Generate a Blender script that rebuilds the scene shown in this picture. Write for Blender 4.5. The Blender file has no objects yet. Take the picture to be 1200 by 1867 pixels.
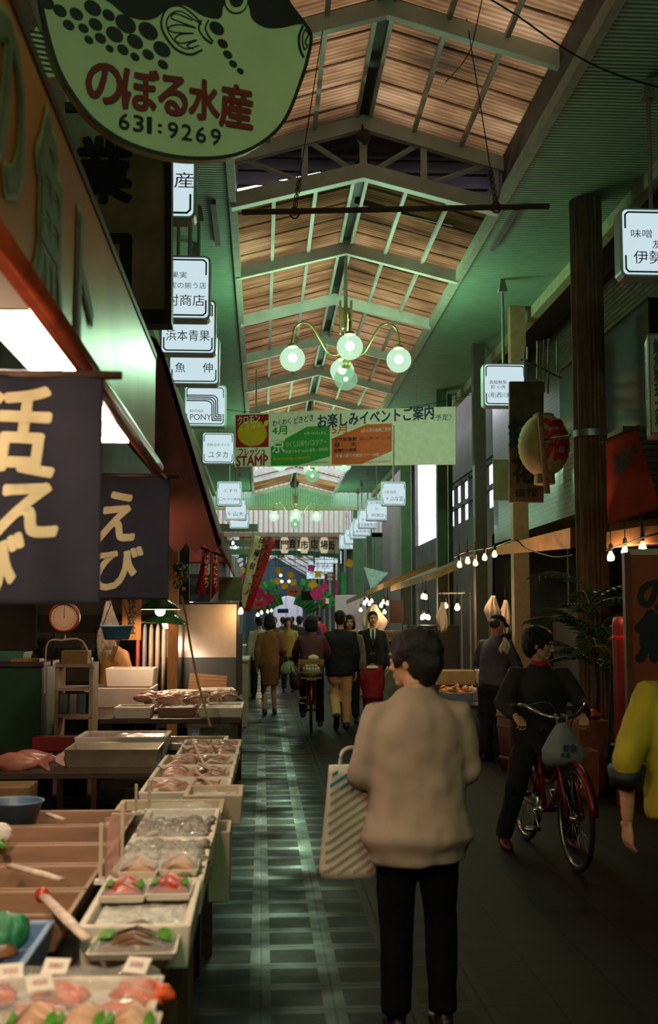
import bpy, math, random
from mathutils import Vector, Matrix, Euler
import mathutils.noise as mnoise
random.seed(7)
SC = bpy.context.scene
COL = SC.collection
PI = math.pi
R = math.radians

# ------------------------------------------------------------------ camera
F = 2120.0                      # focal length in pixels of the 1200 x 1867 frame
CX, CY = 600.0, 933.5
EYE = 1.55
PITCH = math.atan((1130 - CY) / F)
YAW = math.atan((600 - 478) / F * math.cos(PITCH))
cam_d = bpy.data.cameras.new('camera')
cam = bpy.data.objects.new('camera', cam_d)
COL.objects.link(cam)
cam.location = (0, 0, EYE)
cam.rotation_euler = (PI / 2 + PITCH, 0, -YAW)
cam_d.sensor_fit = 'HORIZONTAL'
cam_d.sensor_width = 24.0
cam_d.lens = F / 1200.0 * 24.0
cam_d.clip_end = 300
cam_d.dof.use_dof = True
cam_d.dof.focus_distance = 12.0
cam_d.dof.aperture_fstop = 4.0
SC.camera = cam
_f = Vector((math.sin(YAW) * math.cos(PITCH), math.cos(YAW) * math.cos(PITCH), math.sin(PITCH)))
_r = Vector((math.cos(YAW), -math.sin(YAW), 0))
_u = _r.cross(_f)

def P(px, py, Y):
    """world point in the plane y = Y that the photograph shows at (px, py)"""
    d = _f + _r * ((px - CX) / F) - _u * ((py - CY) / F)
    return Vector((0, 0, EYE)) + d * (Y / d.y)

def PX(px, Y, py=1130):
    return P(px, py, Y).x

def PZ(py, Y, px=600):
    return P(px, py, Y).z

# ------------------------------------------------------------------ world, exposure
W = bpy.data.worlds.new('overcast_sky')
SC.world = W
W.use_nodes = True
_bg = W.node_tree.nodes['Background']
_bg.inputs[0].default_value = (0.86, 0.88, 1.0, 1)
_bg.inputs[1].default_value = 4.2
SC.view_settings.view_transform = 'Standard'
SC.view_settings.look = 'None'
SC.view_settings.gamma = 1
SC.view_settings.use_curve_mapping = False
SC.view_settings.exposure = 0.0
SC.cycles.use_denoising = True
SC.cycles.max_bounces = 7
SC.cycles.diffuse_bounces = 4
SC.cycles.glossy_bounces = 3
SC.cycles.transmission_bounces = 4
SC.cycles.transparent_max_bounces = 12
SC.cycles.sample_clamp_indirect = 3.0
SC.cycles.caustics_reflective = False
SC.cycles.caustics_refractive = False
# light levels
GLOBE_L = 1150.0
TUBE_L = 44.0
BULB_L = 330.0
SIGN_L = 0.8

# ------------------------------------------------------------------ materials
def lin(c):
    return tuple((x / 255.0 / 12.92) if x <= 10 else (((x / 255.0) + 0.055) / 1.055) ** 2.4 for x in c)

_mats = {}
def M(name, rgb, rough=.6, metal=0, var=.14, scale=9.0, bump=0.0, bscale=60.0, spec=.4, stretch=None):
    if name in _mats:
        return _mats[name]
    m = bpy.data.materials.new(name)
    m.use_nodes = True
    nt = m.node_tree
    b = nt.nodes['Principled BSDF']
    c = lin(rgb)
    tc = nt.nodes.new('ShaderNodeTexCoord')
    mp = nt.nodes.new('ShaderNodeMapping')
    if stretch:
        mp.inputs['Scale'].default_value = stretch
    nt.links.new(tc.outputs['Object'], mp.inputs[0])
    n = nt.nodes.new('ShaderNodeTexNoise')
    n.inputs['Scale'].default_value = scale
    n.inputs['Detail'].default_value = 4
    nt.links.new(mp.outputs[0], n.inputs['Vector'])
    r = nt.nodes.new('ShaderNodeValToRGB')
    r.color_ramp.elements[0].position = .3
    r.color_ramp.elements[1].position = .7
    r.color_ramp.elements[0].color = (*[max(0, x * (1 - var * 1.6)) for x in c], 1)
    r.color_ramp.elements[1].color = (*[min(1, x * (1 + var)) for x in c], 1)
    nt.links.new(n.outputs['Fac'], r.inputs[0])
    nt.links.new(r.outputs[0], b.inputs['Base Color'])
    b.inputs['Roughness'].default_value = rough
    b.inputs['Metallic'].default_value = metal
    b.inputs['Specular IOR Level'].default_value = spec
    if bump:
        n2 = nt.nodes.new('ShaderNodeTexNoise')
        n2.inputs['Scale'].default_value = bscale
        n2.inputs['Detail'].default_value = 3
        nt.links.new(mp.outputs[0], n2.inputs['Vector'])
        bp = nt.nodes.new('ShaderNodeBump')
        bp.inputs['Strength'].default_value = bump
        bp.inputs['Distance'].default_value = .01
        nt.links.new(n2.outputs['Fac'], bp.inputs['Height'])
        nt.links.new(bp.outputs[0], b.inputs['Normal'])
    _mats[name] = m
    return m

def E(name, rgb, strength):
    """a surface that gives off light"""
    if name in _mats:
        return _mats[name]
    m = bpy.data.materials.new(name)
    m.use_nodes = True
    nt = m.node_tree
    nt.nodes.clear()
    o = nt.nodes.new('ShaderNodeOutputMaterial')
    e = nt.nodes.new('ShaderNodeEmission')
    e.inputs[0].default_value = (*rgb, 1)
    e.inputs[1].default_value = strength
    nt.links.new(e.outputs[0], o.inputs[0])
    _mats[name] = m
    return m

def film(name, rgb, alpha, rough=.12):
    """thin clear plastic: mostly transparent with a gloss"""
    if name in _mats:
        return _mats[name]
    m = bpy.data.materials.new(name)
    m.use_nodes = True
    nt = m.node_tree
    nt.nodes.clear()
    o = nt.nodes.new('ShaderNodeOutputMaterial')
    t = nt.nodes.new('ShaderNodeBsdfTransparent')
    b = nt.nodes.new('ShaderNodeBsdfPrincipled')
    b.inputs['Base Color'].default_value = (*lin(rgb), 1)
    b.inputs['Roughness'].default_value = rough
    n = nt.nodes.new('ShaderNodeTexNoise')
    n.inputs['Scale'].default_value = 26
    tc = nt.nodes.new('ShaderNodeTexCoord')
    nt.links.new(tc.outputs['Object'], n.inputs['Vector'])
    bp = nt.nodes.new('ShaderNodeBump')
    bp.inputs['Strength'].default_value = .9
    bp.inputs['Distance'].default_value = .02
    nt.links.new(n.outputs['Fac'], bp.inputs['Height'])
    nt.links.new(bp.outputs[0], b.inputs['Normal'])
    x = nt.nodes.new('ShaderNodeMixShader')
    x.inputs[0].default_value = alpha
    nt.links.new(t.outputs[0], x.inputs[1])
    nt.links.new(b.outputs[0], x.inputs[2])
    nt.links.new(x.outputs[0], o.inputs[0])
    _mats[name] = m
    return m

def thin(name, rgb, var=.1, scale=6):
    """thin paper or cloth that lets some light through"""
    if name in _mats:
        return _mats[name]
    m = M(name, rgb, .8, var=var, scale=scale)
    nt = m.node_tree
    b = nt.nodes['Principled BSDF']
    col = b.inputs['Base Color'].links[0].from_socket
    out = [n for n in nt.nodes if n.type == 'OUTPUT_MATERIAL'][0]
    t = nt.nodes.new('ShaderNodeBsdfTranslucent')
    x = nt.nodes.new('ShaderNodeMixShader')
    x.inputs[0].default_value = .55
    nt.links.new(col, t.inputs[0])
    nt.links.new(b.outputs[0], x.inputs[1])
    nt.links.new(t.outputs[0], x.inputs[2])
    nt.links.new(x.outputs[0], out.inputs[0])
    return m

def striped(name, ca, cb, axis, pitch, duty=.5, rough=.7, bump=0.0, soft=.02):
    """two colours in bands along an object axis (planks, corrugation, stripes)"""
    if name in _mats:
        return _mats[name]
    m = bpy.data.materials.new(name)
    m.use_nodes = True
    nt = m.node_tree
    b = nt.nodes['Principled BSDF']
    b.inputs['Roughness'].default_value = rough
    tc = nt.nodes.new('ShaderNodeTexCoord')
    dot = nt.nodes.new('ShaderNodeVectorMath')
    dot.operation = 'DOT_PRODUCT'
    v = Vector(axis).normalized() / pitch
    dot.inputs[1].default_value = v
    nt.links.new(tc.outputs['Object'], dot.inputs[0])
    fr = nt.nodes.new('ShaderNodeMath')
    fr.operation = 'FRACT'
    nt.links.new(dot.outputs['Value'], fr.inputs[0])
    r = nt.nodes.new('ShaderNodeValToRGB')
    el = r.color_ramp.elements
    el[0].position = max(.001, duty - soft)
    el[0].color = (*lin(ca), 1)
    el[1].position = min(.999, duty + soft)
    el[1].color = (*lin(cb), 1)
    nt.links.new(fr.outputs[0], r.inputs[0])
    n = nt.nodes.new('ShaderNodeTexNoise')
    n.inputs['Scale'].default_value = 7
    n.inputs['Detail'].default_value = 4
    nt.links.new(tc.outputs['Object'], n.inputs['Vector'])
    mr = nt.nodes.new('ShaderNodeMapRange')
    mr.inputs[3].default_value = .7
    mr.inputs[4].default_value = 1.15
    nt.links.new(n.outputs['Fac'], mr.inputs[0])
    mx = nt.nodes.new('ShaderNodeVectorMath')
    mx.operation = 'SCALE'
    nt.links.new(r.outputs[0], mx.inputs[0])
    nt.links.new(mr.outputs[0], mx.inputs['Scale'])
    nt.links.new(mx.outputs[0], b.inputs['Base Color'])
    if bump:
        s = nt.nodes.new('ShaderNodeMath')
        s.operation = 'PINGPONG'
        s.inputs[1].default_value = .5
        nt.links.new(fr.outputs[0], s.inputs[0])
        bp = nt.nodes.new('ShaderNodeBump')
        bp.inputs['Strength'].default_value = bump
        bp.inputs['Distance'].default_value = pitch * .4
        nt.links.new(s.outputs[0], bp.inputs['Height'])
        nt.links.new(bp.outputs[0], b.inputs['Normal'])
    _mats[name] = m
    return m

# ------------------------------------------------------------------ mesh building
def frame_of(t, ref=Vector((0, 0, 1))):
    t = t.normalized()
    if abs(t.dot(ref)) > .98:
        ref = Vector((0, 1, 0)) if abs(t.y) < .9 else Vector((1, 0, 0))
    a = t.cross(ref).normalized()
    return a, a.cross(t).normalized()

class MB:
    def __init__(s):
        s.v, s.f = [], []
    def add(s, vs, fs, mat=None):
        o = len(s.v)
        s.v += [tuple(mat @ Vector(p)) if mat else tuple(p) for p in vs]
        s.f += [tuple(i + o for i in q) for q in fs]
        return s
    def box(s, c, d, rot=None, taper=1.0):
        x, y, z = d[0] / 2, d[1] / 2, d[2] / 2
        k = taper
        vs = [(-x, -y, -z), (x, -y, -z), (x, y, -z), (-x, y, -z), (-x * k, -y * k, z), (x * k, -y * k, z), (x * k, y * k, z), (-x * k, y * k, z)]
        m = Matrix.Translation(c)
        if rot is not None:
            m = m @ Euler(rot).to_matrix().to_4x4()
        return s.add(vs, [(0, 3, 2, 1), (4, 5, 6, 7), (0, 1, 5, 4), (1, 2, 6, 5), (2, 3, 7, 6), (3, 0, 4, 7)], m)
    def span(s, a, b):
        return s.box([(a[i] + b[i]) / 2 for i in range(3)], [abs(b[i] - a[i]) for i in range(3)])
    def rings(s, rs, closed=True, caps=True):
        n = len(rs[0])
        o = len(s.v)
        for r in rs:
            s.v += [tuple(p) for p in r]
        for i in range(len(rs) - 1):
            for j in range(n if closed else n - 1):
                a, b = o + i * n + j, o + i * n + (j + 1) % n
                s.f.append((a, b, b + n, a + n))
        if caps and closed:
            s.f.append(tuple(o + j for j in range(n))[::-1])
            e = o + (len(rs) - 1) * n
            s.f.append(tuple(e + j for j in range(n)))
        return s
    def tube(s, pts, r, n=8, ref=Vector((0, 0, 1)), flat=1.0):
        pts = [Vector(p) for p in pts]
        rad = r if isinstance(r, (list, tuple)) else [r] * len(pts)
        out = []
        for i, p in enumerate(pts):
            t = pts[min(i + 1, len(pts) - 1)] - pts[max(i - 1, 0)]
            a, b = frame_of(t, ref)
            out.append([p + a * math.cos(2 * PI * k / n) * rad[i] + b * math.sin(2 * PI * k / n) * rad[i] * flat for k in range(n)])
        return s.rings(out)
    def lathe(s, prof, c=(0, 0, 0), n=20, mat=None, caps=True):
        rs = []
        for (r, z) in prof:
            ring = [Vector((max(r, .0004) * math.cos(2 * PI * k / n), max(r, .0004) * math.sin(2 * PI * k / n), z)) for k in range(n)]
            if mat:
                ring = [mat @ p for p in ring]
            rs.append([p + Vector(c) for p in ring])
        return s.rings(rs, caps=caps)
    def ball(s, c, r, n=14, m=9, rot=None):
        r = (r, r, r) if not isinstance(r, (list, tuple)) else r
        q = Euler(rot).to_matrix() if rot is not None else Matrix.Identity(3)
        rs = []
        for i in range(m + 1):
            t = PI * (i / m) * .998 + .001
            rs.append([Vector(c) + q @ Vector((r[0] * math.sin(t) * math.cos(2 * PI * k / n), r[1] * math.sin(t) * math.sin(2 * PI * k / n), -r[2] * math.cos(t))) for k in range(n)])
        return s.rings(rs)
    def ell(s, path, n=18, ref=Vector((1, 0, 0))):
        """loft of ellipses: path = [(centre, rx, ry)], rx along ref"""
        out = []
        for i, (c, rx, ry) in enumerate(path):
            a = Vector(path[max(0, i - 1)][0])
            b = Vector(path[min(len(path) - 1, i + 1)][0])
            t = (b - a).normalized()
            u = (ref - t * ref.dot(t)).normalized()
            w = t.cross(u)
            out.append([Vector(c) + u * rx * math.cos(2 * PI * k / n) + w * ry * math.sin(2 * PI * k / n) for k in range(n)])
        return s.rings(out)
    def prism(s, poly, t, mat=None):
        """polygon in x,z extruded t along y (front face at y = 0, facing -y)"""
        n = len(poly)
        vs = [(x, 0, z) for x, z in poly] + [(x, t, z) for x, z in poly]
        fs = [tuple(range(n)), tuple(range(2 * n - 1, n - 1, -1))] + [(i, n + i, n + (i + 1) % n, (i + 1) % n) for i in range(n)]
        return s.add(vs, fs, mat)
    def sheet(s, fn, nu, nv):
        """grid surface fn(u,v), u,v in 0..1"""
        o = len(s.v)
        for j in range(nv + 1):
            for i in range(nu + 1):
                s.v.append(tuple(fn(i / nu, j / nv)))
        for j in range(nv):
            for i in range(nu):
                a = o + j * (nu + 1) + i
                s.f.append((a, a + 1, a + nu + 2, a + nu + 1))
        return s
    def mesh(s, name):
        me = bpy.data.meshes.new(name)
        me.from_pydata(s.v, [], s.f)
        me.update()
        return me
    def obj(s, name, mat, parent=None, smooth=False, bevel=0, solid=0, loc=None, rot=None):
        me = s.mesh(name)
        return link(me, name, mat, parent, smooth, bevel, solid, loc, rot)

def fix_normals(me):
    import bmesh
    b = bmesh.new()
    b.from_mesh(me)
    bmesh.ops.recalc_face_normals(b, faces=b.faces)
    b.to_mesh(me)
    b.free()

def link(me, name, mat, parent=None, smooth=False, bevel=0, solid=0, loc=None, rot=None):
    fix_normals(me)
    o = bpy.data.objects.new(name, me)
    COL.objects.link(o)
    if isinstance(mat, (list, tuple)):
        for m_ in mat:
            me.materials.append(m_)
    else:
        me.materials.append(mat)
    if smooth:
        me.polygons.foreach_set('use_smooth', [True] * len(me.polygons))
    if solid:
        md = o.modifiers.new('thick', 'SOLIDIFY')
        md.thickness = solid
        md.offset = 0
    if bevel:
        md = o.modifiers.new('bevel', 'BEVEL')
        md.width = bevel
        md.segments = 2
        md.limit_method = 'ANGLE'
    if parent is not None:
        o.parent = parent
    if loc is not None:
        o.location = loc
    if rot is not None:
        o.rotation_euler = rot
    return o

def tag(o, label, cat, group=None, kind=None):
    o['label'] = label
    o['category'] = cat
    if group:
        o['group'] = group
    if kind:
        o['kind'] = kind
    return o

def struct(o, label=None, cat=None):
    o['kind'] = 'structure'
    if label:
        o['label'] = label
        o['category'] = cat or 'structure'
    return o

def thing(name, label, cat, loc=(0, 0, 0), rz=0, group=None, rot=None):
    o = bpy.data.objects.new(name, None)
    COL.objects.link(o)
    o.empty_display_size = .1
    o.location = loc
    o.rotation_euler = rot if rot is not None else (0, 0, rz)
    return tag(o, label, cat, group)

def dup(root, loc, rz=None, label=None, group=None, scale=None, rot=None):
    r = root.copy()
    COL.objects.link(r)
    r.location = loc
    if rz is not None:
        r.rotation_euler = (0, 0, rz)
    if rot is not None:
        r.rotation_euler = rot
    if scale:
        r.scale = (scale,) * 3 if not isinstance(scale, tuple) else scale
    if label:
        r['label'] = label
    if group:
        r['group'] = group
    for ch in list(root.children):
        c = ch.copy()
        COL.objects.link(c)
        c.parent = r
        for g in list(ch.children):
            d = g.copy()
            COL.objects.link(d)
            d.parent = c
    return r

def baked(mb, name, voxel=.01, smooth=4, noise=0, nsize=.15, bulge=None):
    """fuse overlapping closed shells into one continuous skin"""
    me = mb.mesh(name + '_raw')
    fix_normals(me)
    o = bpy.data.objects.new(name + '_raw', me)
    COL.objects.link(o)
    md = o.modifiers.new('r', 'REMESH')
    md.mode = 'VOXEL'
    md.voxel_size = voxel
    if smooth:
        sm = o.modifiers.new('s', 'SMOOTH')
        sm.factor = .5
        sm.iterations = smooth
    dg = bpy.context.evaluated_depsgraph_get()
    res = bpy.data.meshes.new_from_object(o.evaluated_get(dg))
    bpy.data.objects.remove(o)
    bpy.data.meshes.remove(me)
    if noise:
        for v in res.vertices:
            p = v.co
            d = mnoise.noise(Vector((p.x / nsize, p.y / nsize, p.z / nsize * .55))) + .5 * mnoise.noise(p / (nsize * .4))
            v.co = p + v.normal * d * noise
    res.name = name
    return res

def join_meshes(meshes, name):
    vs, fs = [], []
    for m in meshes:
        o = len(vs)
        vs += [tuple(v.co) for v in m.vertices]
        fs += [tuple(i + o for i in p.vertices) for p in m.polygons]
    me = bpy.data.meshes.new(name)
    me.from_pydata(vs, [], fs)
    return me

# ------------------------------------------------------------------ lettering
def glyphs(txt, w=None, h=None, vertical=False, bold=0.0, res=3, slant=0.0, ital=0.0, depth=0.0):
    """mesh of the written words in x,z, centred, facing -y, fitted to w x h"""
    body = '\n'.join(txt) if vertical else txt
    c = bpy.data.curves.new('txt', 'FONT')
    c.body = body
    c.resolution_u = res
    c.align_x = 'CENTER'
    c.space_line = .92
    c.shear = ital
    o = bpy.data.objects.new('txt', c)
    COL.objects.link(o)
    dg = bpy.context.evaluated_depsgraph_get()
    me = bpy.data.meshes.new_from_object(o.evaluated_get(dg))
    bpy.data.objects.remove(o)
    xs = [v.co.x for v in me.vertices]
    ys = [v.co.y for v in me.vertices]
    x0, x1, y0, y1 = min(xs), max(xs), min(ys), max(ys)
    sx = w / (x1 - x0) if w else None
    sy = h / (y1 - y0) if h else None
    sx = sx or sy
    sy = sy or sx
    for v in me.vertices:
        x = (v.co.x - (x0 + x1) / 2) * sx
        z = (v.co.y - (y0 + y1) / 2) * sy
        v.co = (x, 0, z + slant * x)
    me.materials.clear()
    if bold >= .015:            # heavier stroke: the same outline laid down again, shifted a little each way
        nch = max(1, len(txt))
        em = (y1 - y0) * sy / (nch if vertical else 1)
        d = bold * em * .8
        vs, fs = [], []
        n = 8 if bold >= .03 else 4
        for k in range(n):
            o_ = len(vs)
            ax, az = d * math.cos(2 * PI * k / n), d * math.sin(2 * PI * k / n)
            vs += [(v.co.x + ax, -.0004 * k, v.co.z + az) for v in me.vertices]
            fs += [tuple(i + o_ for i in p.vertices) for p in me.polygons]
        m2 = bpy.data.meshes.new('txt')
        m2.from_pydata(vs, [], fs)
        bpy.data.meshes.remove(me)
        return m2
    return me

def write(txt, mat, parent, c, w=None, h=None, name='lettering', y=-.003, fit=None, **k):
    me = glyphs(txt, w, h, **k)
    o = bpy.data.objects.new(name, me)
    me.materials.append(mat)
    COL.objects.link(o)
    o.parent = parent
    o.location = (c[0], y, c[1])
    return o

def rrect(w, h, r, n=4):
    pts = []
    for (cx, cz, a0) in ((w / 2 - r, h / 2 - r, 0), (-w / 2 + r, h / 2 - r, 90), (-w / 2 + r, -h / 2 + r, 180), (w / 2 - r, -h / 2 + r, 270)):
        for i in range(n + 1):
            a = R(a0 + 90 * i / n)
            pts.append((cx + r * math.cos(a), cz + r * math.sin(a)))
    return pts

def blob(cx, cz, rx, rz, rot=0, n=14):
    return [(cx + rx * math.cos(a) * math.cos(rot) - rz * math.sin(a) * math.sin(rot), cz + rx * math.cos(a) * math.sin(rot) + rz * math.sin(a) * math.cos(rot)) for a in [2 * PI * i / n for i in range(n)]]

def ribbon(pts, w):
    """strip polygons (x,z) of half-width w along a polyline, as quads for MB.prism"""
    out = []
    for i in range(len(pts) - 1):
        a, b = Vector(pts[i]), Vector(pts[i + 1])
        t = (b - a)
        if t.length < 1e-6:
            continue
        t.normalize()
        n = Vector((-t.y, t.x)) * w
        a2, b2 = a - t * w * .4, b + t * w * .4
        out.append([tuple(a2 - n), tuple(b2 - n), tuple(b2 + n), tuple(a2 + n)])
    return out

def smooth_line(pts, k=6, closed=False):
    pts = [Vector(p) for p in pts]
    n = len(pts)
    out = []
    rng = range(n if closed else n - 1)
    for i in rng:
        p0 = pts[(i - 1) % n] if closed or i > 0 else pts[0]
        p1, p2 = pts[i], pts[(i + 1) % n]
        p3 = pts[(i + 2) % n] if closed or i + 2 < n else pts[-1]
        for j in range(k):
            t = j / k
            out.append(.5 * ((2 * p1) + (p2 - p0) * t + (2 * p0 - 5 * p1 + 4 * p2 - p3) * t * t + (3 * p1 - p0 - 3 * p2 + p3) * t ** 3))
    if not closed:
        out.append(pts[-1])
    return out
# ================================================================== the place
RX = 1.08
XL, XR = -0.35, 2.56            # inner soffit edges
SOF = 6.05
FACL, FACR = -2.5, 4.75         # upper facades

def roof_mat(name, dark, mid, pale, gain=1.0, soil=1.0):
    m = bpy.data.materials.new(name)
    m.use_nodes = True
    nt = m.node_tree
    nt.nodes.clear()
    L = nt.links.new
    o = nt.nodes.new('ShaderNodeOutputMaterial')
    tc = nt.nodes.new('ShaderNodeTexCoord')
    sep = nt.nodes.new('ShaderNodeSeparateXYZ')
    L(tc.outputs['Object'], sep.inputs[0])
    # long soiling streaks down the slope
    mp = nt.nodes.new('ShaderNodeMapping')
    mp.inputs['Scale'].default_value = (.5, 2.4, .5)
    L(tc.outputs['Object'], mp.inputs[0])
    n = nt.nodes.new('ShaderNodeTexNoise')
    n.inputs['Scale'].default_value = 2.2
    n.inputs['Detail'].default_value = 8
    n.inputs['Roughness'].default_value = .68
    L(mp.outputs[0], n.inputs['Vector'])
    n2 = nt.nodes.new('ShaderNodeTexNoise')
    n2.inputs['Scale'].default_value = .9
    n2.inputs['Detail'].default_value = 3
    L(tc.outputs['Object'], n2.inputs['Vector'])
    a = nt.nodes.new('ShaderNodeMath')
    a.operation = 'MULTIPLY_ADD'
    a.inputs[1].default_value = .55
    L(n2.outputs['Fac'], a.inputs[0])
    b = nt.nodes.new('ShaderNodeMath')
    b.operation = 'MULTIPLY'
    b.inputs[1].default_value = .5
    L(n.outputs['Fac'], b.inputs[0])
    L(b.outputs[0], a.inputs[2])
    r = nt.nodes.new('ShaderNodeValToRGB')
    e = r.color_ramp.elements
    e[0].position, e[0].color = .36, (*dark, 1)
    e[1].position, e[1].color = .68, (*pale, 1)
    k = e.new(.52)
    k.color = (*mid, 1)
    L(a.outputs[0], r.inputs[0])
    # sheet laps: a dirty line each half metre
    lap = nt.nodes.new('ShaderNodeMath')
    lap.operation = 'MULTIPLY_ADD'
    lap.inputs[1].default_value = 1 / .52
    L(sep.outputs['Y'], lap.inputs[0])
    wob = nt.nodes.new('ShaderNodeMath')
    wob.operation = 'MULTIPLY'
    wob.inputs[1].default_value = .12
    L(n.outputs['Fac'], wob.inputs[0])
    L(wob.outputs[0], lap.inputs[2])
    fr = nt.nodes.new('ShaderNodeMath')
    fr.operation = 'FRACT'
    L(lap.outputs[0], fr.inputs[0])
    lr = nt.nodes.new('ShaderNodeValToRGB')
    le = lr.color_ramp.elements
    le[0].position, le[0].color = 0.0, (.10, .09, .08, 1)
    le[1].position, le[1].color = .16, (1, 1, 1, 1)
    kk = le.new(.055)
    kk.color = (.14, .12, .11, 1)
    ke = le.new(.96)
    ke.color = (.9, .9, .9, 1)
    L(fr.outputs[0], lr.inputs[0])
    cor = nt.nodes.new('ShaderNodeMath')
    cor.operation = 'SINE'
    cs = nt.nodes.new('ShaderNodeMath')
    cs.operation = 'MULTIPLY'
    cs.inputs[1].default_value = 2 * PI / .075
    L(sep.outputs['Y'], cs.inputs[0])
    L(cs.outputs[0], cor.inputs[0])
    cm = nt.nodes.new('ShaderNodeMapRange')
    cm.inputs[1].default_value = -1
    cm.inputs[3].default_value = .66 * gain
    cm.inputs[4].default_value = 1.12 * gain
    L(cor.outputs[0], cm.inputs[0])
    mx = nt.nodes.new('ShaderNodeMix')
    mx.data_type = 'RGBA'
    mx.blend_type = 'MULTIPLY'
    mx.inputs[0].default_value = soil
    L(r.outputs[0], mx.inputs[6])
    L(lr.outputs[0], mx.inputs[7])
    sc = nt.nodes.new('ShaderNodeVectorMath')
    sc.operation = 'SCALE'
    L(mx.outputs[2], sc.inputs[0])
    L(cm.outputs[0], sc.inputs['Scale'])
    t = nt.nodes.new('ShaderNodeBsdfTranslucent')
    L(sc.outputs[0], t.inputs[0])
    d = nt.nodes.new('ShaderNodeBsdfDiffuse')
    L(sc.outputs[0], d.inputs[0])
    ad = nt.nodes.new('ShaderNodeAddShader')
    L(t.outputs[0], ad.inputs[0])
    L(d.outputs[0], ad.inputs[1])
    L(ad.outputs[0], o.inputs[0])
    return m

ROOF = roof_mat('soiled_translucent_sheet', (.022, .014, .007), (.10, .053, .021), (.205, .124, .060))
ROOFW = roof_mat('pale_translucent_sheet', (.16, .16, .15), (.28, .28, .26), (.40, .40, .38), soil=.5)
STEEL = M('painted_steel', (176, 180, 170), .5, var=.1, scale=4)
STEELG = M('green_painted_steel', (76, 100, 70), .55, var=.12, scale=3)
SOFM = striped('corrugated_soffit', (86, 124, 98), (122, 162, 134), (0, 1, 0), .062, .3, .6, bump=.6, soft=.12)
DARKM = M('dark_metal', (38, 36, 34), .5, var=.2)
BLACK = M('black_paint', (16, 16, 16), .6, var=.1)
WOODD = M('dark_wet_wood', (64, 42, 30), .45, var=.3, scale=5, stretch=(1, 6, 6), bump=.3)
WOOD = M('pale_wood', (150, 108, 66), .6, var=.2, scale=6, stretch=(1, 8, 8))
CREAM = M('cream_paint', (190, 176, 140), .55, var=.08)

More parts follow.
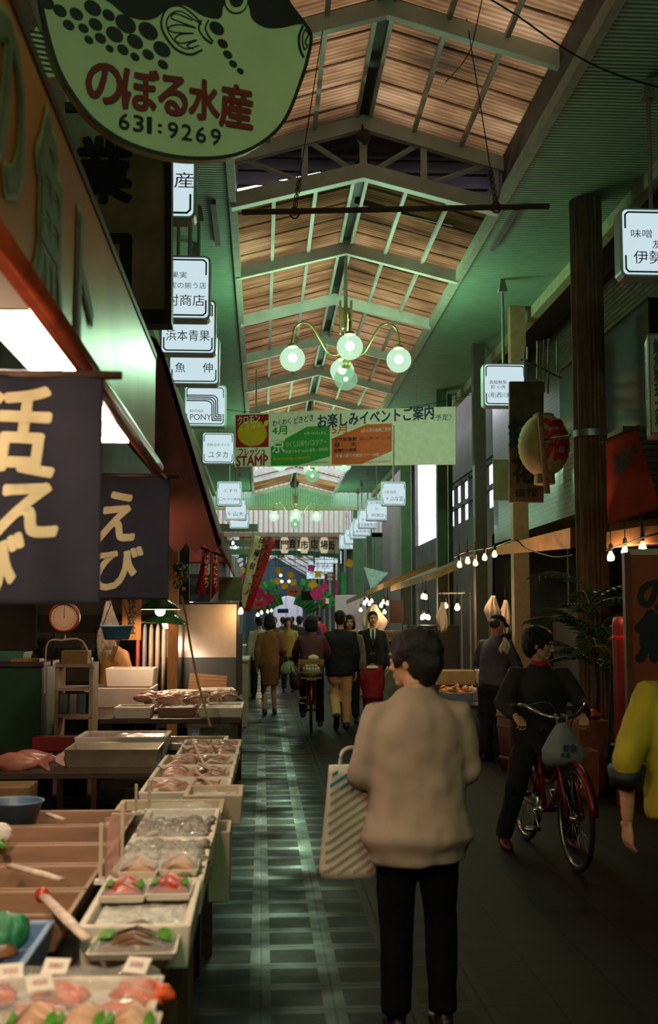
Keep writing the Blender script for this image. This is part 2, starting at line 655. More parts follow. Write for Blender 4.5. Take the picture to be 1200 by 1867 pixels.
# ---- floor: 0.3 m pavers with a darker inset square, wet by the left stalls
def floor_mat():
    m = bpy.data.materials.new('wet_paving')
    m.use_nodes = True
    nt = m.node_tree
    L = nt.links.new
    b = nt.nodes['Principled BSDF']
    tc = nt.nodes.new('ShaderNodeTexCoord')
    sep = nt.nodes.new('ShaderNodeSeparateXYZ')
    L(tc.outputs['Object'], sep.inputs[0])
    def axis(out):
        d = nt.nodes.new('ShaderNodeMath'); d.operation = 'MULTIPLY'; d.inputs[1].default_value = 1 / .3
        L(out, d.inputs[0])
        f = nt.nodes.new('ShaderNodeMath'); f.operation = 'FRACT'
        L(d.outputs[0], f.inputs[0])
        p = nt.nodes.new('ShaderNodeMath'); p.operation = 'PINGPONG'; p.inputs[1].default_value = .5
        L(f.outputs[0], p.inputs[0])
        return p.outputs[0]
    ax, ay = axis(sep.outputs['X']), axis(sep.outputs['Y'])
    mn = nt.nodes.new('ShaderNodeMath'); mn.operation = 'MINIMUM'
    L(ax, mn.inputs[0]); L(ay, mn.inputs[1])
    ramp = nt.nodes.new('ShaderNodeValToRGB')
    e = ramp.color_ramp.elements
    e[0].position, e[0].color = 0.0, (.004, .004, .004, 1)
    e[1].position, e[1].color = .16, (.010, .008, .006, 1)
    a1 = e.new(.016); a1.color = (.006, .006, .005, 1)
    a2 = e.new(.026); a2.color = (.03, .028, .022, 1)
    a3 = e.new(.145); a3.color = (.026, .024, .019, 1)
    L(mn.outputs[0], ramp.inputs[0])
    n = nt.nodes.new('ShaderNodeTexNoise'); n.inputs['Scale'].default_value = 3.0; n.inputs['Detail'].default_value = 6
    L(tc.outputs['Object'], n.inputs['Vector'])
    mr = nt.nodes.new('ShaderNodeMapRange'); mr.inputs[3].default_value = .35; mr.inputs[4].default_value = 1.2
    L(n.outputs['Fac'], mr.inputs[0])
    sc = nt.nodes.new('ShaderNodeVectorMath'); sc.operation = 'SCALE'
    L(ramp.outputs[0], sc.inputs[0]); L(mr.outputs[0], sc.inputs['Scale'])
    # away from the stalls the pavers blend to one dull brown
    wn_ = nt.nodes.new('ShaderNodeMapRange'); wn_.inputs[1].default_value = .5; wn_.inputs[2].default_value = 1.2
    L(sep.outputs['X'], wn_.inputs[0])
    dl = nt.nodes.new('ShaderNodeMapRange'); dl.inputs[1].default_value = 0; dl.inputs[2].default_value = .03; dl.inputs[3].default_value = .35; dl.inputs[4].default_value = 1
    L(mn.outputs[0], dl.inputs[0])
    dc = nt.nodes.new('ShaderNodeVectorMath'); dc.operation = 'SCALE'; dc.inputs[0].default_value = (.017, .0125, .009)
    L(dl.outputs[0], dc.inputs['Scale'])
    mz = nt.nodes.new('ShaderNodeMix'); mz.data_type = 'RGBA'
    L(wn_.outputs[0], mz.inputs[0]); L(sc.outputs[0], mz.inputs[6]); L(dc.outputs[0], mz.inputs[7])
    L(mz.outputs[2], b.inputs['Base Color'])
    # wetness: high near x = .2, fading to the right
    wx = nt.nodes.new('ShaderNodeMapRange'); wx.interpolation_type = 'SMOOTHSTEP'
    wx.inputs[1].default_value = .62; wx.inputs[2].default_value = .2; wx.inputs[3].default_value = 0; wx.inputs[4].default_value = 1
    L(sep.outputs['X'], wx.inputs[0])
    n3 = nt.nodes.new('ShaderNodeTexNoise'); n3.inputs['Scale'].default_value = 1.7; n3.inputs['Detail'].default_value = 5
    L(tc.outputs['Object'], n3.inputs['Vector'])
    wr = nt.nodes.new('ShaderNodeMapRange'); wr.inputs[1].default_value = .36; wr.inputs[2].default_value = .66
    L(n3.outputs['Fac'], wr.inputs[0])
    wm = nt.nodes.new('ShaderNodeMath'); wm.operation = 'MULTIPLY'
    ins = nt.nodes.new('ShaderNodeMapRange'); ins.inputs[1].default_value = .14; ins.inputs[2].default_value = .155; ins.inputs[3].default_value = 1.0; ins.inputs[4].default_value = .5
    L(mn.outputs[0], ins.inputs[0])
    wi = nt.nodes.new('ShaderNodeMath'); wi.operation = 'MULTIPLY'
    L(wr.outputs[0], wi.inputs[0]); L(ins.outputs[0], wi.inputs[1])
    wy_ = nt.nodes.new('ShaderNodeMapRange'); wy_.interpolation_type = 'SMOOTHSTEP'
    wy_.inputs[1].default_value = 4.2; wy_.inputs[2].default_value = 6.2; wy_.inputs[3].default_value = .25
    L(sep.outputs['Y'], wy_.inputs[0])
    wz = nt.nodes.new('ShaderNodeMath'); wz.operation = 'MULTIPLY'
    L(wx.outputs[0], wz.inputs[0]); L(wy_.outputs[0], wz.inputs[1])
    L(wz.outputs[0], wm.inputs[0]); L(wi.outputs[0], wm.inputs[1])
    rr = nt.nodes.new('ShaderNodeMapRange'); rr.inputs[3].default_value = .7; rr.inputs[4].default_value = .2
    L(wm.outputs[0], rr.inputs[0])
    L(rr.outputs[0], b.inputs['Roughness'])
    sp = nt.nodes.new('ShaderNodeMapRange'); sp.inputs[3].default_value = .05; sp.inputs[4].default_value = .5
    L(wm.outputs[0], sp.inputs[0])
    L(sp.outputs[0], b.inputs['Specular IOR Level'])
    n4 = nt.nodes.new('ShaderNodeTexNoise'); n4.inputs['Scale'].default_value = 22; n4.inputs['Detail'].default_value = 3
    L(tc.outputs['Object'], n4.inputs['Vector'])
    ed = nt.nodes.new('ShaderNodeMapRange'); ed.inputs[1].default_value = 0; ed.inputs[2].default_value = .03; ed.inputs[3].default_value = -.6; ed.inputs[4].default_value = 0
    L(mn.outputs[0], ed.inputs[0])
    hs = nt.nodes.new('ShaderNodeMath'); hs.operation = 'ADD'
    L(n4.outputs['Fac'], hs.inputs[0]); L(ed.outputs[0], hs.inputs[1])
    bp = nt.nodes.new('ShaderNodeBump'); bp.inputs['Strength'].default_value = .16; bp.inputs['Distance'].default_value = .005
    L(hs.outputs[0], bp.inputs['Height'])
    L(bp.outputs[0], b.inputs['Normal'])
    return m
FLOOR = floor_mat()
struct(MB().span((-7, -7, -.12), (14, 112, 0)).obj('floor', FLOOR))

def brick_mat(name, c1, c2, mortar, sx=.24, sy=.075, rough=.7):
    m = bpy.data.materials.new(name)
    m.use_nodes = True
    nt = m.node_tree
    b = nt.nodes['Principled BSDF']
    tc = nt.nodes.new('ShaderNodeTexCoord')
    mp = nt.nodes.new('ShaderNodeMapping')
    mp.inputs['Rotation'].default_value = (0, R(90), R(90))
    br = nt.nodes.new('ShaderNodeTexBrick')
    br.inputs['Scale'].default_value = 1.0
    br.inputs['Brick Width'].default_value = sx
    br.inputs['Row Height'].default_value = sy
    br.inputs['Mortar Size'].default_value = .008
    br.inputs['Color1'].default_value = (*lin(c1), 1)
    br.inputs['Color2'].default_value = (*lin(c2), 1)
    br.inputs['Mortar'].default_value = (*lin(mortar), 1)
    sw = nt.nodes.new('ShaderNodeSeparateXYZ')
    cb = nt.nodes.new('ShaderNodeCombineXYZ')
    nt.links.new(tc.outputs['Object'], sw.inputs[0])
    nt.links.new(sw.outputs['Y'], cb.inputs['X'])
    nt.links.new(sw.outputs['Z'], cb.inputs['Y'])
    nt.links.new(cb.outputs[0], br.inputs['Vector'])
    nt.links.new(br.outputs['Color'], b.inputs['Base Color'])
    bp = nt.nodes.new('ShaderNodeBump')
    bp.inputs['Strength'].default_value = .5
    bp.invert = True
    nt.links.new(br.outputs['Fac'], bp.inputs['Height'])
    nt.links.new(bp.outputs[0], b.inputs['Normal'])
    b.inputs['Roughness'].default_value = rough
    return m
TILEW = brick_mat('glazed_facade_tile', (74, 66, 52), (96, 84, 64), (24, 22, 18), .22, .07, .3)
PLAST = M('grey_plaster', (74, 68, 60), .8, var=.2, scale=2)
WALLD = M('sooty_wall', (52, 44, 36), .8, var=.25, scale=2)

# ---- side buildings
struct(MB().span((FACR, -7, 2.95), (FACR + .25, 23.6, 9.2)).obj('wall_right', TILEW))
struct(MB().span((7.2, -7, 0), (7.4, 23.6, 3.2)).obj('wall_right_inner', WALLD))
struct(MB().span((FACR, -7, 2.95), (7.3, 23.6, 3.1)).obj('ceiling_right_shops', WALLD))
w = MB()
w.span((FACR, 23.6, 0), (7.4, 23.8, 3.3))
w.span((FACR, 23.6, 0), (FACR + .2, 36, 3.8))
w.span((FACR, 23.6, 4.95), (FACR + .2, 30, 9.2))
struct(w.obj('wall_right_corner', PLAST))
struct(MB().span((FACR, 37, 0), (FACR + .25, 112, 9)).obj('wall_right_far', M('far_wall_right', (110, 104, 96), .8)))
struct(MB().span((FACL - .25, -7, 3.0), (FACL, 46, 9.2)).obj('wall_left', WALLD))
struct(MB().span((-5.2, -7, 0), (-5.0, 46, 3.2)).obj('wall_left_inner', WALLD))
struct(MB().span((-5.2, -7, 3.0), (FACL, 46, 3.12)).obj('ceiling_left_shops', WALLD))
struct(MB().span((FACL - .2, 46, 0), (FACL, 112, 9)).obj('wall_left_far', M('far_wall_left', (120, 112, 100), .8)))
struct(MB().span((-6, -7.2, 0), (8, -7, 9.4)).obj('wall_back_sky_block', WALLD))  # unseen closing wall, added to keep sky light out of the arcade
# shop party walls
for k, yy in enumerate((-1.0, 7.2, 13.6, 22, 30)):
    struct(MB().span((-5.0, yy, 0), (-2.6, yy + .12, 3.0)).obj('wall_left_party', WALLD))
for k, yy in enumerate((3.0, 10.4, 15.6, 19.5)):
    struct(MB().span((5.2, yy, 0), (7.2, yy + .12, 2.95)).obj('wall_right_party', WALLD))

# ---- soffits with corrugation, edge beams
def soffit(name, x0, x1, y0, y1):
    struct(MB().span((x0, y0, SOF), (x1, y1, SOF + .09)).obj(name, SOFM))
soffit('ceiling_soffit_right', XR, 3.92, -7, 41)
soffit('ceiling_soffit_left', -1.75, XL, -7, 41)
DECK = M('canopy_deck', (48, 46, 42), .8)
struct(MB().span((3.8, -7, 6.32), (FACR + .1, 24, 6.42)).obj('ceiling_deck_right', DECK))
struct(MB().span((FACL - .1, -7, 6.32), (-1.6, 41, 6.42)).obj('ceiling_deck_left', DECK))
for k, (x, y1) in enumerate(((3.9, 41), (-1.73, 41))):
    struct(MB().span((x - .05, -7, SOF - .16), (x + .07, y1, SOF + .3)).obj('beam', M('cream_beam', (150, 150, 112), .6)))
# inner edge strips, gutter faces
for x, nm in ((XR, 'trim_1'), (XL, 'trim_2')):
    sgn = 1 if x > 0 else -1
    struct(MB().span((x - .03, -7, SOF - .035), (x + .05, 41, SOF + .1)).obj(nm, M('edge_trim', (150, 160, 140), .5)))
    struct(MB().span((x + sgn * .06, -7, SOF + .08), (x + sgn * .10, 12.3, 6.66)).obj(nm.replace('trim', 'trim_gutter'), M('gutter_grey', (84, 78, 76), .6)))

# ---- pitched translucent roof in two levels, rafters each 2.55 m
def pitched(y0, y1, zr, ze, xl, xr, mat, name='ceiling'):
    for s, xe in (('left', xl), ('right', xr)):
        gap = .07 * (1 if xe > RX else -1)
        o = MB().add([(RX + gap, y0, zr), (xe, y0, ze), (xe, y1, ze), (RX + gap, y1, zr)], [(0, 1, 2, 3)]).obj(name + '_' + s, mat)
        struct(o)
    b = MB()
    b.span((RX - .085, y0, zr + .02), (RX + .085, y1, zr + .07))
    struct(b.obj('ridge_cap_roof', BLACK))
    for sx in (-1, 1):
        struct(MB().span((RX + sx * .075 - .02, y0, zr - .06), (RX + sx * .075 + .02, y1, zr - .005)).obj('beam_ridge', STEEL))

def rafter(y, zr, ze, xl, xr, d=.16, w=.09, mat=STEEL):
    b = MB()
    for xe in (xl, xr):
        b.add([(RX, y - w / 2, zr - d), (xe, y - w / 2, ze - d), (xe, y - w / 2, ze), (RX, y - w / 2, zr),
               (RX, y + w / 2, zr - d), (xe, y + w / 2, ze - d), (xe, y + w / 2, ze), (RX, y + w / 2, zr)],
              [(0, 1, 2, 3), (7, 6, 5, 4), (0, 4, 5, 1), (1, 5, 6, 2), (2, 6, 7, 3)])
    struct(b.obj('beam_rafter', mat))

def purlins(y0, y1, zr, ze, xl, xr):
    for xe in (xl, xr):
        for t in (.35, .68):
            x, z = RX + (xe - RX) * t, zr + (ze - zr) * t
            struct(MB().span((x - .022, y0, z - .055), (x + .022, y1, z - .006)).obj('beam_purlin', STEEL))

NXL, NXR = XL - .1, XR + .1
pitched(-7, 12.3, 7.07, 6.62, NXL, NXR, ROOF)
purlins(-7, 12.3, 7.07, 6.62, NXL, NXR)
for y in (-5.2, -2.7, -.2, 2.35, 4.85, 7.4, 9.85, 12.26):
    rafter(y, 7.05, 6.60, NXL, NXR)
# truss wall at the step in the roof
tr = MB()
rafter(12.30, 6.52, 6.15, XL, XR, .17, .12)
for xe, s in ((NXL, -1), (NXR, 1)):
    for t in (.42, .92):
        x = RX + (xe - RX) * t
        zt, zb = 7.0 - .45 * t, 6.5 - .37 * t
        tr.box((x, 12.28, (zt + zb) / 2), (.07, .06, zt - zb))
    for (t0, t1) in ((.08, .40), (.46, .88)):
        a = Vector((RX + (xe - RX) * t0, 12.28, 6.48 - .37 * t0))
        b2 = Vector((RX + (xe - RX) * t1, 12.28, 6.95 - .45 * t1))
        tr.tube([a, b2], .03, 4)
tr.box((RX, 12.28, 6.76), (.08, .06, .5))
struct(tr.obj('beam_truss_web', STEEL))
FY = [14.95, 17.4, 20.0, 22.6, 25.2, 27.8, 30.4, 33.0]
# behind the truss the lower roof starts after an open slot
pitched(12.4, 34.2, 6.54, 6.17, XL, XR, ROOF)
purlins(12.4, 34.2, 6.54, 6.17, XL, XR)
for sx in (-1, 1):
    pass
for y in FY:
    rafter(y, 6.52, 6.15, XL, XR)
# slot cover: dull sheet above the slot, daylight only at its rim
SLOT = M('slot_sheet', (96, 86, 90), .7, var=.2, scale=3)
struct(MB().span((NXL - .3, 12.2, 7.25), (NXR + .3, 13.6, 7.3)).obj('ceiling_slot_cover', SLOT))
g0 = MB()
g0.prism([(NXL - .3, 6.56), (RX, 6.99), (RX, 7.3), (NXL - .3, 7.3)], .03, Matrix.Translation((0, 13.45, 0)))
g0.prism([(RX, 6.5), (NXR + .3, 6.1), (NXR + .3, 7.3), (RX, 7.3)], .03, Matrix.Translation((0, 13.45, 0)))
for z in (6.72, 6.9, 7.06):
    g0.box((RX, 13.42, z), (3.2, .04, .05))
struct(g0.obj('wall_slot', SLOT))
for x in (NXL - .1, NXR + .1):
    struct(MB().span((x - .03, 12.2, 6.0), (x + .03, 13.6, 7.3)).obj('wall_slot_side', SLOT))
# crossing: open to the sky, then a short roof and a gable
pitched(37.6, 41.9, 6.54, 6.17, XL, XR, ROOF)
for y in (36.0, 37.7):
    rafter(y, 6.5, 6.15, XL, XR)
rafter(41.9, 6.5, 6.13, XL, XR, .14)
GABLE = striped('green_gable_sheet', (112, 148, 118), (140, 172, 146), (1, 0, 0), .09, .3, .6, bump=.3, soft=.1)
g = MB()
g.prism([(-1.9, 5.62), (4.3, 5.62), (4.3, 6.1), (2.7, 6.12), (RX, 6.46), (-.5, 6.12), (-1.9, 6.1)], .12, Matrix.Translation((0, 42.0, 0)))
struct(g.obj('wall_gable', GABLE))
struct(MB().span((-1.9, 41.95, 5.52), (4.3, 42.15, 5.64)).obj('beam_gable', M('cream_beam', (150, 150, 112), .6)))
WHITEC = striped('white_corrugated_wall', (150, 142, 128), (206, 200, 188), (1, 0, 0), .2, .3, .6, bump=.5, soft=.15)
struct(MB().span((-2.5, 46.0, 4.95), (4.75, 46.12, 8)).obj('wall_corrugated', WHITEC))
struct(MB().span((-2.5, 45.9, 4.82), (4.75, 46.1, 4.99)).obj('beam_far', M('brown_beam', (110, 96, 72), .6)))
# far arcade beyond the crossing
for s, xe in (('left', -1.6), ('right', 3.8)):
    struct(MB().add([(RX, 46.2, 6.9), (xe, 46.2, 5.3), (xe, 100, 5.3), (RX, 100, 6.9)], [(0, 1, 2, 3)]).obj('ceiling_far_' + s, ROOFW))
    struct(MB().span((min(xe, xe + (1.2 if xe > 0 else -1.2)), 46.2, 5.2), (max(xe, xe + (1.2 if xe > 0 else -1.2)), 100, 5.3)).obj('ceiling_far_side_' + s, SOFM))
for k, y in enumerate(range(53, 100, 6)):
    b = MB()
    for xe in (-1.6, 3.8):
        b.tube([(RX, y, 6.82), (xe, y, 5.22)], .07, 6)
        b.tube([(xe, y, 5.3), (xe, y, 0)], .08, 6)
    struct(b.obj('column_far_frame', M('white_steel', (196, 198, 190), .5)))
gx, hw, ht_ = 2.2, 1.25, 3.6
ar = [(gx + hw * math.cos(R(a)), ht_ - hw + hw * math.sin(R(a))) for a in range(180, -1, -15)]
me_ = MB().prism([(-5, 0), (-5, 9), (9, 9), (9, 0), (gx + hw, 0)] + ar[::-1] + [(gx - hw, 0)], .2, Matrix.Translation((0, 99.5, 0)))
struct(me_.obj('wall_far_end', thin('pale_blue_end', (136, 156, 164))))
# bright street beyond the far mouth
struct(MB().span((-7, 111, -.1), (14, 111.3, 12)).obj('wall_end_building', striped('bright_street_front', (206, 212, 236), (246, 246, 250), (1, 0, 0), 1.1, .12, .7, soft=.03)))
# building across the side street, lit by the open sky
ws = MB()
ws.span((11.5, 20, 0), (11.8, 48, 9))
struct(ws.obj('wall_street_building', M('white_render', (206, 204, 214), .8, var=.05)))
wb = MB()
for yy in (24, 27, 30, 33, 36, 39):
    for zz in (1.0, 3.6, 6.2):
        wb.span((11.44, yy, zz), (11.5, yy + 1.5, zz + 1.3))
struct(wb.obj('window_1', M('dim_glass', (120, 128, 150), .15)))
# band window in the corner wall, open to the side street
wf = MB()
for yy in (23.7, 24.7, 25.7, 26.7, 27.7, 28.7, 29.8):
    wf.span((FACR + .04, yy, 3.8), (FACR + .14, yy + .13, 4.95))
for zz in (3.8, 4.3, 4.85):
    wf.span((FACR + .05, 23.6, zz), (FACR + .13, 30, zz + .1))
struct(wf.obj('window_2', BLACK))

# ---- columns along the right side
def column(px, Y, w, mat, d=None, base=None, z1=SOF):
    x = PX(px, Y, 1000)
    b = MB().box((x, Y, z1 / 2), (w, d or w, z1))
    o = struct(b.obj('column', mat))
    if base:
        struct(MB().box((x, Y, base / 2), (w + .05, (d or w) + .05, base)).obj('column_base', DARKM))
    return x
column(948, 16.3, .22, M('beige_steel', (140, 112, 78), .55, var=.12), .2, .5)
column(876, 18.6, .19, M('brown_steel', (70, 60, 48), .6), .2)
column(806, 22.5, .2, STEELG, .2)
column(822, 22.9, .09, STEELG, .09)
column(740, 28.3, .24, STEELG, .2)
column(754, 28.6, .08, STEELG, .08)
column(653, 42.0, .34, STEELG, .3, z1=5.5)
column(673, 43.5, .2, STEELG, .2, z1=5.5)
struct(MB().box((PX(700, 46, 1000), 46, 2.5), (1.6, .2, 5)).obj('wall_green_sheet', STEELG))
# round bark-ribbed post in front, held by a steel band
pil = MB()
rs = []
for i in range(41):
    z = SOF * i / 40
    rs.append([Vector((3.455 + (.163 + .008 * math.cos(k * PI)) * math.cos(2 * PI * k / 44), 12 + (.163 + .008 * math.cos(k * PI)) * math.sin(2 * PI * k / 44), z)) for k in range(44)])
pil.rings(rs)
struct(pil.obj('column_round', M('bark_brown', (112, 86, 64), .75, var=.3, scale=10, stretch=(3, 3, .25), bump=.5, bscale=30)))
bd = MB()
bd.lathe([(.174, 3.47), (.18, 3.47), (.18, 3.54), (.174, 3.54)], (3.455, 12, 0), 32)
struct(bd.obj('column_band', M('dull_steel', (150, 152, 150), .4, metal=.8)))
# green pipework, sills and ledges on the far left, over the street
for (px0, px1, py, h, Y) in ((398, 470, 962, .12, 36), (400, 466, 990, .1, 38), (404, 462, 1006, .1, 40)):
    a, b2 = P(px0, py, Y), P(px1, py, Y)
    struct(MB().span((a.x, Y, a.z - h), (b2.x, Y + .12, a.z + h)).obj('beam_left_frame', STEELG))
# ================================================================== signs, lamps, banners
RED = M('sign_red', (176, 34, 40), .6, var=.05)
INK = M('sign_ink', (14, 16, 22), .6, var=.05)
GREENL = M('sign_green_line', (38, 110, 78), .6, var=.05)
NAVYL = M('sign_navy', (34, 50, 92), .6, var=.05)
HOUS = M('sign_housing', (150, 176, 168), .4, var=.05)
FACE = E('lit_sign_panel', (.74, .93, 1.0), SIGN_L)
PIPE = M('hanger_pipe', (140, 134, 122), .45, var=.1)

class Plane:
    """a board standing in the place: origin, turned rz about z; unprojects photo pixels onto it"""
    def __init__(s, o, rz=0.0):
        s.o, s.rz = Vector(o), rz
        s.x = Vector((math.cos(rz), math.sin(rz), 0))
        s.n = Vector((math.sin(rz), -math.cos(rz), 0))
    def uv(s, px, py):
        d = _f + _r * ((px - CX) / F) - _u * ((py - CY) / F)
        e = Vector((0, 0, EYE))
        t = (s.o - e).dot(s.n) / d.dot(s.n)
        p = e + d * t - s.o
        return (p.dot(s.x), p.z)

def board(name, poly, t, mat, parent, y=0, bevel=0):
    return MB().prism(poly, t).obj(name, mat, parent, loc=(0, y, 0), bevel=bevel)

def hang_sign(px, py, Y, s, lines, label, top=None, rods=(0,), group=None, logo=False, w=None):
    c = P(px, py, Y)
    w = w or s
    t = thing('hanging_sign', label, 'sign', c, 0, group)
    board('housing', rrect(w, s, .05), .17, HOUS, t, 0, .006)
    board('face', rrect(w * .93, s * .93, .035), .004, FACE, t, -.005)
    board('back_face', rrect(w * .93, s * .93, .035), .004, FACE, t, .172)
    b = MB()
    m = .43
    for sx in (-1, 1):
        for sz in (-1, 1):
            pts = [(sx * w * m, sz * s * .2), (sx * w * m, sz * s * (m - .04)), (sx * w * (m - .04), sz * s * m), (0, sz * s * m)]
            for q in ribbon(pts, .007):
                b.prism(q, .003, Matrix.Translation((0, -.0085, 0)))
    b.obj('border_line', GREENL, t)
    for (txt, col, cx, cz, ww, hh) in lines:
        write(txt, col, t, (cx * w, cz * s), ww * w, hh * s, y=-.009, bold=.012)
    if logo:
        b = MB()
        for k in range(4):
            o = .026 * k
            pts = [(-.26, .15 - o), (.10 - o, .15 - o)] + [(.10 - o + .08 * math.sin(a), .07 - o + .08 * math.cos(a)) for a in (.4, .8, 1.2)] + [(.18 - o, -.13 - o), (.235, -.13 - o)]
            for q in ribbon(pts, .0075):
                b.prism(q, .003, Matrix.Translation((0, -.0085, 0)))
        b.obj('stripe_logo', INK, t)
    H = SOF - c.z if top is None else top - c.z
    for k, rx in enumerate(rods):
        MB().tube([(rx, .08, s / 2 - .02), (rx, .08, H)], .019, 8).obj('rod', PIPE, t)
        MB().box((rx, .08, H - .09), (.12, .12, .18), taper=.45).obj('ceiling_bracket', PIPE, t)
    return t

hang_sign(1195, 442, 9.1, .58, [('味噌', GREENL, -.2, .12, .3, .12), ('友', RED, .02, -.03, .13, .13), ('伊勢屋', INK, 0, -.22, .64, .19)],
          'lit square shop sign with red circled mark, nearest on the right, cut by the frame')
hang_sign(921, 702, 14.85, .58, [('高級鮮魚', RED, -.16, .06, .4, .09), ('卸 小売', RED, -.16, -.05, .34, .09), ('活ふぐ', RED, .22, .02, .28, .1), ('(有)西川鮮魚店', INK, 0, -.24, .76, .14)],
          'lit square shop sign with red and black lettering hanging left of the big round post')
hang_sign(718, 900, 26.9, .58, [('川魚 魚貝', RED, -.16, .06, .5, .13), ('㈱', INK, -.26, -.2, .1, .1), ('ふな定', INK, .12, -.2, .54, .2)],
          'lit sign with bold brush shop name just below the event banner on the right')
hang_sign(687, 930, 31, .58, [('紳士雑貨', RED, -.06, .33, .5, .1), ('洋品', RED, 0, .06, .14, .1), ('WORLD', GREENL, .05, -.24, .6, .15)],
          'lit sign with Latin capitals behind the brush lettered sign on the right')
hang_sign(671, 946, 34.3, .58, [('天', RED, -.25, -.06, .14, .12), ('北尾鮮魚店', INK, .02, -.3, .76, .17)],
          'third lit sign in the overlapping row on the right, five black characters')
hang_sign(660, 961, 37.3, .58, [('水', RED, -.25, .12, .14, .12), ('松村商店', INK, .05, -.24, .76, .17)],
          'fourth lit sign in the overlapping row on the right, four black characters')
hang_sign(653, 967, 39.6, .58, [('大丸', INK, 0, -.3, .5, .15)], 'fifth lit sign in the overlapping row on the right, nearly hidden')
hang_sign(642, 978, 42.4, .58, [('魚', RED, -.22, .06, .13, .12), ('三幸', INK, .1, -.2, .5, .16)], 'sixth lit sign in the overlapping row on the right', top=5.75)
hang_sign(632, 988, 45.2, .58, [('HOPE', INK, 0, -.3, .5, .13)], 'seventh and farthest lit sign of the overlapping row on the right', top=5.75)

RODS = (-.12, .1)
hang_sign(283, 325, 7.75, .56, [('ふぐ', RED, .22, .32, .34, .12), ('水産', INK, .22, -.02, .5, .2)],
          'lit shop sign half hidden behind the dark board, directly under the fish sign', rods=RODS)
hang_sign(324, 524, 10.1, .58, [('果実', RED, .02, .19, .24, .1), ('果実の揃う店', RED, .1, .03, .66, .1), ('村商店', INK, .12, -.2, .58, .18)],
          'lit fruit shop sign with two red lines over three black characters', rods=RODS)
hang_sign(343, 596, 12.35, .6, [('阪神青果株式', GREENL, 0, .1, .66, .1), ('浜本青果', INK, 0, -.16, .78, .2)],
          'lit sign with four wide black characters, second below the dark board', rods=RODS)
hang_sign(354, 656, 13.6, .6, [('海鮮天然 スッポン', RED, 0, .2, .74, .1), ('魚', INK, -.27, -.16, .2, .2), ('伸', INK, .27, -.16, .2, .2)],
          'lit sign with two black characters set far apart', rods=(0,))
hang_sign(374, 740, 16.35, .6, [('BOUTIQUE', INK, -.2, -.13, .32, .07), ('PONY', INK, -.1, -.27, .5, .14)],
          'lit boutique sign with bent parallel black stripes', logo=True)
hang_sign(398, 817, 21.4, .6, [('衣料のデパート', RED, 0, .1, .7, .1), ('ユタカ', GREENL, 0, -.2, .6, .2)],
          'lit clothes shop sign with green lettering left of the event banner')
hang_sign(418, 900, 27.6, .6, [('くすり', RED, .06, .12, .5, .13), ('◯セガミ薬局', INK, 0, -.22, .84, .13)],
          'lit pharmacy sign on the left below the event banner')
hang_sign(430, 929, 31.8, .6, [('こんにゃく', INK, -.2, .28, .4, .09), ('卸', RED, .12, .2, .12, .12), ('㊛', RED, -.3, -.2, .16, .16), ('山大', INK, .12, -.2, .48, .2)],
          'lit sign with red circled mark under the pharmacy sign')
hang_sign(436, 946, 35, .6, [], 'blank looking lit sign peeking from behind the sign with a circled mark')
hang_sign(446, 1002, 52, .62, [('市場', INK, 0, 0, .6, .3)], 'small far lit sign on the left behind the red slanted banner', top=5.75, w=1.4)
for k, (px, py, Y, ww) in enumerate(((598, 1016, 52, 1.3), (585, 1033, 58, 1.3), (578, 1046, 64, 1.2))):
    hang_sign(px, py, Y, .6, [(('中むら屋', 'ゆうえん', '市場通')[k], INK, 0, 0, .7, .4)],
              ('upper of the three far lit signs right of the lanterns', 'middle of the three far lit signs right of the lanterns', 'lowest of the three far lit signs right of the lanterns')[k], top=5.9, w=ww)

# ------------------------------------------------------------------ big fish sign
fp = Plane(P(315, 150, 5.0), R(19))
fish = thing('fish_sign', 'large pale green puffer fish shop sign with red and black lettering', 'sign', fp.o, fp.rz)
BELLY = M('pale_green_board', (222, 230, 176), .5, var=.06, scale=3)
FBLK = M('board_black', (18, 26, 22), .5, var=.1)
out = [(74, -20), (80, 30), (92, 80), (108, 128), (135, 175), (172, 220), (228, 258), (300, 282), (368, 289), (430, 282), (482, 257), (520, 217), (546, 155), (561, 106), (567, 66), (556, 44), (530, 10), (500, -40), (440, -95), (350, -125), (250, -125), (160, -95), (100, -60)]
o2 = [fp.uv(*p) for p in smooth_line(out, 5, True)]
board('board', o2, .07, BELLY, fish)
b = MB()
for q in ribbon(o2 + o2[:1], .008):
    b.prism(q, .004, Matrix.Translation((0, -.004, 0)))
b.obj('outline', FBLK, fish)
back = smooth_line([(75, -30), (118, -12), (165, -4), (196, 2), (226, 26), (255, 36), (282, 34), (304, 18), (335, 10), (372, 30), (402, 33), (408, 10), (432, -2), (452, 8), (459, 34), (482, 50), (512, 51), (544, 44), (557, 46)], 4) + \
    [Vector(p) for p in ((530, 10), (500, -40), (440, -95), (350, -125), (250, -125), (160, -95), (100, -60))]
board('back_marking', [fp.uv(*p) for p in back], .004, FBLK, fish, -.0042)
b = MB()
SP = [(85, 5, 13), (109, 20, 12), (139, 26, 12), (169, 15, 15), (198, 28, 11), (125, 46, 10), (152, 52, 9), (174, 45, 12), (162, 73, 8), (183, 70, 10), (209, 63, 15), (229, 44, 18), (270, 57, 17), (200, 89, 7), (224, 91, 10), (246, 76, 14), (246, 104, 8), (270, 100, 10), (295, 90, 15), (297, 118, 9), (395, 52, 13), (406, 80, 9), (415, 100, 8), (425, 117, 7), (438, 130, 6)]
for (x, y, r) in SP:
    poly = [fp.uv(x + r * 1.05 * math.cos(a) * 1.0 + r * .15 * math.sin(a), y + r * .95 * math.sin(a) + r * .25 * math.cos(a)) for a in [2 * PI * i / 16 for i in range(16)]]
    b.prism(poly, .003, Matrix.Translation((0, -.0035, 0)))
b.obj('spot_marking', FBLK, fish)
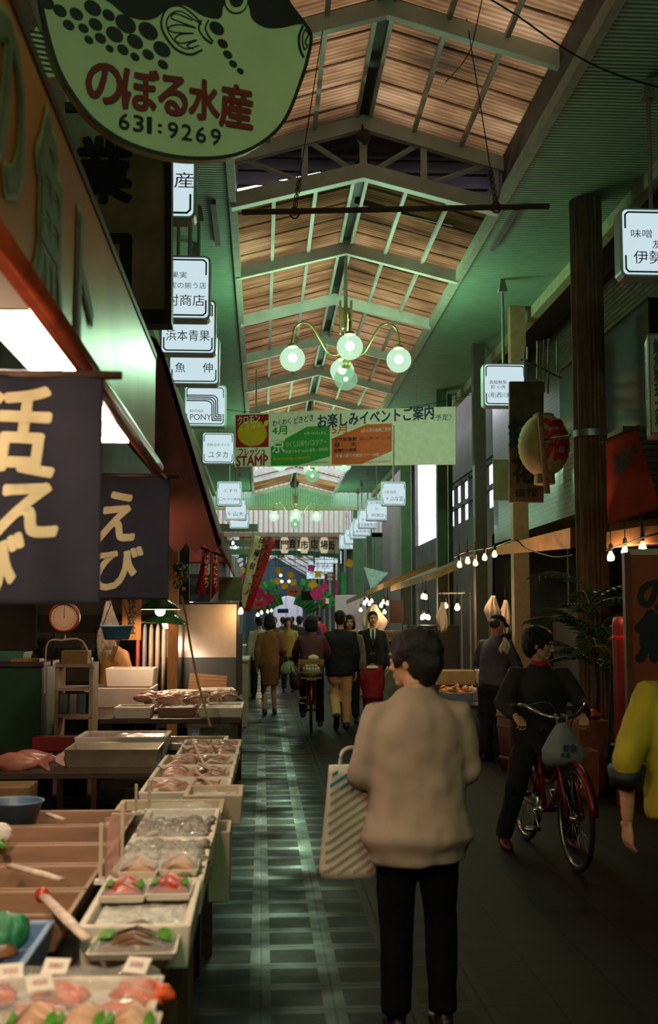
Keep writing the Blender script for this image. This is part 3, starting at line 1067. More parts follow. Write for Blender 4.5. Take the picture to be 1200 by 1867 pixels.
# pectoral fin drawn in loops, gill arcs, eye, mouth
b = MB()
def draw(pts, wpx=4, closed=False):
    l = [fp.uv(*p) for p in smooth_line(pts, 5, closed)]
    if closed:
        l.append(l[0])
    for q in ribbon(l, wpx / 424 / 2):
        b.prism(q, .003, Matrix.Translation((0, -.0055, 0)))
fin_o = [(368, 92), (345, 100), (318, 88), (298, 60), (294, 38), (305, 16), (328, 12), (352, 28), (366, 45)]
board('pectoral_fin', [fp.uv(*p) for p in smooth_line(fin_o, 5, True)], .003, BELLY, fish, -.0052)
draw(fin_o, 4)
draw([(366, 45), (352, 36), (330, 22), (312, 26), (303, 42), (308, 62), (322, 80), (340, 90), (362, 84)], 3)
draw([(350, 38), (320, 26), (312, 34), (330, 42), (356, 52), (326, 46), (306, 52), (316, 60), (352, 62), (328, 64), (318, 74), (332, 80), (358, 74), (340, 84), (352, 90)], 3.2)
draw([(366, 38), (362, 54), (372, 70), (386, 80)], 4)
draw([(380, 38), (374, 52), (380, 66), (388, 76)], 3)
draw([(430 + 20 * math.cos(a), 3 + 21 * math.sin(a)) for a in [2 * PI * i / 10 for i in range(10)]], 4, True)
draw([(552, 48), (545, 66), (546, 88), (553, 105)], 5)
draw([(556, 54), (551, 70), (554, 90), (560, 84), (556, 78), (562, 62), (556, 54)], 3)
b.obj('fin_and_mouth_line', FBLK, fish)
board('eye', [fp.uv(430 + 20 * math.cos(a), 3 + 21 * math.sin(a)) for a in [2 * PI * i / 18 for i in range(18)]], .003, BELLY, fish, -.0078)
b = MB()
for r0, mm in ((14, 0), ):
    b.prism([fp.uv(430 + 13 * math.cos(a), 1 + 14 * math.sin(a)) for a in [2 * PI * i / 18 for i in range(18)]], .002, Matrix.Translation((0, -.0105, 0)))
b.obj('pupil', FBLK, fish)
# tail fin on the left
tail = [(52, 92), (55, 62), (68, 45), (78, 62), (86, 100), (101, 138), (82, 138), (62, 122)]
board('tail_fin', [fp.uv(*p) for p in tail], .05, BELLY, fish, .015)
b = MB()
for k in range(8):
    y = 54 + k * 10
    for q in ribbon([fp.uv(56 + k * 1.5, y), fp.uv(80 + k * 2.4, y + 5)], .005):
        b.prism(q, .003, Matrix.Translation((0, .012, 0)))
b.obj('tail_stripe', FBLK, fish)
BRUSH = M('brush_red', (140, 34, 28), .6, var=.1)
for ch, x, y, ww, hh in (('の', 190, 153, 62, 74), ('ぼ', 256, 164, 64, 80), ('る', 315, 175, 52, 74), ('水', 372, 183, 56, 76), ('産', 430, 195, 62, 84)):
    u, v = fp.uv(x, y)
    write(ch, BRUSH, fish, (u, v), ww / 424 * 1.03, hh / 424, y=-.006, bold=.045, res=4)
for ch, x, y in zip('631:9269', (226, 252, 272, 291, 315, 340, 366, 393), (222, 226, 229, 235, 238, 242, 246, 250)):
    u, v = fp.uv(x, y)
    write(ch, INK, fish, (u, v), (.046 if ch not in '1:' else .02), .072 if ch != ':' else .04, y=-.006, bold=.02)
b = MB()
for x in (-.35, .35):
    b.tube([(x, .035, .5), (x, .035, SOF - fp.o.z)], .012, 6)
b.obj('hanger_rod', DARKM, fish)

# ------------------------------------------------------------------ dark framed board beneath it
dp = Plane(P(245, 440, 6.9), 0)
db = thing('dark_sign_board', 'dim framed signboard with heavy black characters under the fish sign', 'sign', dp.o)
def quad(pl, x0, y0, x1, y1):
    return [pl.uv(x0, y1), pl.uv(x1, y1), pl.uv(x1, y0), pl.uv(x0, y0)]
board('panel', quad(dp, 120, 200, 301, 568), .1, M('dull_sign_face', (150, 154, 126), .5, var=.25, scale=3), db)
b = MB()
for q in ((120, 190, 301, 206), (301, 190, 313, 592), (120, 566, 301, 592)):
    b.prism(quad(dp, *q), .16, Matrix.Translation((0, -.03, 0)))
b.obj('frame', DARKM, db)
u, v = dp.uv(190, 310)
write('業', FBLK, db, (u, v), .32, .4, bold=.05)
u, v = dp.uv(180, 480)
write('口', FBLK, db, (u, v), .36, .34, bold=.07)
b = MB()
for x in (-.1, .12):
    b.tube([(x, .05, .7), (x, .05, SOF - dp.o.z)], .015, 6)
b.obj('hanger_rod', DARKM, db)

# ------------------------------------------------------------------ event banner across the street
bl, br_ = P(428, 801, 20.8), P(831, 794, 19.5)
brz = math.atan2(br_.y - bl.y, br_.x - bl.x)
BW = (br_.xy - bl.xy).length
bp_ = Plane((bl + br_) / 2, brz)
ban = thing('event_banner', 'wide cream event banner with green and orange panels hanging across the street', 'banner', bp_.o, brz)
BCR = M('banner_cream', (240, 242, 218), .5, var=.05)
board('panel', [bp_.uv(*p) for p in ((428, 851), (831, 847), (831, 741), (428, 754))], .03, BCR, ban)
def bpoly(name, pts, mat, y=-.004):
    return board(name, [bp_.uv(*p) for p in pts], .003, mat, ban, y)
BG = M('banner_green', (56, 158, 60), .5, var=.08)
BO = M('banner_orange', (226, 104, 48), .5, var=.08)
BR = M('banner_red', (166, 30, 26), .5, var=.05)
BY = M('banner_yellow', (214, 176, 40), .5, var=.05)
bpoly('green_panel', ((494, 815), (560, 778), (602, 776), (602, 832), (545, 848), (494, 849)), BG)
bpoly('orange_panel', ((605, 800), (668, 774), (715, 772), (715, 822), (660, 846), (605, 847)), BO)
bpoly('divider', ((601.5, 778), (604.5, 778), (604.5, 850), (601.5, 850)), BCR)
bpoly('divider', ((717, 775), (719.5, 775), (719.5, 849), (717, 849)), M('grey_line', (150, 156, 130), .6))
bpoly('stamp_panel', ((430, 757), (490, 755), (490, 815), (430, 816)), BR)
bpoly('stamp_sun', [(460 + 27 * math.cos(a), 790 + 24 * math.sin(a)) for a in [2 * PI * i / 18 for i in range(18)]], BY, -.0065)
b = MB()
for k in range(5):
    x = 434 + k * 11.5
    b.prism([bp_.uv(*p) for p in ((x, 787 - k * 2.4), (x + 8, 786 - k * 2.4), (x + 10, 775 - k * 2.2), (x + 3, 776 - k * 2.2))], .002, Matrix.Translation((0, -.009, 0)))
b.obj('stamp_rays', M('banner_yellow_pale', (226, 196, 80), .5), ban)
def bw(t, x, y, w_, h_, mat, bold=.02, slant=0, nm='lettering'):
    u, v = bp_.uv(x, y)
    write(t, mat, ban, (u, v), w_ * BW / 403, h_ * BW / 403, y=-.01, bold=bold, slant=slant, name=nm)
WH = M('banner_white', (226, 226, 206), .5, var=.03)
bw('クロモン', 454, 765, 42, 15, WH, .03, .06)
bw('フレッシュ', 460, 824, 50, 14, BR, .03)
bw('STAMP', 460, 840, 60, 18, BR, .04)
bw('わくわく', 514, 770, 34, 11, NAVYL, .015, .1)
bw('どきどき', 554, 764, 36, 12, NAVYL, .015, .12)
bw('お楽しみイベントご案内', 684, 760, 208, 24, NAVYL, .03, .035)
bw('〈予定〉', 806, 761, 34, 11, NAVYL, .01)
bw('4月', 510, 785, 28, 15, BG, .03)
bw('5月', 619, 783, 27, 16, BO, .03)
bw('京', 508, 812, 24, 27, WH, .02)
bw('づくし日帰りバスツアー', 558, 808, 76, 11, WH, .01, .03)
bw('(葵祭りかきつばた鑑賞・茶料理)', 559, 822, 80, 7, WH, .01, .03)
bw('4月18日(土)', 574, 790, 40, 6, WH, .01)
bw('市場利用者を御招待', 532, 836, 70, 6, BY, .01)
bw('4/8(水)午後3時締切', 575, 844, 52, 5, BG, .01)
bw('6月公演の観劇ご招待', 686, 784, 54, 7, WH, .01)
bw('松竹新喜劇', 630, 801, 40, 7, INK, .02)
bw('藤山寛美 公演', 684, 799, 56, 6, BR, .01)
bw('昼 　 天', 630, 811, 40, 8, INK, .02)
bw('歌舞伎大劇場', 630, 821, 40, 7, INK, .02)
bw('先着12組で先観劇ペア一10組', 652, 830, 78, 6, WH, .01)
bw('(月)(木)午後2時締切', 690, 842, 46, 5, BO, .01)
for x in (-BW * .4, BW * .33):
    MB().tube([(x, .015, .48), (x, .015, SOF - bp_.o.z)], .012, 6).obj('hanger_rod', PIPE, ban)

# ------------------------------------------------------------------ globe chandeliers
BRASS = M('green_brass', (128, 124, 70), .35, metal=.6, var=.1)
def globe_mat(name, tint, clear, glow):
    m = bpy.data.materials.new(name)
    m.use_nodes = True
    nt = m.node_tree
    nt.nodes.clear()
    o = nt.nodes.new('ShaderNodeOutputMaterial')
    tr_ = nt.nodes.new('ShaderNodeBsdfTransparent')
    tr_.inputs[0].default_value = (*tint, 1)
    e = nt.nodes.new('ShaderNodeEmission')
    e.inputs[0].default_value = (*tint, 1)
    e.inputs[1].default_value = glow
    x = nt.nodes.new('ShaderNodeMixShader')
    x.inputs[0].default_value = clear
    nt.links.new(e.outputs[0], x.inputs[1])
    nt.links.new(tr_.outputs[0], x.inputs[2])
    nt.links.new(x.outputs[0], o.inputs[0])
    return m
GLOBE = globe_mat('frosted_lamp_globe', (.72, 1.0, .76), .42, 1.0)
GCLEAR = globe_mat('ribbed_lamp_globe', (.62, .95, .66), .55, .55)
GBULB = E('mercury_bulb', (.76, 1.0, .78), GLOBE_L)

def chandelier(Y, label, zc=5.05, ztop=6.5):
    t = thing('globe_chandelier', label, 'chandelier', (RX + .03, Y, zc), 0, 'globe chandeliers along the arcade')
    MB().tube([(0, 0, .1), (0, 0, ztop - zc)], .026, 10).obj('stem', PIPE, t)
    b = MB()
    b.box((0, 0, .56), (.12, .12, .28))
    for sx in (-1, 1):
        b.box((sx * .075, 0, .58), (.03, .05, .46))
    b.obj('collar', M('lamp_collar', (110, 92, 56), .5), t, bevel=.008)
    MB().lathe([(.02, .02), (.06, .04), (.07, .12), (.05, .2), (.025, .24)], n=16).obj('hub', BRASS, t, True)
    prof = smooth_line([(.03, .10), (.14, .05), (.24, .09), (.34, .26), (.46, .45), (.58, .50), (.69, .42), (.72, .24), (.72, .19)], 4)
    for k in range(4):
        a = k * PI / 2
        pts = [(p.x * math.cos(a), p.x * math.sin(a), p.y) for p in prof]
        MB().tube(pts, .017, 8).obj('arm', BRASS, t, True)
        c = Vector((.72 * math.cos(a), .72 * math.sin(a), 0))
        MB().lathe([(.02, .215), (.05, .20), (.075, .165), (.055, .155)], c, 16).obj('globe_cap', BRASS, t, True)
        g = MB().ball(c, .17, 20, 12).obj('globe', GLOBE, t, True)
        MB().ball(c + Vector((0, 0, .01)), .058, 8, 6).obj('bulb', GBULB, g, True)
    b = MB()
    rs = []
    for i in range(13):
        th = PI * (i / 12) * .99 + .015
        rs.append([Vector((.155 * math.sin(th) * (1 + .035 * math.cos(12 * 2 * PI * q / 48)) * math.cos(2 * PI * q / 48), .155 * math.sin(th) * (1 + .035 * math.cos(12 * 2 * PI * q / 48)) * math.sin(2 * PI * q / 48), -.27 - .155 * math.cos(th))) for q in range(48)])
    b.rings(rs)
    g = b.obj('ribbed_globe', GCLEAR, t, True)
    MB().ball((0, 0, -.27), .03, 8, 6).obj('bulb', E('small_green_bulb', (.66, 1, .7), 12), g, True)
    MB().lathe([(.02, .03), (.07, -.06), (.06, -.12)], n=16).obj('globe_cap', BRASS, t, True)
    return t
ch0 = chandelier(15.4, 'nearest globe chandelier in view, four round lamps above the event banner')
dup(ch0, (RX + .03, 26.0, 5.05), 0, 'second globe chandelier, its lamps showing just under the event banner')
dup(ch0, (RX + .03, 39.4, 5.05), 0, 'third globe chandelier hanging before the green gable')
chandelier(58.0, 'farthest globe chandelier, deep in the arcade behind the paper lanterns', 5.05, 6.8)
dup(ch0, (RX + .03, -1.6, 5.05), R(20), 'unseen globe chandelier added behind the viewer to light the fish sign')  # out of view, added to light the face of the fish sign

# ------------------------------------------------------------------ bar on wires, cables, loudspeaker
a, c = P(441, 387, 9.6), P(1001, 376, 9.6)
hb = thing('hanging_bar', 'long dark bar hung level on two wires below the roof', 'bar', (a + c) / 2)
o_ = (a + c) / 2
MB().tube([a - o_, c - o_], .026, 8).obj('bar', M('rusty_dark', (58, 40, 34), .6, var=.3), hb)
for (x0, y0, x1, y1) in ((537, 384, 598, -4), (905, 374, 845, -4)):
    p0, p1 = P(x0, y0, 9.6), P(x1, y1, 9.85)
    MB().tube([p0 - o_, p1 - o_], .005, 5).obj('wire', BLACK, hb)
    b = MB()
    for k in range(6):
        q = p0 - o_ + (p1 - p0) * (k * .03)
        b.tube([q + Vector((.018 * math.cos(t_), .004, .03 * math.sin(t_))) for t_ in [2 * PI * i / 8 for i in range(9)]], .005, 4)
    b.tube([p0 - o_ + Vector((.04 * math.cos(t_), 0, .05 * math.sin(t_) - .02)) for t_ in [2 * PI * i / 10 for i in range(11)]], .007, 4)
    b.obj('chain_hook', DARKM, hb)
def cable(name, label, pts, r=.008, mat=None, cat='cable'):
    o = MB().tube(smooth_line([Vector(p) for p in pts], 5), r, 5).obj(name, mat or BLACK)
    return tag(o, label, cat)
cable('electric_cable', 'loose black cable crossing from the roof frame to the green soffit', [P(880, -10, 8.6), P(945, 30, 8.7), P(1010, 76, 8.7), P(1070, 112, 8.6), P(1130, 138, 8.4), P(1205, 160, 8.2)])
cable('electric_cable', 'thin black cable looping below the near roof panels', [P(880, -5, 9.3), P(866, 60, 9.5), P(858, 90, 9.7), P(840, 120, 9.9), P(812, 150, 10.2)], .005)
cable('electric_cable', 'thin wire crossing behind the banner top towards the right', [P(400, 745, 21.5), P(480, 753, 21.5), P(600, 752, 21.5), P(750, 742, 21.5), P(880, 715, 21.5)], .006)
sp = thing('loudspeaker', 'small round dark loudspeaker on the truss under the roof ridge', 'loudspeaker', P(663, 250, 12.05))
MB().lathe([(.055, -.05), (.075, -.03), (.075, .05), (.05, .06)], n=18, mat=Matrix.Rotation(PI / 2, 3, 'X')).obj('drum', M('speaker_brown', (52, 36, 36), .6), sp, True)
MB().tube([(0, .03, .06), (0, .15, .2)], .012, 6).obj('bracket', DARKM, sp)
sp2 = thing('loudspeaker', 'dark drum loudspeaker by the far ridge under the short roof', 'loudspeaker', P(537, 882, 41.6))
MB().lathe([(.12, -.1), (.16, -.05), (.16, .1), (.1, .12)], n=18, mat=Matrix.Rotation(PI / 2, 3, 'X')).obj('drum', M('speaker_brown', (52, 36, 36), .6), sp2, True)
MB().tube([(0, .03, .1), (0, .03, .42)], .03, 6).obj('bracket', DARKM, sp2)

# ------------------------------------------------------------------ orange fascia board over the near stall
fb = thing('fascia_sign', 'long orange fascia signboard with faded grey-green characters, over the near left stall', 'sign', (-.56, 4.2, 2.62))
ORG = M('orange_board', (214, 112, 28), .34, var=.14, scale=2.2, bump=.05, bscale=4, spec=.3)
MB().span((-.03, -2.2, -.28), (0, 1.8, .29)).obj('panel', ORG, fb)
RUST = M('rust_red_rail', (122, 52, 28), .3, var=.2)
MB().tube([(.015, -2.2, -.30), (.015, 1.82, -.285)], .032, 10).obj('bottom_rail', RUST, fb, True)
MB().span((-.05, -2.2, .28), (.005, 1.8, .31)).obj('top_trim', M('dark_red', (70, 26, 18), .5), fb)
FADED = M('faded_grey_green', (116, 120, 84), .6, var=.2)
FADEO = M('faded_outline', (190, 180, 124), .6, var=.2)
for ch, yy, zz, ww, hh in (('の', -1.75, .04, .34, .36), ('魚', -1.22, -.02, .36, .46), ('ト', -.62, -.06, .3, .40)):
    for mt, bo, off in ((FADEO, .07, .003), (FADED, .03, .006)):
        me = glyphs(ch, ww * (1 + bo), hh * (1 + bo * .8), bold=bo)
        me.materials.append(mt)
        o = bpy.data.objects.new('lettering', me)
        COL.objects.link(o)
        o.parent = fb
        o.rotation_euler = (0, 0, PI / 2)
        o.location = (off, yy, zz)
# fluorescent tubes under it
TUBE = E('fluorescent_tube', (1.0, .80, .58), TUBE_L)
for k, (y0, y1) in enumerate(((3.2, 4.4), (4.5, 5.7))):
    fl = thing('fluorescent_lamp', ('bare fluorescent tubes above the near stall, behind the first dark cloth', 'second bare tube fixture behind the orange board, farther in')[k], 'lamp', (-.74, (y0 + y1) / 2, 2.43))
    h = (y1 - y0) / 2
    MB().span((-.12, -h, .03), (.1, h, .09)).obj('housing', M('white_enamel', (214, 208, 196), .4, var=.04), fl)
    for x in (-.06, .05):
        MB().tube([(x, -h + .03, 0), (x, h - .03, 0)], .017, 8).obj('tube', TUBE, fl, True)
    for yy in (-h + .015, h - .015):
        MB().box((-.005, yy, .01), (.18, .025, .06)).obj('lamp_holder', M('white_enamel', (214, 208, 196), .4), fl)

# ------------------------------------------------------------------ dark blue cloths (noren)
NAVY = M('navy_cloth', (20, 20, 35), .85, var=.12, scale=14, bump=.25, bscale=300)
CHALK = M('cloth_white', (172, 160, 126), .85, var=.05)
def noren(px0, px1, py0, py1, Y, chars, label, amp=.012):
    a = P(px0, py0, Y)
    c = P(px1, py1, Y)
    w, h = c.x - a.x, a.z - c.z
    o = Vector(((a.x + c.x) / 2, Y, a.z))
    t = thing('shop_curtain', label, 'curtain', o)
    def wave(x, z):
        return amp * math.sin(x * 17 + z * 3) * min(1, -z * 3 + .15) + .6 * amp * math.sin(x * 31 + 1 + z * 6)
    MB().sheet(lambda u, v: ((u - .5) * w, wave((u - .5) * w, -v * h), -v * h), 40, 40).obj('cloth', NAVY, t, True, solid=.003)
    MB().tube([(-w / 2 - .05, .004, .004), (w / 2 + .05, .004, .004)], .012, 8).obj('curtain_rod', WOODD, t, True)
    for (ch, x, y, ww, hh, sh) in chars:
        q = P(x, y, Y) - o
        s = F / Y
        me = glyphs(ch, ww / s, hh / s, bold=.04, res=4, ital=sh)
        import bmesh
        bm = bmesh.new()
        bm.from_mesh(me)
        bmesh.ops.triangulate(bm, faces=bm.faces)
        bmesh.ops.subdivide_edges(bm, edges=[e for e in bm.edges if e.calc_length() > .05], cuts=2)
        bm.to_mesh(me)
        bm.free()
        for v in me.vertices:
            yk = v.co.y
            v.co.x += q.x
            v.co.z += q.z
            v.co.y = wave(v.co.x, v.co.z) - .0035 + yk
        me.materials.append(CHALK)
        o2_ = bpy.data.objects.new('lettering', me)
        COL.objects.link(o2_)
        o2_.parent = t
    return t
noren(-90, 181, 683, 1102, 3.12, [('活', 24, 782, 130, 150, .12), ('え', 46, 912, 112, 130, .2), ('び', -14, 1040, 110, 130, .2)],
      'nearest dark blue shop curtain with big cream brush characters, at the left edge')
noren(156, 307, 868, 1093, 6.05, [('え', 211, 942, 66, 86, .2), ('び', 216, 1036, 84, 76, .2)],
      'smaller dark blue shop curtain with two cream characters, hanging behind the first')
cable('cord', 'pale cord tied from the orange board to the small curtain', [P(262, 830, 6.05), P(283, 852, 6.03), P(304, 872, 6.04)], .006, M('pale_cord', (170, 140, 90), .8))

# ------------------------------------------------------------------ steep dark awning with scallops
AWN = M('dark_red_awning', (112, 50, 38), .75, var=.25, scale=3)
aw = thing('awning', 'steep dark red awning with scalloped edge behind the blue curtains', 'awning', (0, 7.0, 0))
AWP = [P(252, 600, 7.0), P(285, 618, 7.0), P(300, 648, 7.0), P(404, 996, 7.0)]
prof = [Vector((p.x, p.z)) for p in AWP]
rs = []
for y in (0, .02, 2.4):
    rs.append([Vector((p.x, y, p.y)) for p in prof] + [Vector((p.x - .02, y, p.y - .02)) for p in reversed(prof)])
MB().rings(rs).obj('canopy', AWN, aw)
x0, x1 = P(308, 900, 7.0).x, P(404, 996, 7.0).x
zb = P(404, 990, 7.0).z
poly = [(prof[0].x, prof[0].y), (prof[2].x, prof[2].y), (x1, zb + .02)]
n = 3
sc = []
for i in range(n):
    for k in range(7):
        a = k / 6
        sc.append((x1 - (x1 - x0) * (i + a) / n, zb - .055 * math.sin(a * PI)))
poly = [(prof[1].x, prof[1].y), (prof[2].x, prof[2].y)] + sc + [(x0, zb + .3), (prof[0].x - .15, prof[0].y - .6), (prof[0].x, prof[0].y)]
MB().prism(poly[::-1], .012).obj('side_valance', AWN, aw)
rs = MB()
for i in range(8):
    y0 = i * .3
    rs.prism([(y0 + .3 * k / 6, -.05 * math.sin(PI * k / 6)) for k in range(7)] + [(y0 + .3, .06), (y0, .06)], .01, Matrix.Translation((x1, 0, zb)) @ Matrix.Rotation(PI / 2, 4, 'Z'))
rs.obj('front_valance', AWN, aw)
b = MB()
b.tube([(x0 - .9, .1, 2.5), (x1 - .03, .1, zb + .03)], .012, 6)
b.tube([(x0 - .9, 2.3, 2.5), (x1 - .03, 2.3, zb + .03)], .012, 6)
b.obj('awning_arm', DARKM, aw)
# ================================================================== right hand side signs and hangings
KN = M('paper_cream', (170, 150, 104), .8, var=.1)
# round lantern behind the post
ln = thing('paper_lantern', 'big round cream paper lantern with red characters, behind the round post', 'lantern', P(992, 812, 12.9))
s = F / 12.9
b = MB()
rs = []
for i in range(25):
    t = PI * (.12 + .76 * i / 24)
    r = .29 * math.sin(t) * (1 + .015 * math.cos(i * PI))
    rs.append([Vector((r * math.cos(2 * PI * k / 28), r * math.sin(2 * PI * k / 28), .36 * math.cos(t))) for k in range(28)])
b.rings(rs)
b.obj('paper_body', KN, ln, True)
MB().lathe([(.11, .30), (.12, .35), (.10, .36)], n=20).obj('end_ring', M('lantern_cap', (150, 130, 90), .7), ln)
MB().lathe([(.11, -.30), (.12, -.44), (.10, -.45)], n=20).obj('end_ring', M('lantern_cap', (150, 130, 90), .7), ln)
me = glyphs('活', .34, .46, bold=.05)
for v in me.vertices:
    x, z = v.co.x + .1, v.co.z + .04
    a = x / .29
    rr = .297 * math.sqrt(max(.05, 1 - (z / .36) ** 2 * .82))
    v.co = (rr * math.sin(a), -rr * math.cos(a) - .004, z)
me.materials.append(RED)
lt = bpy.data.objects.new('lettering', me)
COL.objects.link(lt)
lt.parent = ln
b = MB()
b.tube([P(984, 752, 12.5) - ln.location, P(998, 900, 12.5) - ln.location], .035, 8)
b.obj('wooden_post', WOOD, ln)
b = MB()
b.tube([P(990, 802, 12.5) - ln.location, P(1040, 794, 12.1) - ln.location], .014, 6)
b.obj('bracket_arm', WOODD, ln)

# dark hanging board with brush characters
hp = Plane(P(960, 805, 13.6), 0)
hbd = thing('brush_signboard', 'tall dark wooden signboard with black brush characters beside the paper lantern', 'sign', hp.o)
board('panel', quad(hp, 929, 695, 992, 916), .06, M('dark_sign_wood', (86, 70, 50), .7, var=.25), hbd, bevel=.01)
for ch, x, y, ww, hh in (('釘', 948, 790, .26, .34), ('花', 954, 858, .24, .3)):
    u, v = hp.uv(x, y)
    write(ch, FBLK, hbd, (u, v), ww, hh, bold=.05)
u, v = hp.uv(960, 898)
write('由松', FBLK, hbd, (u, v), .26, .11, bold=.02)
MB().tube([(0, .03, .6), (0, .03, 1.1)], .012, 6).obj('hanger_rod', DARKM, hbd)

# red cloth banner
rp = Plane(P(1155, 870, 9.6), R(-12))
rb = thing('cloth_banner', 'red cloth banner with black brush characters right of the round post', 'banner', rp.o, rp.rz)
REDC = M('red_cloth', (170, 56, 26), .85, var=.18, scale=5, bump=.2, bscale=200)
c0, c1, c2, c3 = [rp.uv(*p) for p in ((1104, 806), (1160, 776), (1206, 925), (1108, 958))]
def bil(u, v):
    x = (c0[0] * (1 - u) + c1[0] * u) * (1 - v) + (c3[0] * (1 - u) + c2[0] * u) * v
    z = (c0[1] * (1 - u) + c1[1] * u) * (1 - v) + (c3[1] * (1 - u) + c2[1] * u) * v
    return (x, .015 * math.sin(x * 12 + z * 5), z)
MB().sheet(bil, 20, 20).obj('cloth', REDC, rb, True, solid=.003)
for ch, x, y in (('活', 1127, 845), ('ふ', 1139, 836), ('ぐ', 1154, 828)):
    u, v = rp.uv(x, y)
    write(ch, FBLK, rb, (u, v), .075, .17, y=-.02, bold=.04)
MB().tube([(c0[0] - .03, 0, c0[1]), (c1[0] + .03, 0, c1[1])], .012, 6).obj('banner_pole', WOODD, rb)

# white vertical box sign
vp = Plane(P(1200, 700, 8.7), R(-14))
vs = thing('vertical_box_sign', 'tall white box sign with a column of black characters at the right edge', 'sign', vp.o, vp.rz)
fu0, fv0 = vp.uv(1186, 792)
fu1, fv1 = vp.uv(1218, 606)
MB().span((fu0, 0, fv0), (fu1, .3, fv1)).obj('housing', M('box_frame', (112, 88, 56), .5), vs, bevel=.006)
MB().span((fu0 + .012, -.006, fv0 + .015), (fu1, 0, fv1 - .02)).obj('front_panel', M('box_white', (150, 146, 128), .4), vs)
MB().span((fu0 - .005, .04, fv0 + .02), (fu0, .26, fv1 - .02)).obj('side_panel', M('box_pale', (156, 162, 150), .4), vs)
write('鮮魚料理大和', FBLK, vs, ((fu0 + fu1) / 2, (fv0 + fv1) / 2), .075, fv1 - fv0 - .1, vertical=True, y=-.01, bold=.03)
me = glyphs('活魚料理大和', .1, fv1 - fv0 - .14, vertical=True, bold=.03)
me.materials.append(FBLK)
o = bpy.data.objects.new('lettering', me)
COL.objects.link(o)
o.parent = vs
o.rotation_euler = (0, 0, -PI / 2)
o.location = (fu0 - .009, .15, (fv0 + fv1) / 2)
MB().span((fu1 - .02, .1, -.05), (fu1 + 1.2, .16, 0)).obj('wall_bracket', DARKM, vs)

# air conditioner on the facade with round fan grille
ac = thing('air_conditioner', 'cream outdoor air conditioner unit on the brick facade right of the post', 'air conditioner', (FACR - .02, 10.9, PZ(715, 10.9, 1110)))
MB().span((-.36, -.42, -.32), (0, .42, .32)).obj('casing', M('ac_cream', (150, 146, 96), .5), ac, bevel=.015)
MB().lathe([(.01, 0), (.24, 0), (.25, .02), (.01, .03)], (-.37, .1, 0), 24, Matrix.Rotation(-PI / 2, 3, 'Y')).obj('fan_grille', DARKM, ac)
MB().span((-.4, -.4, -.42), (0, .4, -.33)).obj('support_shelf', BLACK, ac)
# dark ledge, window hood
struct(MB().span((4.35, 8.2, 4.05), (4.8, 12.5, 4.2)).obj('trim_ledge', BLACK))
struct(MB().span((4.3, 8.0, 2.92), (4.8, 11.6, 3.12)).obj('trim_sill', DARKM))

# upright pipes and dark opening between the posts
dg_ = struct(MB().span((4.6, 13.4, 3.6), (4.74, 17.6, 5.4)).obj('window_3', M('dark_glass', (16, 18, 18), .1)))
pr_ = thing('window_bars', 'upright pale bars before the dark upper window left of the round post', 'bars', (4.2, 14.6, 4.45))
for k, (px, yt, yb) in enumerate(((980, 622, 690), (985, 622, 692), (992, 620, 715), (1001, 618, 718), (1016, 622, 680), (962, 632, 655))):
    a, c = P(px, yt, 14.6), P(px + (0 if k != 3 else -2), yb, 14.6)
    MB().tube([a - pr_.location, c - pr_.location], .014, 6).obj('bar', M('pale_pipe', (120, 116, 92), .5), pr_)
MB().tube([P(950, 655, 14.6) - pr_.location, P(1025, 690, 14.6) - pr_.location], .012, 6).obj('cross_bar', DARKM, pr_)
# grey sheet hoarding, small awning boards along the right shops
gb = MB().box((PX(915, 15.4, 860), 15.4, PZ(875, 15.4, 915)), (.24, .03, .55)).obj('sheet_panel', M('pale_green_sheet', (120, 134, 96), .6))
tag(gb, 'pale green sheet panel hanging left of the dark signboard', 'panel')
struct(MB().span((4.0, 12.6, 2.9), (4.74, 18.4, 3.7)).obj('wall_right_tiles', TILEW))
va = MB()
va.add([P(905, 996, 15.6), P(1040, 962, 12.6), P(1040, 1000, 12.6), P(905, 1012, 15.6), P(905, 996, 15.6) + Vector((1.2, .3, .15)), P(1040, 962, 12.6) + Vector((1.2, .3, .15)), P(1040, 1000, 12.6) + Vector((1.2, .3, .2)), P(905, 1012, 15.6) + Vector((1.2, .3, .2))],
       [(0, 1, 2, 3), (4, 5, 6, 7), (0, 1, 5, 4), (3, 2, 6, 7), (0, 3, 7, 4), (1, 2, 6, 5)])
tag(va.obj('shop_canopy', M('canopy_cream', (168, 116, 70), .6, var=.12)), 'cream canopy edge behind the round post, over the bulbs', 'canopy')
vb = MB()
vb.add([P(1106, 970, 9.6), P(1168, 960, 9.0), P(1168, 992, 9.0), P(1106, 1000, 9.6), P(1106, 970, 9.6) + Vector((1.4, .3, .1)), P(1168, 960, 9.0) + Vector((1.4, .3, .1)), P(1168, 992, 9.0) + Vector((1.4, .3, .1)), P(1106, 1000, 9.6) + Vector((1.4, .3, .1))],
       [(0, 1, 2, 3), (4, 5, 6, 7), (0, 1, 5, 4), (3, 2, 6, 7), (0, 3, 7, 4), (1, 2, 6, 5)])
tag(vb.obj('shop_canopy', M('canopy_cream', (168, 116, 70), .6, var=.12)), 'cream canopy edge right of the round post under the red banner', 'canopy')
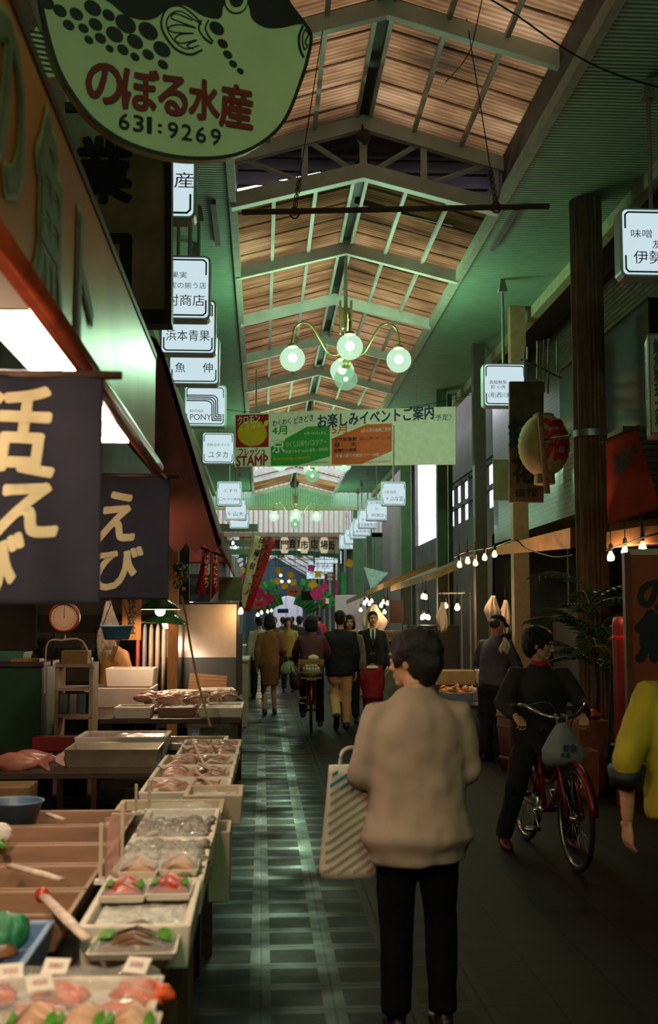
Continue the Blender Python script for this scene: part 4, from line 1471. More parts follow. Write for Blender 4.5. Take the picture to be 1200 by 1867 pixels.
# long sloped awning boards further down on the right
for (x0, y0, Y0, x1, y1, Y1, lab) in ((632, 1094, 33, 700, 1062, 24.5, 'tan awning edge over the far right stalls'), (712, 1068, 24, 800, 1040, 19.5, 'dark awning edge nearer the green column on the right')):
    a, c = P(x0, y0, Y0), P(x1, y1, Y1)
    q = MB()
    u = Vector((1.1, 0, .45))
    q.add([a, c, c + u, a + u, a - Vector((0, 0, .12)), c - Vector((0, 0, .12)), c + u - Vector((0, 0, .1)), a + u - Vector((0, 0, .1))],
          [(0, 1, 2, 3), (7, 6, 5, 4), (0, 4, 5, 1), (2, 6, 7, 3), (0, 3, 7, 4), (1, 5, 6, 2)])
    tag(q.obj('stall_awning', M('awning_tan', (132, 108, 58), .7, var=.15)), lab, 'awning')

# orange shop board at the right edge
op = Plane(P(1175, 1150, 8.1), R(-6))
ob = thing('orange_signboard', 'tall orange-brown signboard with thick black brush characters at the right edge', 'sign', op.o, op.rz)
x0, z1 = op.uv(1146, 1012)
x1, z0 = op.uv(1240, 1420)
MB().span((x0, 0, z0), (x1, .03, z1)).obj('panel', M('orange_brown_board', (150, 66, 26), .55, var=.12), ob)
MB().span((x0 - .035, -.03, z0), (x0 + .006, .06, z1 + .02)).obj('frame_post', M('board_post', (112, 56, 30), .6), ob)
MB().span((x0, -.01, z1), (x1, .04, z1 + .045)).obj('top_rail', CREAM, ob)
for ch, x, y, ww, hh in (('の', 1196, 1085, .24, .2), ('魚', 1200, 1160, .3, .34)):
    u, v = op.uv(x, y)
    write(ch, FBLK, ob, (u, v), ww, hh, bold=.08)

# ------------------------------------------------------------------ bare bulbs
GLASS = film('bulb_glass', (255, 240, 220), .10, .05)
FIL = E('bulb_glow', (1.0, .62, .33), BULB_L)
def make_bulb(label, loc, group, cord=.25, cat='light bulb', r=.032):
    t = thing('light_bulb', label, cat, loc, 0, group)
    k = r / .032
    g = MB().lathe([(.013 * k, .055 * k), (.016 * k, .04 * k), (.026 * k, .018 * k), (.032 * k, -.004 * k), (.026 * k, -.026 * k), (.004, -.034 * k)], n=14).obj('bulb_glass', GLASS, t, True)
    MB().lathe([(.003, .02 * k), (.014 * k, .006 * k), (.024 * k, -.006 * k), (.021 * k, -.022 * k), (.003, -.029 * k)], n=10).obj('glow', FIL, g, True)
    MB().lathe([(.016 * k, .05 * k), (.018 * k, .1 * k), (.006, .115 * k)], n=10).obj('socket', BLACK, t)
    MB().tube([(0, 0, .1 * k), (0, 0, cord)], .004, 5).obj('cord', BLACK, t)
    return t
G1 = 'bare bulbs strung under the cream canopy'
bulb0 = make_bulb('bare bulb hanging lowest left in the string left of the round post', P(838, 1030, 13.4), G1)
for (x, y, lab) in ((853, 1023, 'second bare bulb from the left in the string by the dark column'), (867, 1027, 'middle bare bulb in the string by the dark column'), (884, 1017, 'fourth bare bulb in the string by the dark column'), (902, 1011, 'rightmost and highest bare bulb in the string by the dark column')):
    dup(bulb0, P(x, y, 13.4), 0, lab)
cable('bulb_wire', 'black wire carrying the five bulbs across to the round post', [P(828, 1016, 13.4), P(850, 1006, 13.4), P(884, 1000, 13.4), P(905, 996, 13.4), P(940, 985, 13.2), P(960, 1000, 13.2), P(1010, 1015, 12.6), P(1045, 1012, 12.2)], .008)
dup(bulb0, P(1114, 1016, 9.4), 0, 'bare bulb close right of the round post', 'bare bulbs under the right canopy')
dup(bulb0, P(1140, 1006, 9.2), 0, 'bare bulb midway between the round post and the orange signboard', 'bare bulbs under the right canopy')
dup(bulb0, P(1172, 998, 9.0), 0, 'bare bulb above the orange signboard top', 'bare bulbs under the right canopy')
cable('bulb_wire', 'wire with bulbs under the right canopy', [P(1106, 1004, 9.5), P(1125, 996, 9.3), P(1150, 988, 9.1), P(1180, 978, 8.9), P(1210, 970, 8.8)], .008)
dup(bulb0, P(813, 1105, 15.2), 0, 'left of two bare bulbs beside the hanging white bag', 'pair of bulbs over the vendor table')
dup(bulb0, P(834, 1108, 14.8), 0, 'right and larger of two bare bulbs beside the hanging white bag', 'pair of bulbs over the vendor table', 1.15)
cable('hanging_rail', 'pale rail over the pair of bulbs', [P(800, 1082, 15.1), P(848, 1081, 15.0)], .012, PIPE, 'rail')
for k, (x, y, Y) in enumerate(((665, 1100, 25), (669, 1095, 25.4), (674, 1101, 24.6), (678, 1096, 25.2), (695, 1104, 23.6), (699, 1098, 24), (707, 1100, 23.4), (701, 1116, 23), (658, 1112, 27), (771, 1088, 20.5), (776, 1089, 20.3))):
    dup(bulb0, P(x, y, Y), 0, 'glowing bare bulb in the cluster over the far right stalls', 'bulbs in the cluster over the far right stalls', 1.2)
for k, (x, y, Y) in enumerate(((774, 1124, 18.4), (770, 1126, 18.6), (781, 1126, 18.3))):
    dup(bulb0, P(x, y, Y), 0, 'one of three bulbs close together over the brown crates', 'three bulbs over the brown crates', 1.1)
for k, (x, y, Y) in enumerate(((470, 1121, 30), (477, 1117, 32), (488, 1115, 36), (495, 1113, 40), (425, 990, 34), (429, 998, 33))):
    dup(bulb0, P(x, y, Y), 0, 'small far bulb among the left shops', 'small far bulbs among the left shops', 1.3)
dup(bulb0, P(439, 1115, 13.2), 0, 'bulb in a dark holder at the right corner of the white panel')

# ------------------------------------------------------------------ plastic bags hanging
BAG = M('thin_white_plastic', (214, 196, 176), .35, var=.06, bump=.2, bscale=40)
def hanging_bag(px, py, Y, w, h, label, seed=1, mat=None):
    c = P(px, py, Y)
    t = thing('plastic_bag', label, 'bag', c)
    random.seed(seed)
    rs = []
    for i in range(15):
        v = i / 14
        wid = w * (.22 + .8 * min(1, v * 1.7)) * (1 - .25 * max(0, v - .7) / .3)
        ring = []
        for k in range(42):
            a = 2 * PI * k / 42
            pl_ = 1 + .22 * math.sin(7 * a + seed + v * 2) + .14 * math.sin(11 * a + seed * 2 - v * 3)
            ring.append(Vector((wid * .42 * math.cos(a) * pl_ + .05 * w * math.sin(v * 7 + seed), wid * .22 * math.sin(a) * pl_, -v * h * (1 + .14 * math.sin(3 * a + seed) * v + .07 * math.sin(8 * a) * v))))
        rs.append(ring)
    MB().rings(rs).obj('bag_body', mat or BAG, t, True)
    MB().tube([(0, 0, -.02), (0, 0, .16)], .006, 5).obj('string', DARKM, t)
    return t
hanging_bag(806, 1098, 14.6, .15, .33, 'small white plastic bags hung beside the pair of bulbs')
hanging_bag(898, 1086, 13.5, .19, .30, 'left white plastic bag hung above the capped vendor', 2)
hanging_bag(921, 1094, 13.7, .17, .36, 'right white plastic bag hung above the capped vendor', 7)
hanging_bag(200, 1096, 7.6, .15, .34, 'clear plastic bags hung behind the blue basin', 4, film('clear_bag', (214, 196, 176), .3, .2))
hanging_bag(682, 1102, 23.5, .5, .55, 'white plastic bags hung amid the far right bulbs', 3)
hanging_bag(921, 1162, 12.5, .12, .16, 'white paper roll bag beside the capped vendor', 5)

# ------------------------------------------------------------------ palm and climbing leaves by the post
LEAF = M('palm_leaf', (52, 74, 34), .5, var=.3, scale=12)
def frond(t, base, direc, ln_, n=11, droop=.35):
    b = MB()
    d = Vector(direc).normalized()
    pts = []
    p = Vector(base)
    for i in range(n + 1):
        pts.append(p.copy())
        d = (d + Vector((0, 0, -droop / n))).normalized()
        p = p + d * ln_ / n
    b.tube(pts, .006, 5)
    for i in range(2, n + 1):
        tt = (pts[i] - pts[i - 1]).normalized()
        sd = tt.cross(Vector((0, 0, 1))).normalized()
        for s_ in (-1, 1):
            L_ = ln_ * .38 * (1 - abs(i / n - .5) * .7)
            e = pts[i] + (sd * s_ * .8 + tt * .7 + Vector((0, 0, -.35))).normalized() * L_
            m_ = (pts[i] + e) / 2 + Vector((0, 0, .02))
            wv = tt * .011
            b.add([pts[i], m_ - wv, e, m_ + wv], [(0, 1, 2), (0, 2, 3)])
    return b.obj('frond', LEAF, t, solid=.002)
pt = thing('potted_palm', 'dark leafy palm growing beside the round post behind the cyclist', 'plant', (3.2, 11.2, 0))
MB().lathe([(.14, 0), (.2, .34), (.22, .36), (.19, .36), (.17, .3), (.01, .3)], n=20).obj('pot', M('plant_pot', (70, 44, 32), .7), pt, True)
MB().tube([(0, 0, .3), (.03, 0, .9), (0, .02, 1.5)], [.04, .03, .02], 8).obj('trunk', WOODD, pt)
random.seed(5)
for k in range(30):
    a = 2 * PI * k / 30 * 2.4
    z = 1.0 + .75 * (k / 30) + random.uniform(-.1, .1)
    frond(pt, (0, .0, z), (math.cos(a), .8 * math.sin(a) - .15, .5 + .9 * random.random()), .42 + .3 * random.random(), 9, 1.1)
vn = thing('climbing_plant', 'small yellow-green fern leaves at the right foot of the round post', 'plant', P(1118, 1180, 10.2))
for k in range(7):
    a = -.4 + k * .42
    frond(vn, (0, 0, -.15), (math.cos(a), -.5, math.sin(a) * .9 + .1), .26, 8, .5).data.materials[0] = M('fern_leaf', (96, 104, 34), .5, var=.2)
MB().tube([(0, .05, -.15), (0, .3, -1.34)], .012, 6).obj('stem', LEAF, vn)

# red box beside the orange signboard
rc = thing('red_drum', 'red covered drum standing between the post and the orange signboard', 'drum', (PX(1136, 9.7, 1200), 9.7, 0))
MB().lathe([(.075, 0), (.08, .02), (.085, 1.5), (.07, 1.57), (.01, 1.58)], n=24).obj('body', M('deep_red', (110, 10, 14), .5, var=.1), rc, True)
MB().lathe([(.085, 1.38), (.088, 1.40), (.085, 1.42)], n=24, caps=False).obj('rim', M('bright_red', (190, 24, 20), .4), rc)

# ------------------------------------------------------------------ far end: gate board, lanterns, festoons
ga = thing('gate_signboard', 'arched market gate board with orange top and black characters, far down the arcade', 'sign', P(548, 990, 48))
s = 48 / F
def arch(y0l, y0c, y1l, y1c, x0, x1):
    up, dn = [], []
    for i in range(13):
        t = i / 12
        x = x0 + (x1 - x0) * t
        k = 1 - (2 * t - 1) ** 2
        up.append(((x - 548) * s, -(y0l + (y0c - y0l) * k - 990) * s))
        dn.append(((x - 548) * s, -(y1l + (y1c - y1l) * k - 990) * s))
    return up + dn[::-1]
board('white_band', arch(984, 976, 1010, 1002, 436, 620), .08, M('gate_white', (214, 196, 168), .6, var=.04), ga)
board('orange_band', arch(976, 968, 984, 977, 436, 620), .09, M('gate_orange', (222, 130, 40), .6, var=.05), ga, -.005)
board('green_band', arch(1010, 1003, 1018, 1012, 436, 620), .09, M('gate_green', (66, 130, 84), .6, var=.05), ga, -.005)
for k, (ch, x, y) in enumerate(zip('黒門会市店街', (504, 517, 533, 549, 573, 604), (993, 993, 991, 991, 992, 994))):
    write(ch, FBLK, ga, ((x - 548) * s, -(y - 990) * s), .3, .36, y=-.01, bold=.04)
for k, x in enumerate((508, 530, 549, 572, 590)):
    write('賑', RED, ga, ((x - 548) * s, -(974 - 990) * s), .16, .13, y=-.02, bold=.04)
for x in (-2.3, 1.6):
    MB().box((x, .1, -ga.location.z / 2), (.1, .1, ga.location.z)).obj('support', STEELG, ga)
LANT = E('lit_paper_lantern', (1.0, .80, .52), .55)
lr = thing('lantern_rack', 'dark wire rack that carries the three paper lanterns', 'rack', P(548, 993, 46.6))
s2 = 46.6 / F
b = MB()
for x in (466, 503, 538, 574, 610):
    b.tube([((x - 548) * s2, 0, 5.6 - lr.location.z), ((x - 548) * s2, 0, -38 * s2)], .012, 5)
for y in (968, 1020, 1032):
    b.tube([((466 - 548) * s2, 0, (993 - y) * s2), ((610 - 548) * s2, 0, (993 - y) * s2)], .012, 5)
b.obj('wire_frame', DARKM, lr)
for ch, x, lab in (('門', 519, 'left'), ('市', 555, 'middle'), ('場', 591, 'right')):
    pl = thing('paper_lantern', lab + ' lit oval paper lantern of the three in the far wire rack', 'lantern', P(x, 994, 46.4), 0, 'three lit lanterns in the wire rack')
    b = MB()
    rs = []
    for i in range(13):
        t = PI * (.13 + .74 * i / 12)
        r = .18 * math.sin(t) ** .6
        rs.append([Vector((r * math.cos(2 * PI * k / 16), r * math.sin(2 * PI * k / 16), .36 * math.cos(t))) for k in range(16)])
    b.rings(rs)
    b.obj('paper_body', LANT, pl, True)
    MB().lathe([(.09, .32), (.09, .38), (.01, .38)], n=14).obj('end_cap', BLACK, pl)
    MB().lathe([(.09, -.32), (.09, -.36), (.01, -.36)], n=14).obj('end_cap', BLACK, pl)
    write(ch, FBLK, pl, (0, 0), .3, .34, y=-.19, bold=.04)
for k, (ch, x, y) in enumerate((('門', 512, 1012), ('市', 546, 1012), ('場', 577, 1012))):
    bx = tag(MB().box((0, 0, 0), (.34, .1, .26)).obj('small_board', M('gate_white', (214, 196, 168), .6), loc=P(x, y, 52)), ('left', 'middle', 'right')[k] + ' small white board below the far lanterns', 'sign')
    write(ch, FBLK, bx, (0, 0), .2, .2, y=-.056, bold=.04)

# red and cream slanted vertical banner (nobori)
nb = thing('nobori_banner', 'tall slanted red and cream banner on a pole, left of the far gate', 'banner', P(470, 1048, 27))
s3 = 27 / F
def q4(pts):
    return [((x - 470) * s3, -(y - 1048) * s3) for x, y in pts]
def slab(name, pts, mat, y=0):
    p = q4(pts)
    def fn(u, v):
        x = (p[0][0] * (1 - u) + p[1][0] * u) * (1 - v) + (p[3][0] * (1 - u) + p[2][0] * u) * v
        z = (p[0][1] * (1 - u) + p[1][1] * u) * (1 - v) + (p[3][1] * (1 - u) + p[2][1] * u) * v
        return (x, y + .02 * math.sin(z * 5 + x * 6), z)
    return MB().sheet(fn, 6, 24).obj(name, mat, nb, True, solid=.004)
slab('red_field', [(482, 979), (502, 985), (457, 1116), (446, 1112)], thin('nobori_red', (186, 34, 34)))
slab('cream_field', [(463, 976), (482, 979), (446, 1112), (436, 1098)], thin('nobori_cream', (216, 200, 168)))
me = glyphs('エキサイトセール', None, 1.35, vertical=True, bold=.04)
sx_ = .19 / max(abs(v.co.x) * 2 for v in me.vertices)
for v in me.vertices:
    x, z = v.co.x * sx_, v.co.z
    v.co = (x + (z) * .36 + .03, -.035, z - .0 - x * .25 + .2)
me.materials.append(WH)
o = bpy.data.objects.new('lettering', me); COL.objects.link(o); o.parent = nb
me = glyphs('日・曜・祝', None, .75, vertical=True, bold=.03)
sx_ = .12 / max(abs(v.co.x) * 2 for v in me.vertices)
for v in me.vertices:
    x, z = v.co.x * sx_, v.co.z
    v.co = (x + z * .36 - .02, -.035, z + .5 - x * .25)
me.materials.append(NAVYL)
o = bpy.data.objects.new('lettering', me); COL.objects.link(o); o.parent = nb
MB().tube([((461 - 470) * s3, .02, (1048 - 972) * s3), ((433 - 470) * s3, .02, (1048 - 1120) * s3)], .015, 6).obj('banner_pole', WOOD, nb)

# green festoon banners in arches, deep in the arcade
FEST = thin('festoon_green', (110, 200, 110), .35, 5)
for k, (py, Y, r0, lab) in enumerate(((1062, 62, 1.0, 'nearest'), (1076, 68, 1.0, 'second'), (1090, 74, 1.0, 'third'), (1100, 80, 1.0, 'farthest'))):
    c = P(526, 1130, Y)
    t = thing('festoon_arch', lab + ' pleated green festoon arch over the far arcade', 'festoon', (c.x, Y, 1.55))
    s4 = Y / F
    rad_o, rad_i = (1130 - py + 9) * s4, (1130 - py) * s4
    for a0, a1 in ((22, 76), (104, 158)):
        rs = []
        for i in range(19):
            a = R(a0 + (a1 - a0) * i / 18)
            ro, ri = rad_o * 1.0, rad_i
            y = .06 * math.sin(i * 2.2)
            kx = 1.25
            rs.append([Vector((kx * ro * math.cos(a), y, ro * math.sin(a))), Vector((kx * ro * math.cos(a), y + .05, ro * math.sin(a))), Vector((kx * ri * math.cos(a), y + .05, ri * math.sin(a) - .05)), Vector((kx * ri * math.cos(a), y, ri * math.sin(a) - .05))])
        MB().rings(rs).obj('pleated_cloth', FEST, t)
    MB().tube([(-rad_o * 1.25, .03, 0), (-rad_o * 1.25, .03, rad_o * .2)], .02, 5).obj('tie', WH, t)
# hanging star and flower pieces
YEL = thin('decor_yellow', (236, 190, 40))
PNK = thin('decor_pink', (226, 70, 130))
DG = thin('decor_green', (80, 190, 100))
def roofz(x):
    return 5.3 + (1 - abs(x - RX) / 2.72) * 1.6
def decor(px, py, Y, r, mat, label, group, n=5, kk=.55, seed=0, rot=0):
    poly = []
    for i in range(2 * n):
        a = PI * i / n + rot
        rr = r if i % 2 == 0 else r * kk
        poly.append((rr * math.cos(a), rr * math.sin(a)))
    t = thing('paper_decoration', label, 'decoration', P(px, py, Y), 0, group)
    MB().prism(poly, .03).obj('paper_shape', mat, t)
    MB().tube([(0, .015, 0), (0, .015, max(.3, roofz(t.location.x) - t.location.z - .06))], .006, 4).obj('thread', DARKM, t)
    return t
for k, (x, y) in enumerate(((509, 1040), (530, 1048), (507, 1060), (519, 1068), (535, 1062))):
    decor(x, y, 47.4, .16, YEL, 'yellow paper piece in the ring of five over the far walkway', 'yellow pieces in the ring of five', 4, .8, rot=k)
for k, (x, y) in enumerate(((512, 1049), (514, 1060), (527, 1060))):
    decor(x, y, 47.0, .07, E('small_lit_ball', (1, 1, .9), 1.3), 'small white lit ball in the ring of yellow pieces', 'white balls in the ring of yellow pieces', 8, .95)
decor(638, 1027, 46.6, .2, YEL, 'yellow paper square hanging in front of the far green column', None, 4, .75, rot=.3)
decor(571, 1066, 46.6, .2, YEL, 'yellow paper piece above the pink one, right of the far arch', None, 4, .7)
decor(578, 1082, 46.6, .3, PNK, 'large pink paper piece right of the far arch', None, 6, .8)
decor(568, 1036, 46.6, .18, PNK, 'pink paper piece high on the right of the far arch', None, 4, .7, rot=.5)
decor(471, 1081, 49, .28, PNK, 'pink paper piece left of the far arch beside the red banner', None, 6, .8)
decor(489, 1092, 49, .3, PNK, 'lower pink paper piece left of the far arch', None, 6, .75, rot=.4)
decor(580, 1047, 46.6, .2, YEL, 'yellow and tall paper piece by the striped flag', None, 4, .6, rot=.8)
decor(592, 1070, 46.6, .2, PNK, 'small pink piece near the striped flag', None, 4, .7)
decor(683, 1052, 36, .45, M('decor_pale_green', (150, 196, 160), .6, var=.2), 'pale green patterned pennant at the far right columns', None, 3, .5, rot=.3)
decor(444, 1040, 46.6, .12, YEL, 'yellow strip over a pink one, left of the slanted banner', None, 4, .8)
decor(443, 1052, 46.6, .12, PNK, 'pink strip under the yellow one, left of the slanted banner', None, 4, .8)
def flagged(px, py, Y, w, h, cols, label, txt=None):
    t = thing('hanging_flag', label, 'flag', P(px, py, Y))
    n = len(cols)
    for i, m_ in enumerate(cols):
        MB().box((-w / 2 + w * (i + .5) / n, 0, 0), (w / n, .02, h)).obj('stripe', m_, t)
    if txt:
        write(txt, FBLK, t, (0, 0), w * .6, h * .3, y=-.014, bold=.03)
    MB().tube([(-w / 2, .01, h / 2), (w / 2, .01, h / 2)], .015, 5).obj('flag_pole', WOOD, t)
    return t
flagged(597, 1096, 46, .36, .2, [RED, WH, DG], 'small red white and green flag over the far stalls')
flagged(602, 1052, 48, .44, .26, [RED, WH, WH, RED], 'white flag with red edges by the far right signs', '市場')
flagged(627, 1066, 47, .22, .95, [DG], 'tall plain green hanging cloth by the far right column')
flagged(614, 1075, 47, .08, .75, [PNK], 'narrow pink and yellow hanging streamer')
flagged(536, 1079, 56, .6, .34, [BO], 'orange board hung in the middle of the far arcade', '特売')
flagged(562, 1086, 52, .62, .42, [INK], 'black and white patterned board right of the bright far mouth', None)
flagged(516, 1114, 96, .9, .34, [NAVYL], 'dark van like board in the bright far mouth')
flagged(473, 1102, 48, .5, .34, [RED], 'red board with pale lettering left of the far mouth', '大売出')
# ================================================================== stalls
def Zp(px, py, z):
    d = _f + _r * ((px - CX) / F) - _u * ((py - CY) / F)
    return Vector((0, 0, EYE)) + d * ((z - EYE) / d.z)

FOAM = M('white_foam', (226, 212, 196), .7, var=.06, scale=5, bump=.15, bscale=220)
FOAMD = M('soiled_foam', (196, 172, 146), .7, var=.14, scale=6, bump=.15, bscale=160)
TROUGH = M('pinkish_wood_trough', (150, 112, 88), .5, var=.16, scale=5, stretch=(1, 6, 6))
ICE = M('crushed_ice', (206, 204, 196), .15, var=.1, scale=60, bump=.9, bscale=90, spec=.8)
STEELT = M('steel_tray', (168, 156, 138), .3, metal=.75, var=.1)

def tray(name, label, cat, lo, hi, h, mat, wall=.022, group=None, fill=None, fillz=.6, rz=0, tilt=None):
    """open box standing on z = lo.z; fill = material of a bed of ice or goods"""
    c = Vector(((lo[0] + hi[0]) / 2, (lo[1] + hi[1]) / 2, lo[2]))
    w, d = abs(hi[0] - lo[0]), abs(hi[1] - lo[1])
    t = thing(name, label, cat, c, rz, group)
    if tilt:
        t.rotation_euler = tilt
    b = MB()
    k = .93
    def ring(x, y, z):
        return [Vector((-x, -y, z)), Vector((x, -y, z)), Vector((x, y, z)), Vector((-x, y, z))]
    b.rings([ring(w / 2 * k, d / 2 * k, 0), ring(w / 2, d / 2, h), ring(w / 2 - wall, d / 2 - wall, h), ring((w / 2 - wall) * k, (d / 2 - wall) * k, wall), ring(.001, .001, wall)])
    b.obj('box_body', mat, t, bevel=min(.006, wall * .3))
    if fill:
        zf = h * fillz
        kk = k + (1 - k) * fillz
        x, y = (w / 2 - wall) * kk - .002, (d / 2 - wall) * kk - .002
        f = MB().sheet(lambda u, v: ((u - .5) * 2 * x, (v - .5) * 2 * y, zf + (.012 * mnoise.noise(Vector((u * w * 30, v * d * 30, c.y))) if 0 < u < 1 and 0 < v < 1 else -.005)), 20, 20)
        f.obj('fill_bed', fill, t, True)
    return t

def table(name, label, x0, x1, y0, y1, z, mat=WOODD, leg=.05, th=.04):
    t = thing(name, label, 'table', ((x0 + x1) / 2, (y0 + y1) / 2, 0))
    w, d = (x1 - x0) / 2, (y1 - y0) / 2
    MB().span((-w, -d, z - th), (w, d, z)).obj('table_top', mat, t, bevel=.005)
    for sx in (-1, 1):
        for sy in (-1, 1):
            MB().box((sx * (w - leg), sy * (d - leg), (z - th) / 2), (leg, leg, z - th)).obj('leg', mat, t)
    MB().span((-w + leg, -d + leg * .6, .2), (w - leg, -d + leg * 1.4, .26)).obj('stretcher', mat, t)
    return t

table('stall_table', 'dark trestle table carrying the nearest seafood trays', -1.75, -.24, 1.75, 5.35, .66)
table('stall_table', 'dark wooden bench behind the near trays, with red fish and steel tray', -2.3, -.63, 7.3, 8.62, .62)
table('stall_table', 'dark low table under the row of white fish boxes along the walkway', -.60, -.2, 5.55, 8.15, .62)
et = table('stall_table', 'far trestle table heaped with fish boxes before the white panel', -1.75, -.17, 9.6, 11.6, .75)

# ------------------------------------------------------------------ sea food pieces
def small_fish(name, label, mat, L=.16, group=None, cat='fish', belly=None):
    t = thing(name, label, cat, (0, 0, 0), 0, group)
    k = L / .16
    path = [((-.07, 0, 0), .004, .006), ((-.055, 0, 0), .012, .018), ((-.03, 0, 0), .017, .028), ((.0, 0, 0), .016, .028), ((.035, 0, 0), .010, .018), ((.06, 0, 0), .004, .007)]
    MB().ell([((a[0] * k, a[1] * k, a[2] * k), rx * k, ry * k) for a, rx, ry in path], 12, Vector((0, 0, 1))).obj('body', mat, t, True)
    MB().prism([(.055 * k, -.004 * k), (.092 * k, -.028 * k), (.082 * k, 0), (.092 * k, .028 * k), (.055 * k, .004 * k)], .003, Matrix.Rotation(PI / 2, 4, 'X')).obj('tail_fin', mat, t)
    MB().ball((-.06 * k, -.004, .012 * k), .004 * k, 8, 5).obj('eye', BLACK, t)
    return t
def shell_piece(label, mat, r=.03, group=None):
    t = thing('shellfish', label, 'shellfish', (0, 0, 0), 0, group)
    rs = []
    for i in range(7):
        a = i / 6 * PI / 2
        rs.append([Vector((r * math.cos(a) * (1 + .07 * math.cos(12 * q * 2 * PI / 24)) * math.cos(q * 2 * PI / 24), r * .8 * math.cos(a) * math.sin(q * 2 * PI / 24) + r * .25 * math.sin(a), r * .62 * math.sin(a) * (1 + .05 * math.cos(i * 3)))) for q in range(24)])
    MB().rings(rs).obj('shell', mat, t, True)
    return t
def roe_piece(label, mat, group):
    t = thing('cod_roe', label, 'roe', (0, 0, 0), 0, group)
    b = MB()
    for k, (y, L) in enumerate(((-.022, .062), (.018, .068))):
        b.ell([((-L, y, .0), .004, .004), ((-L * .7, y, .004), .02, .015), ((0, y + .003, .006), .026, .02), ((L * .7, y, .004), .018, .014), ((L, y, 0), .004, .004)], 12, Vector((0, 1, 0)))
    me = baked(b, 'roe', .006, 2, .004, .02)
    link(me, 'roe_sac', mat, t, True)
    return t
OYS = M('grey_shell', (122, 106, 84), .35, var=.35, scale=30, bump=.4, bscale=80)
CLAM = M('brown_shell', (110, 70, 38), .35, var=.4, scale=30, bump=.3, bscale=80)
ROE = M('orange_roe', (206, 84, 40), .3, var=.2, scale=30, bump=.2)
PINKF = M('pink_fish', (196, 142, 122), .3, var=.25, scale=18, spec=.7)
GREYF = M('silver_fish', (150, 122, 104), .28, var=.3, scale=18, spec=.8)
REDS = M('red_shrimp', (186, 52, 30), .3, var=.25, scale=26, spec=.7)
CLEAR = film('cling_film', (230, 226, 220), .24, .05)
LEAFG = M('salad_green', (84, 142, 40), .5, var=.25, scale=20)
CARD = M('price_card_white', (226, 214, 206), .6, var=.04)
PRICE = M('price_ink', (150, 60, 60), .7)

# ---- nearest tray: roe under film, price cards
random.seed(11)
z0 = .70
tray('foam_tray', 'wide white foam tray with orange cod roe and price cards, nearest the viewer', 'tray', (-1.05, 2.27, z0), (-.205, 2.62, z0), .085, FOAM, .02, None, ICE, .7)
tray('foam_tray', 'foam tray of film wrapped packs with green leaves, at the very bottom edge', 'tray', (-1.05, 1.86, z0), (-.215, 2.25, z0), .085, FOAM, .02, None, FOAM, .7)
r0 = roe_piece('orange cod roe sac lying on ice in the nearest tray', ROE, 'orange cod roe in the nearest tray')
spots = []
for i in range(5):
    for j in range(2):
        spots.append((-.285 - i * .15 + .03 * (j % 2) + random.uniform(-.012, .012), 2.37 + j * .135 + random.uniform(-.015, .015)))
for i, (x, y) in enumerate(spots):
    r_ = random.uniform(-.5, .5)
    if i == 0:
        r0.location = (x, y, z0 + .075)
        r0.rotation_euler = (0, 0, r_)
    else:
        dup(r0, (x, y, z0 + .075), r_, scale=random.uniform(.95, 1.2))
for i, (px, py, lab) in enumerate(((102, 1762, 'upper middle'), (72, 1792, 'lower middle'), (18, 1772, 'left'), (250, 1760, 'right'))):
    p = Zp(px, py, .82)
    c = thing('price_card', lab + ' white price card lying on the orange roe', 'card', p, 0, None, (R(-58), 0, R((-8, 24, 14, -20)[i])))
    MB().box((0, 0, 0), (.054, .003, .042)).obj('card', CARD, c)
    write(('380', '450', '300', '500')[i], PRICE, c, (0, 0), .03, .014, y=-.003, bold=.01)
fm = thing('film_cover', 'crinkled clear film over the orange roe tray', 'film', (-.63, 2.44, z0 + .112))
def crk(w, d, a, seed):
    return lambda u, v: ((u - .5) * w, (v - .5) * d, a * (mnoise.noise(Vector((u * w * 16, v * d * 16, seed))) + .5 * mnoise.noise(Vector((u * w * 40, v * d * 40, seed + 3)))) - (.02 if u in (0, 1) or v in (0, 1) else 0))
MB().sheet(crk(.83, .34, .012, 1), 50, 24).obj('film_sheet', CLEAR, fm, True)

def pack(px, py, z, w, d, label, mat, leaf=True, rz=0, fn=None, h=.03):
    p = Zp(px, py, z)
    t = thing('seafood_pack', label, 'pack', p, rz)
    MB().rings([[Vector((x * w / 2 * k_, y * d / 2 * k_, zz)) for x, y in ((-1, -1), (1, -1), (1, 1), (-1, 1))] for k_, zz in ((.9, 0), (1, .02), (.93, .02), (.88, .006))]).obj('pack_tray', FOAM, t, bevel=.003)
    random.seed(int(px * 7 + py))
    b = MB()
    for k in range(7):
        b.ell([((-.4 * w, 0, 0), .006, .006), ((0, .01, .012), .02, .02), ((.4 * w, 0, 0), .005, .005)], 10, Vector((0, 1, 0)))
        b.v[-30:] = [tuple(Euler((0, 0, random.uniform(-.4, .4))).to_matrix() @ Vector(q) + Vector((0, (k - 3) * d * .11, .014))) for q in b.v[-30:]]
    b.obj('seafood', mat, t, True)
    if leaf:
        for sx in (-1, 1):
            l = MB()
            for k in range(3):
                l.add([(sx * w * .44, d * (.1 * k - .15), .025), (sx * w * .38, d * (.1 * k - .26), .034), (sx * w * .24, d * (.1 * k - .14), .036), (sx * w * .34, d * (.1 * k - .02), .04)], [(0, 1, 2, 3)])
            l.obj('leaf', LEAFG, t, solid=.002)
    MB().sheet(lambda u, v: ((u - .5) * w * .96, (v - .5) * d * .96, h + .008 * mnoise.noise(Vector((u * 7, v * 7, px))) - (.014 if u in (0, 1) or v in (0, 1) else 0)), 16, 16).obj('film', CLEAR, t, True)
    return t
pack(248, 1728, .765, .21, .24, 'green leafed pack of brown shellfish under film, before the red shrimp tray', CLAM)
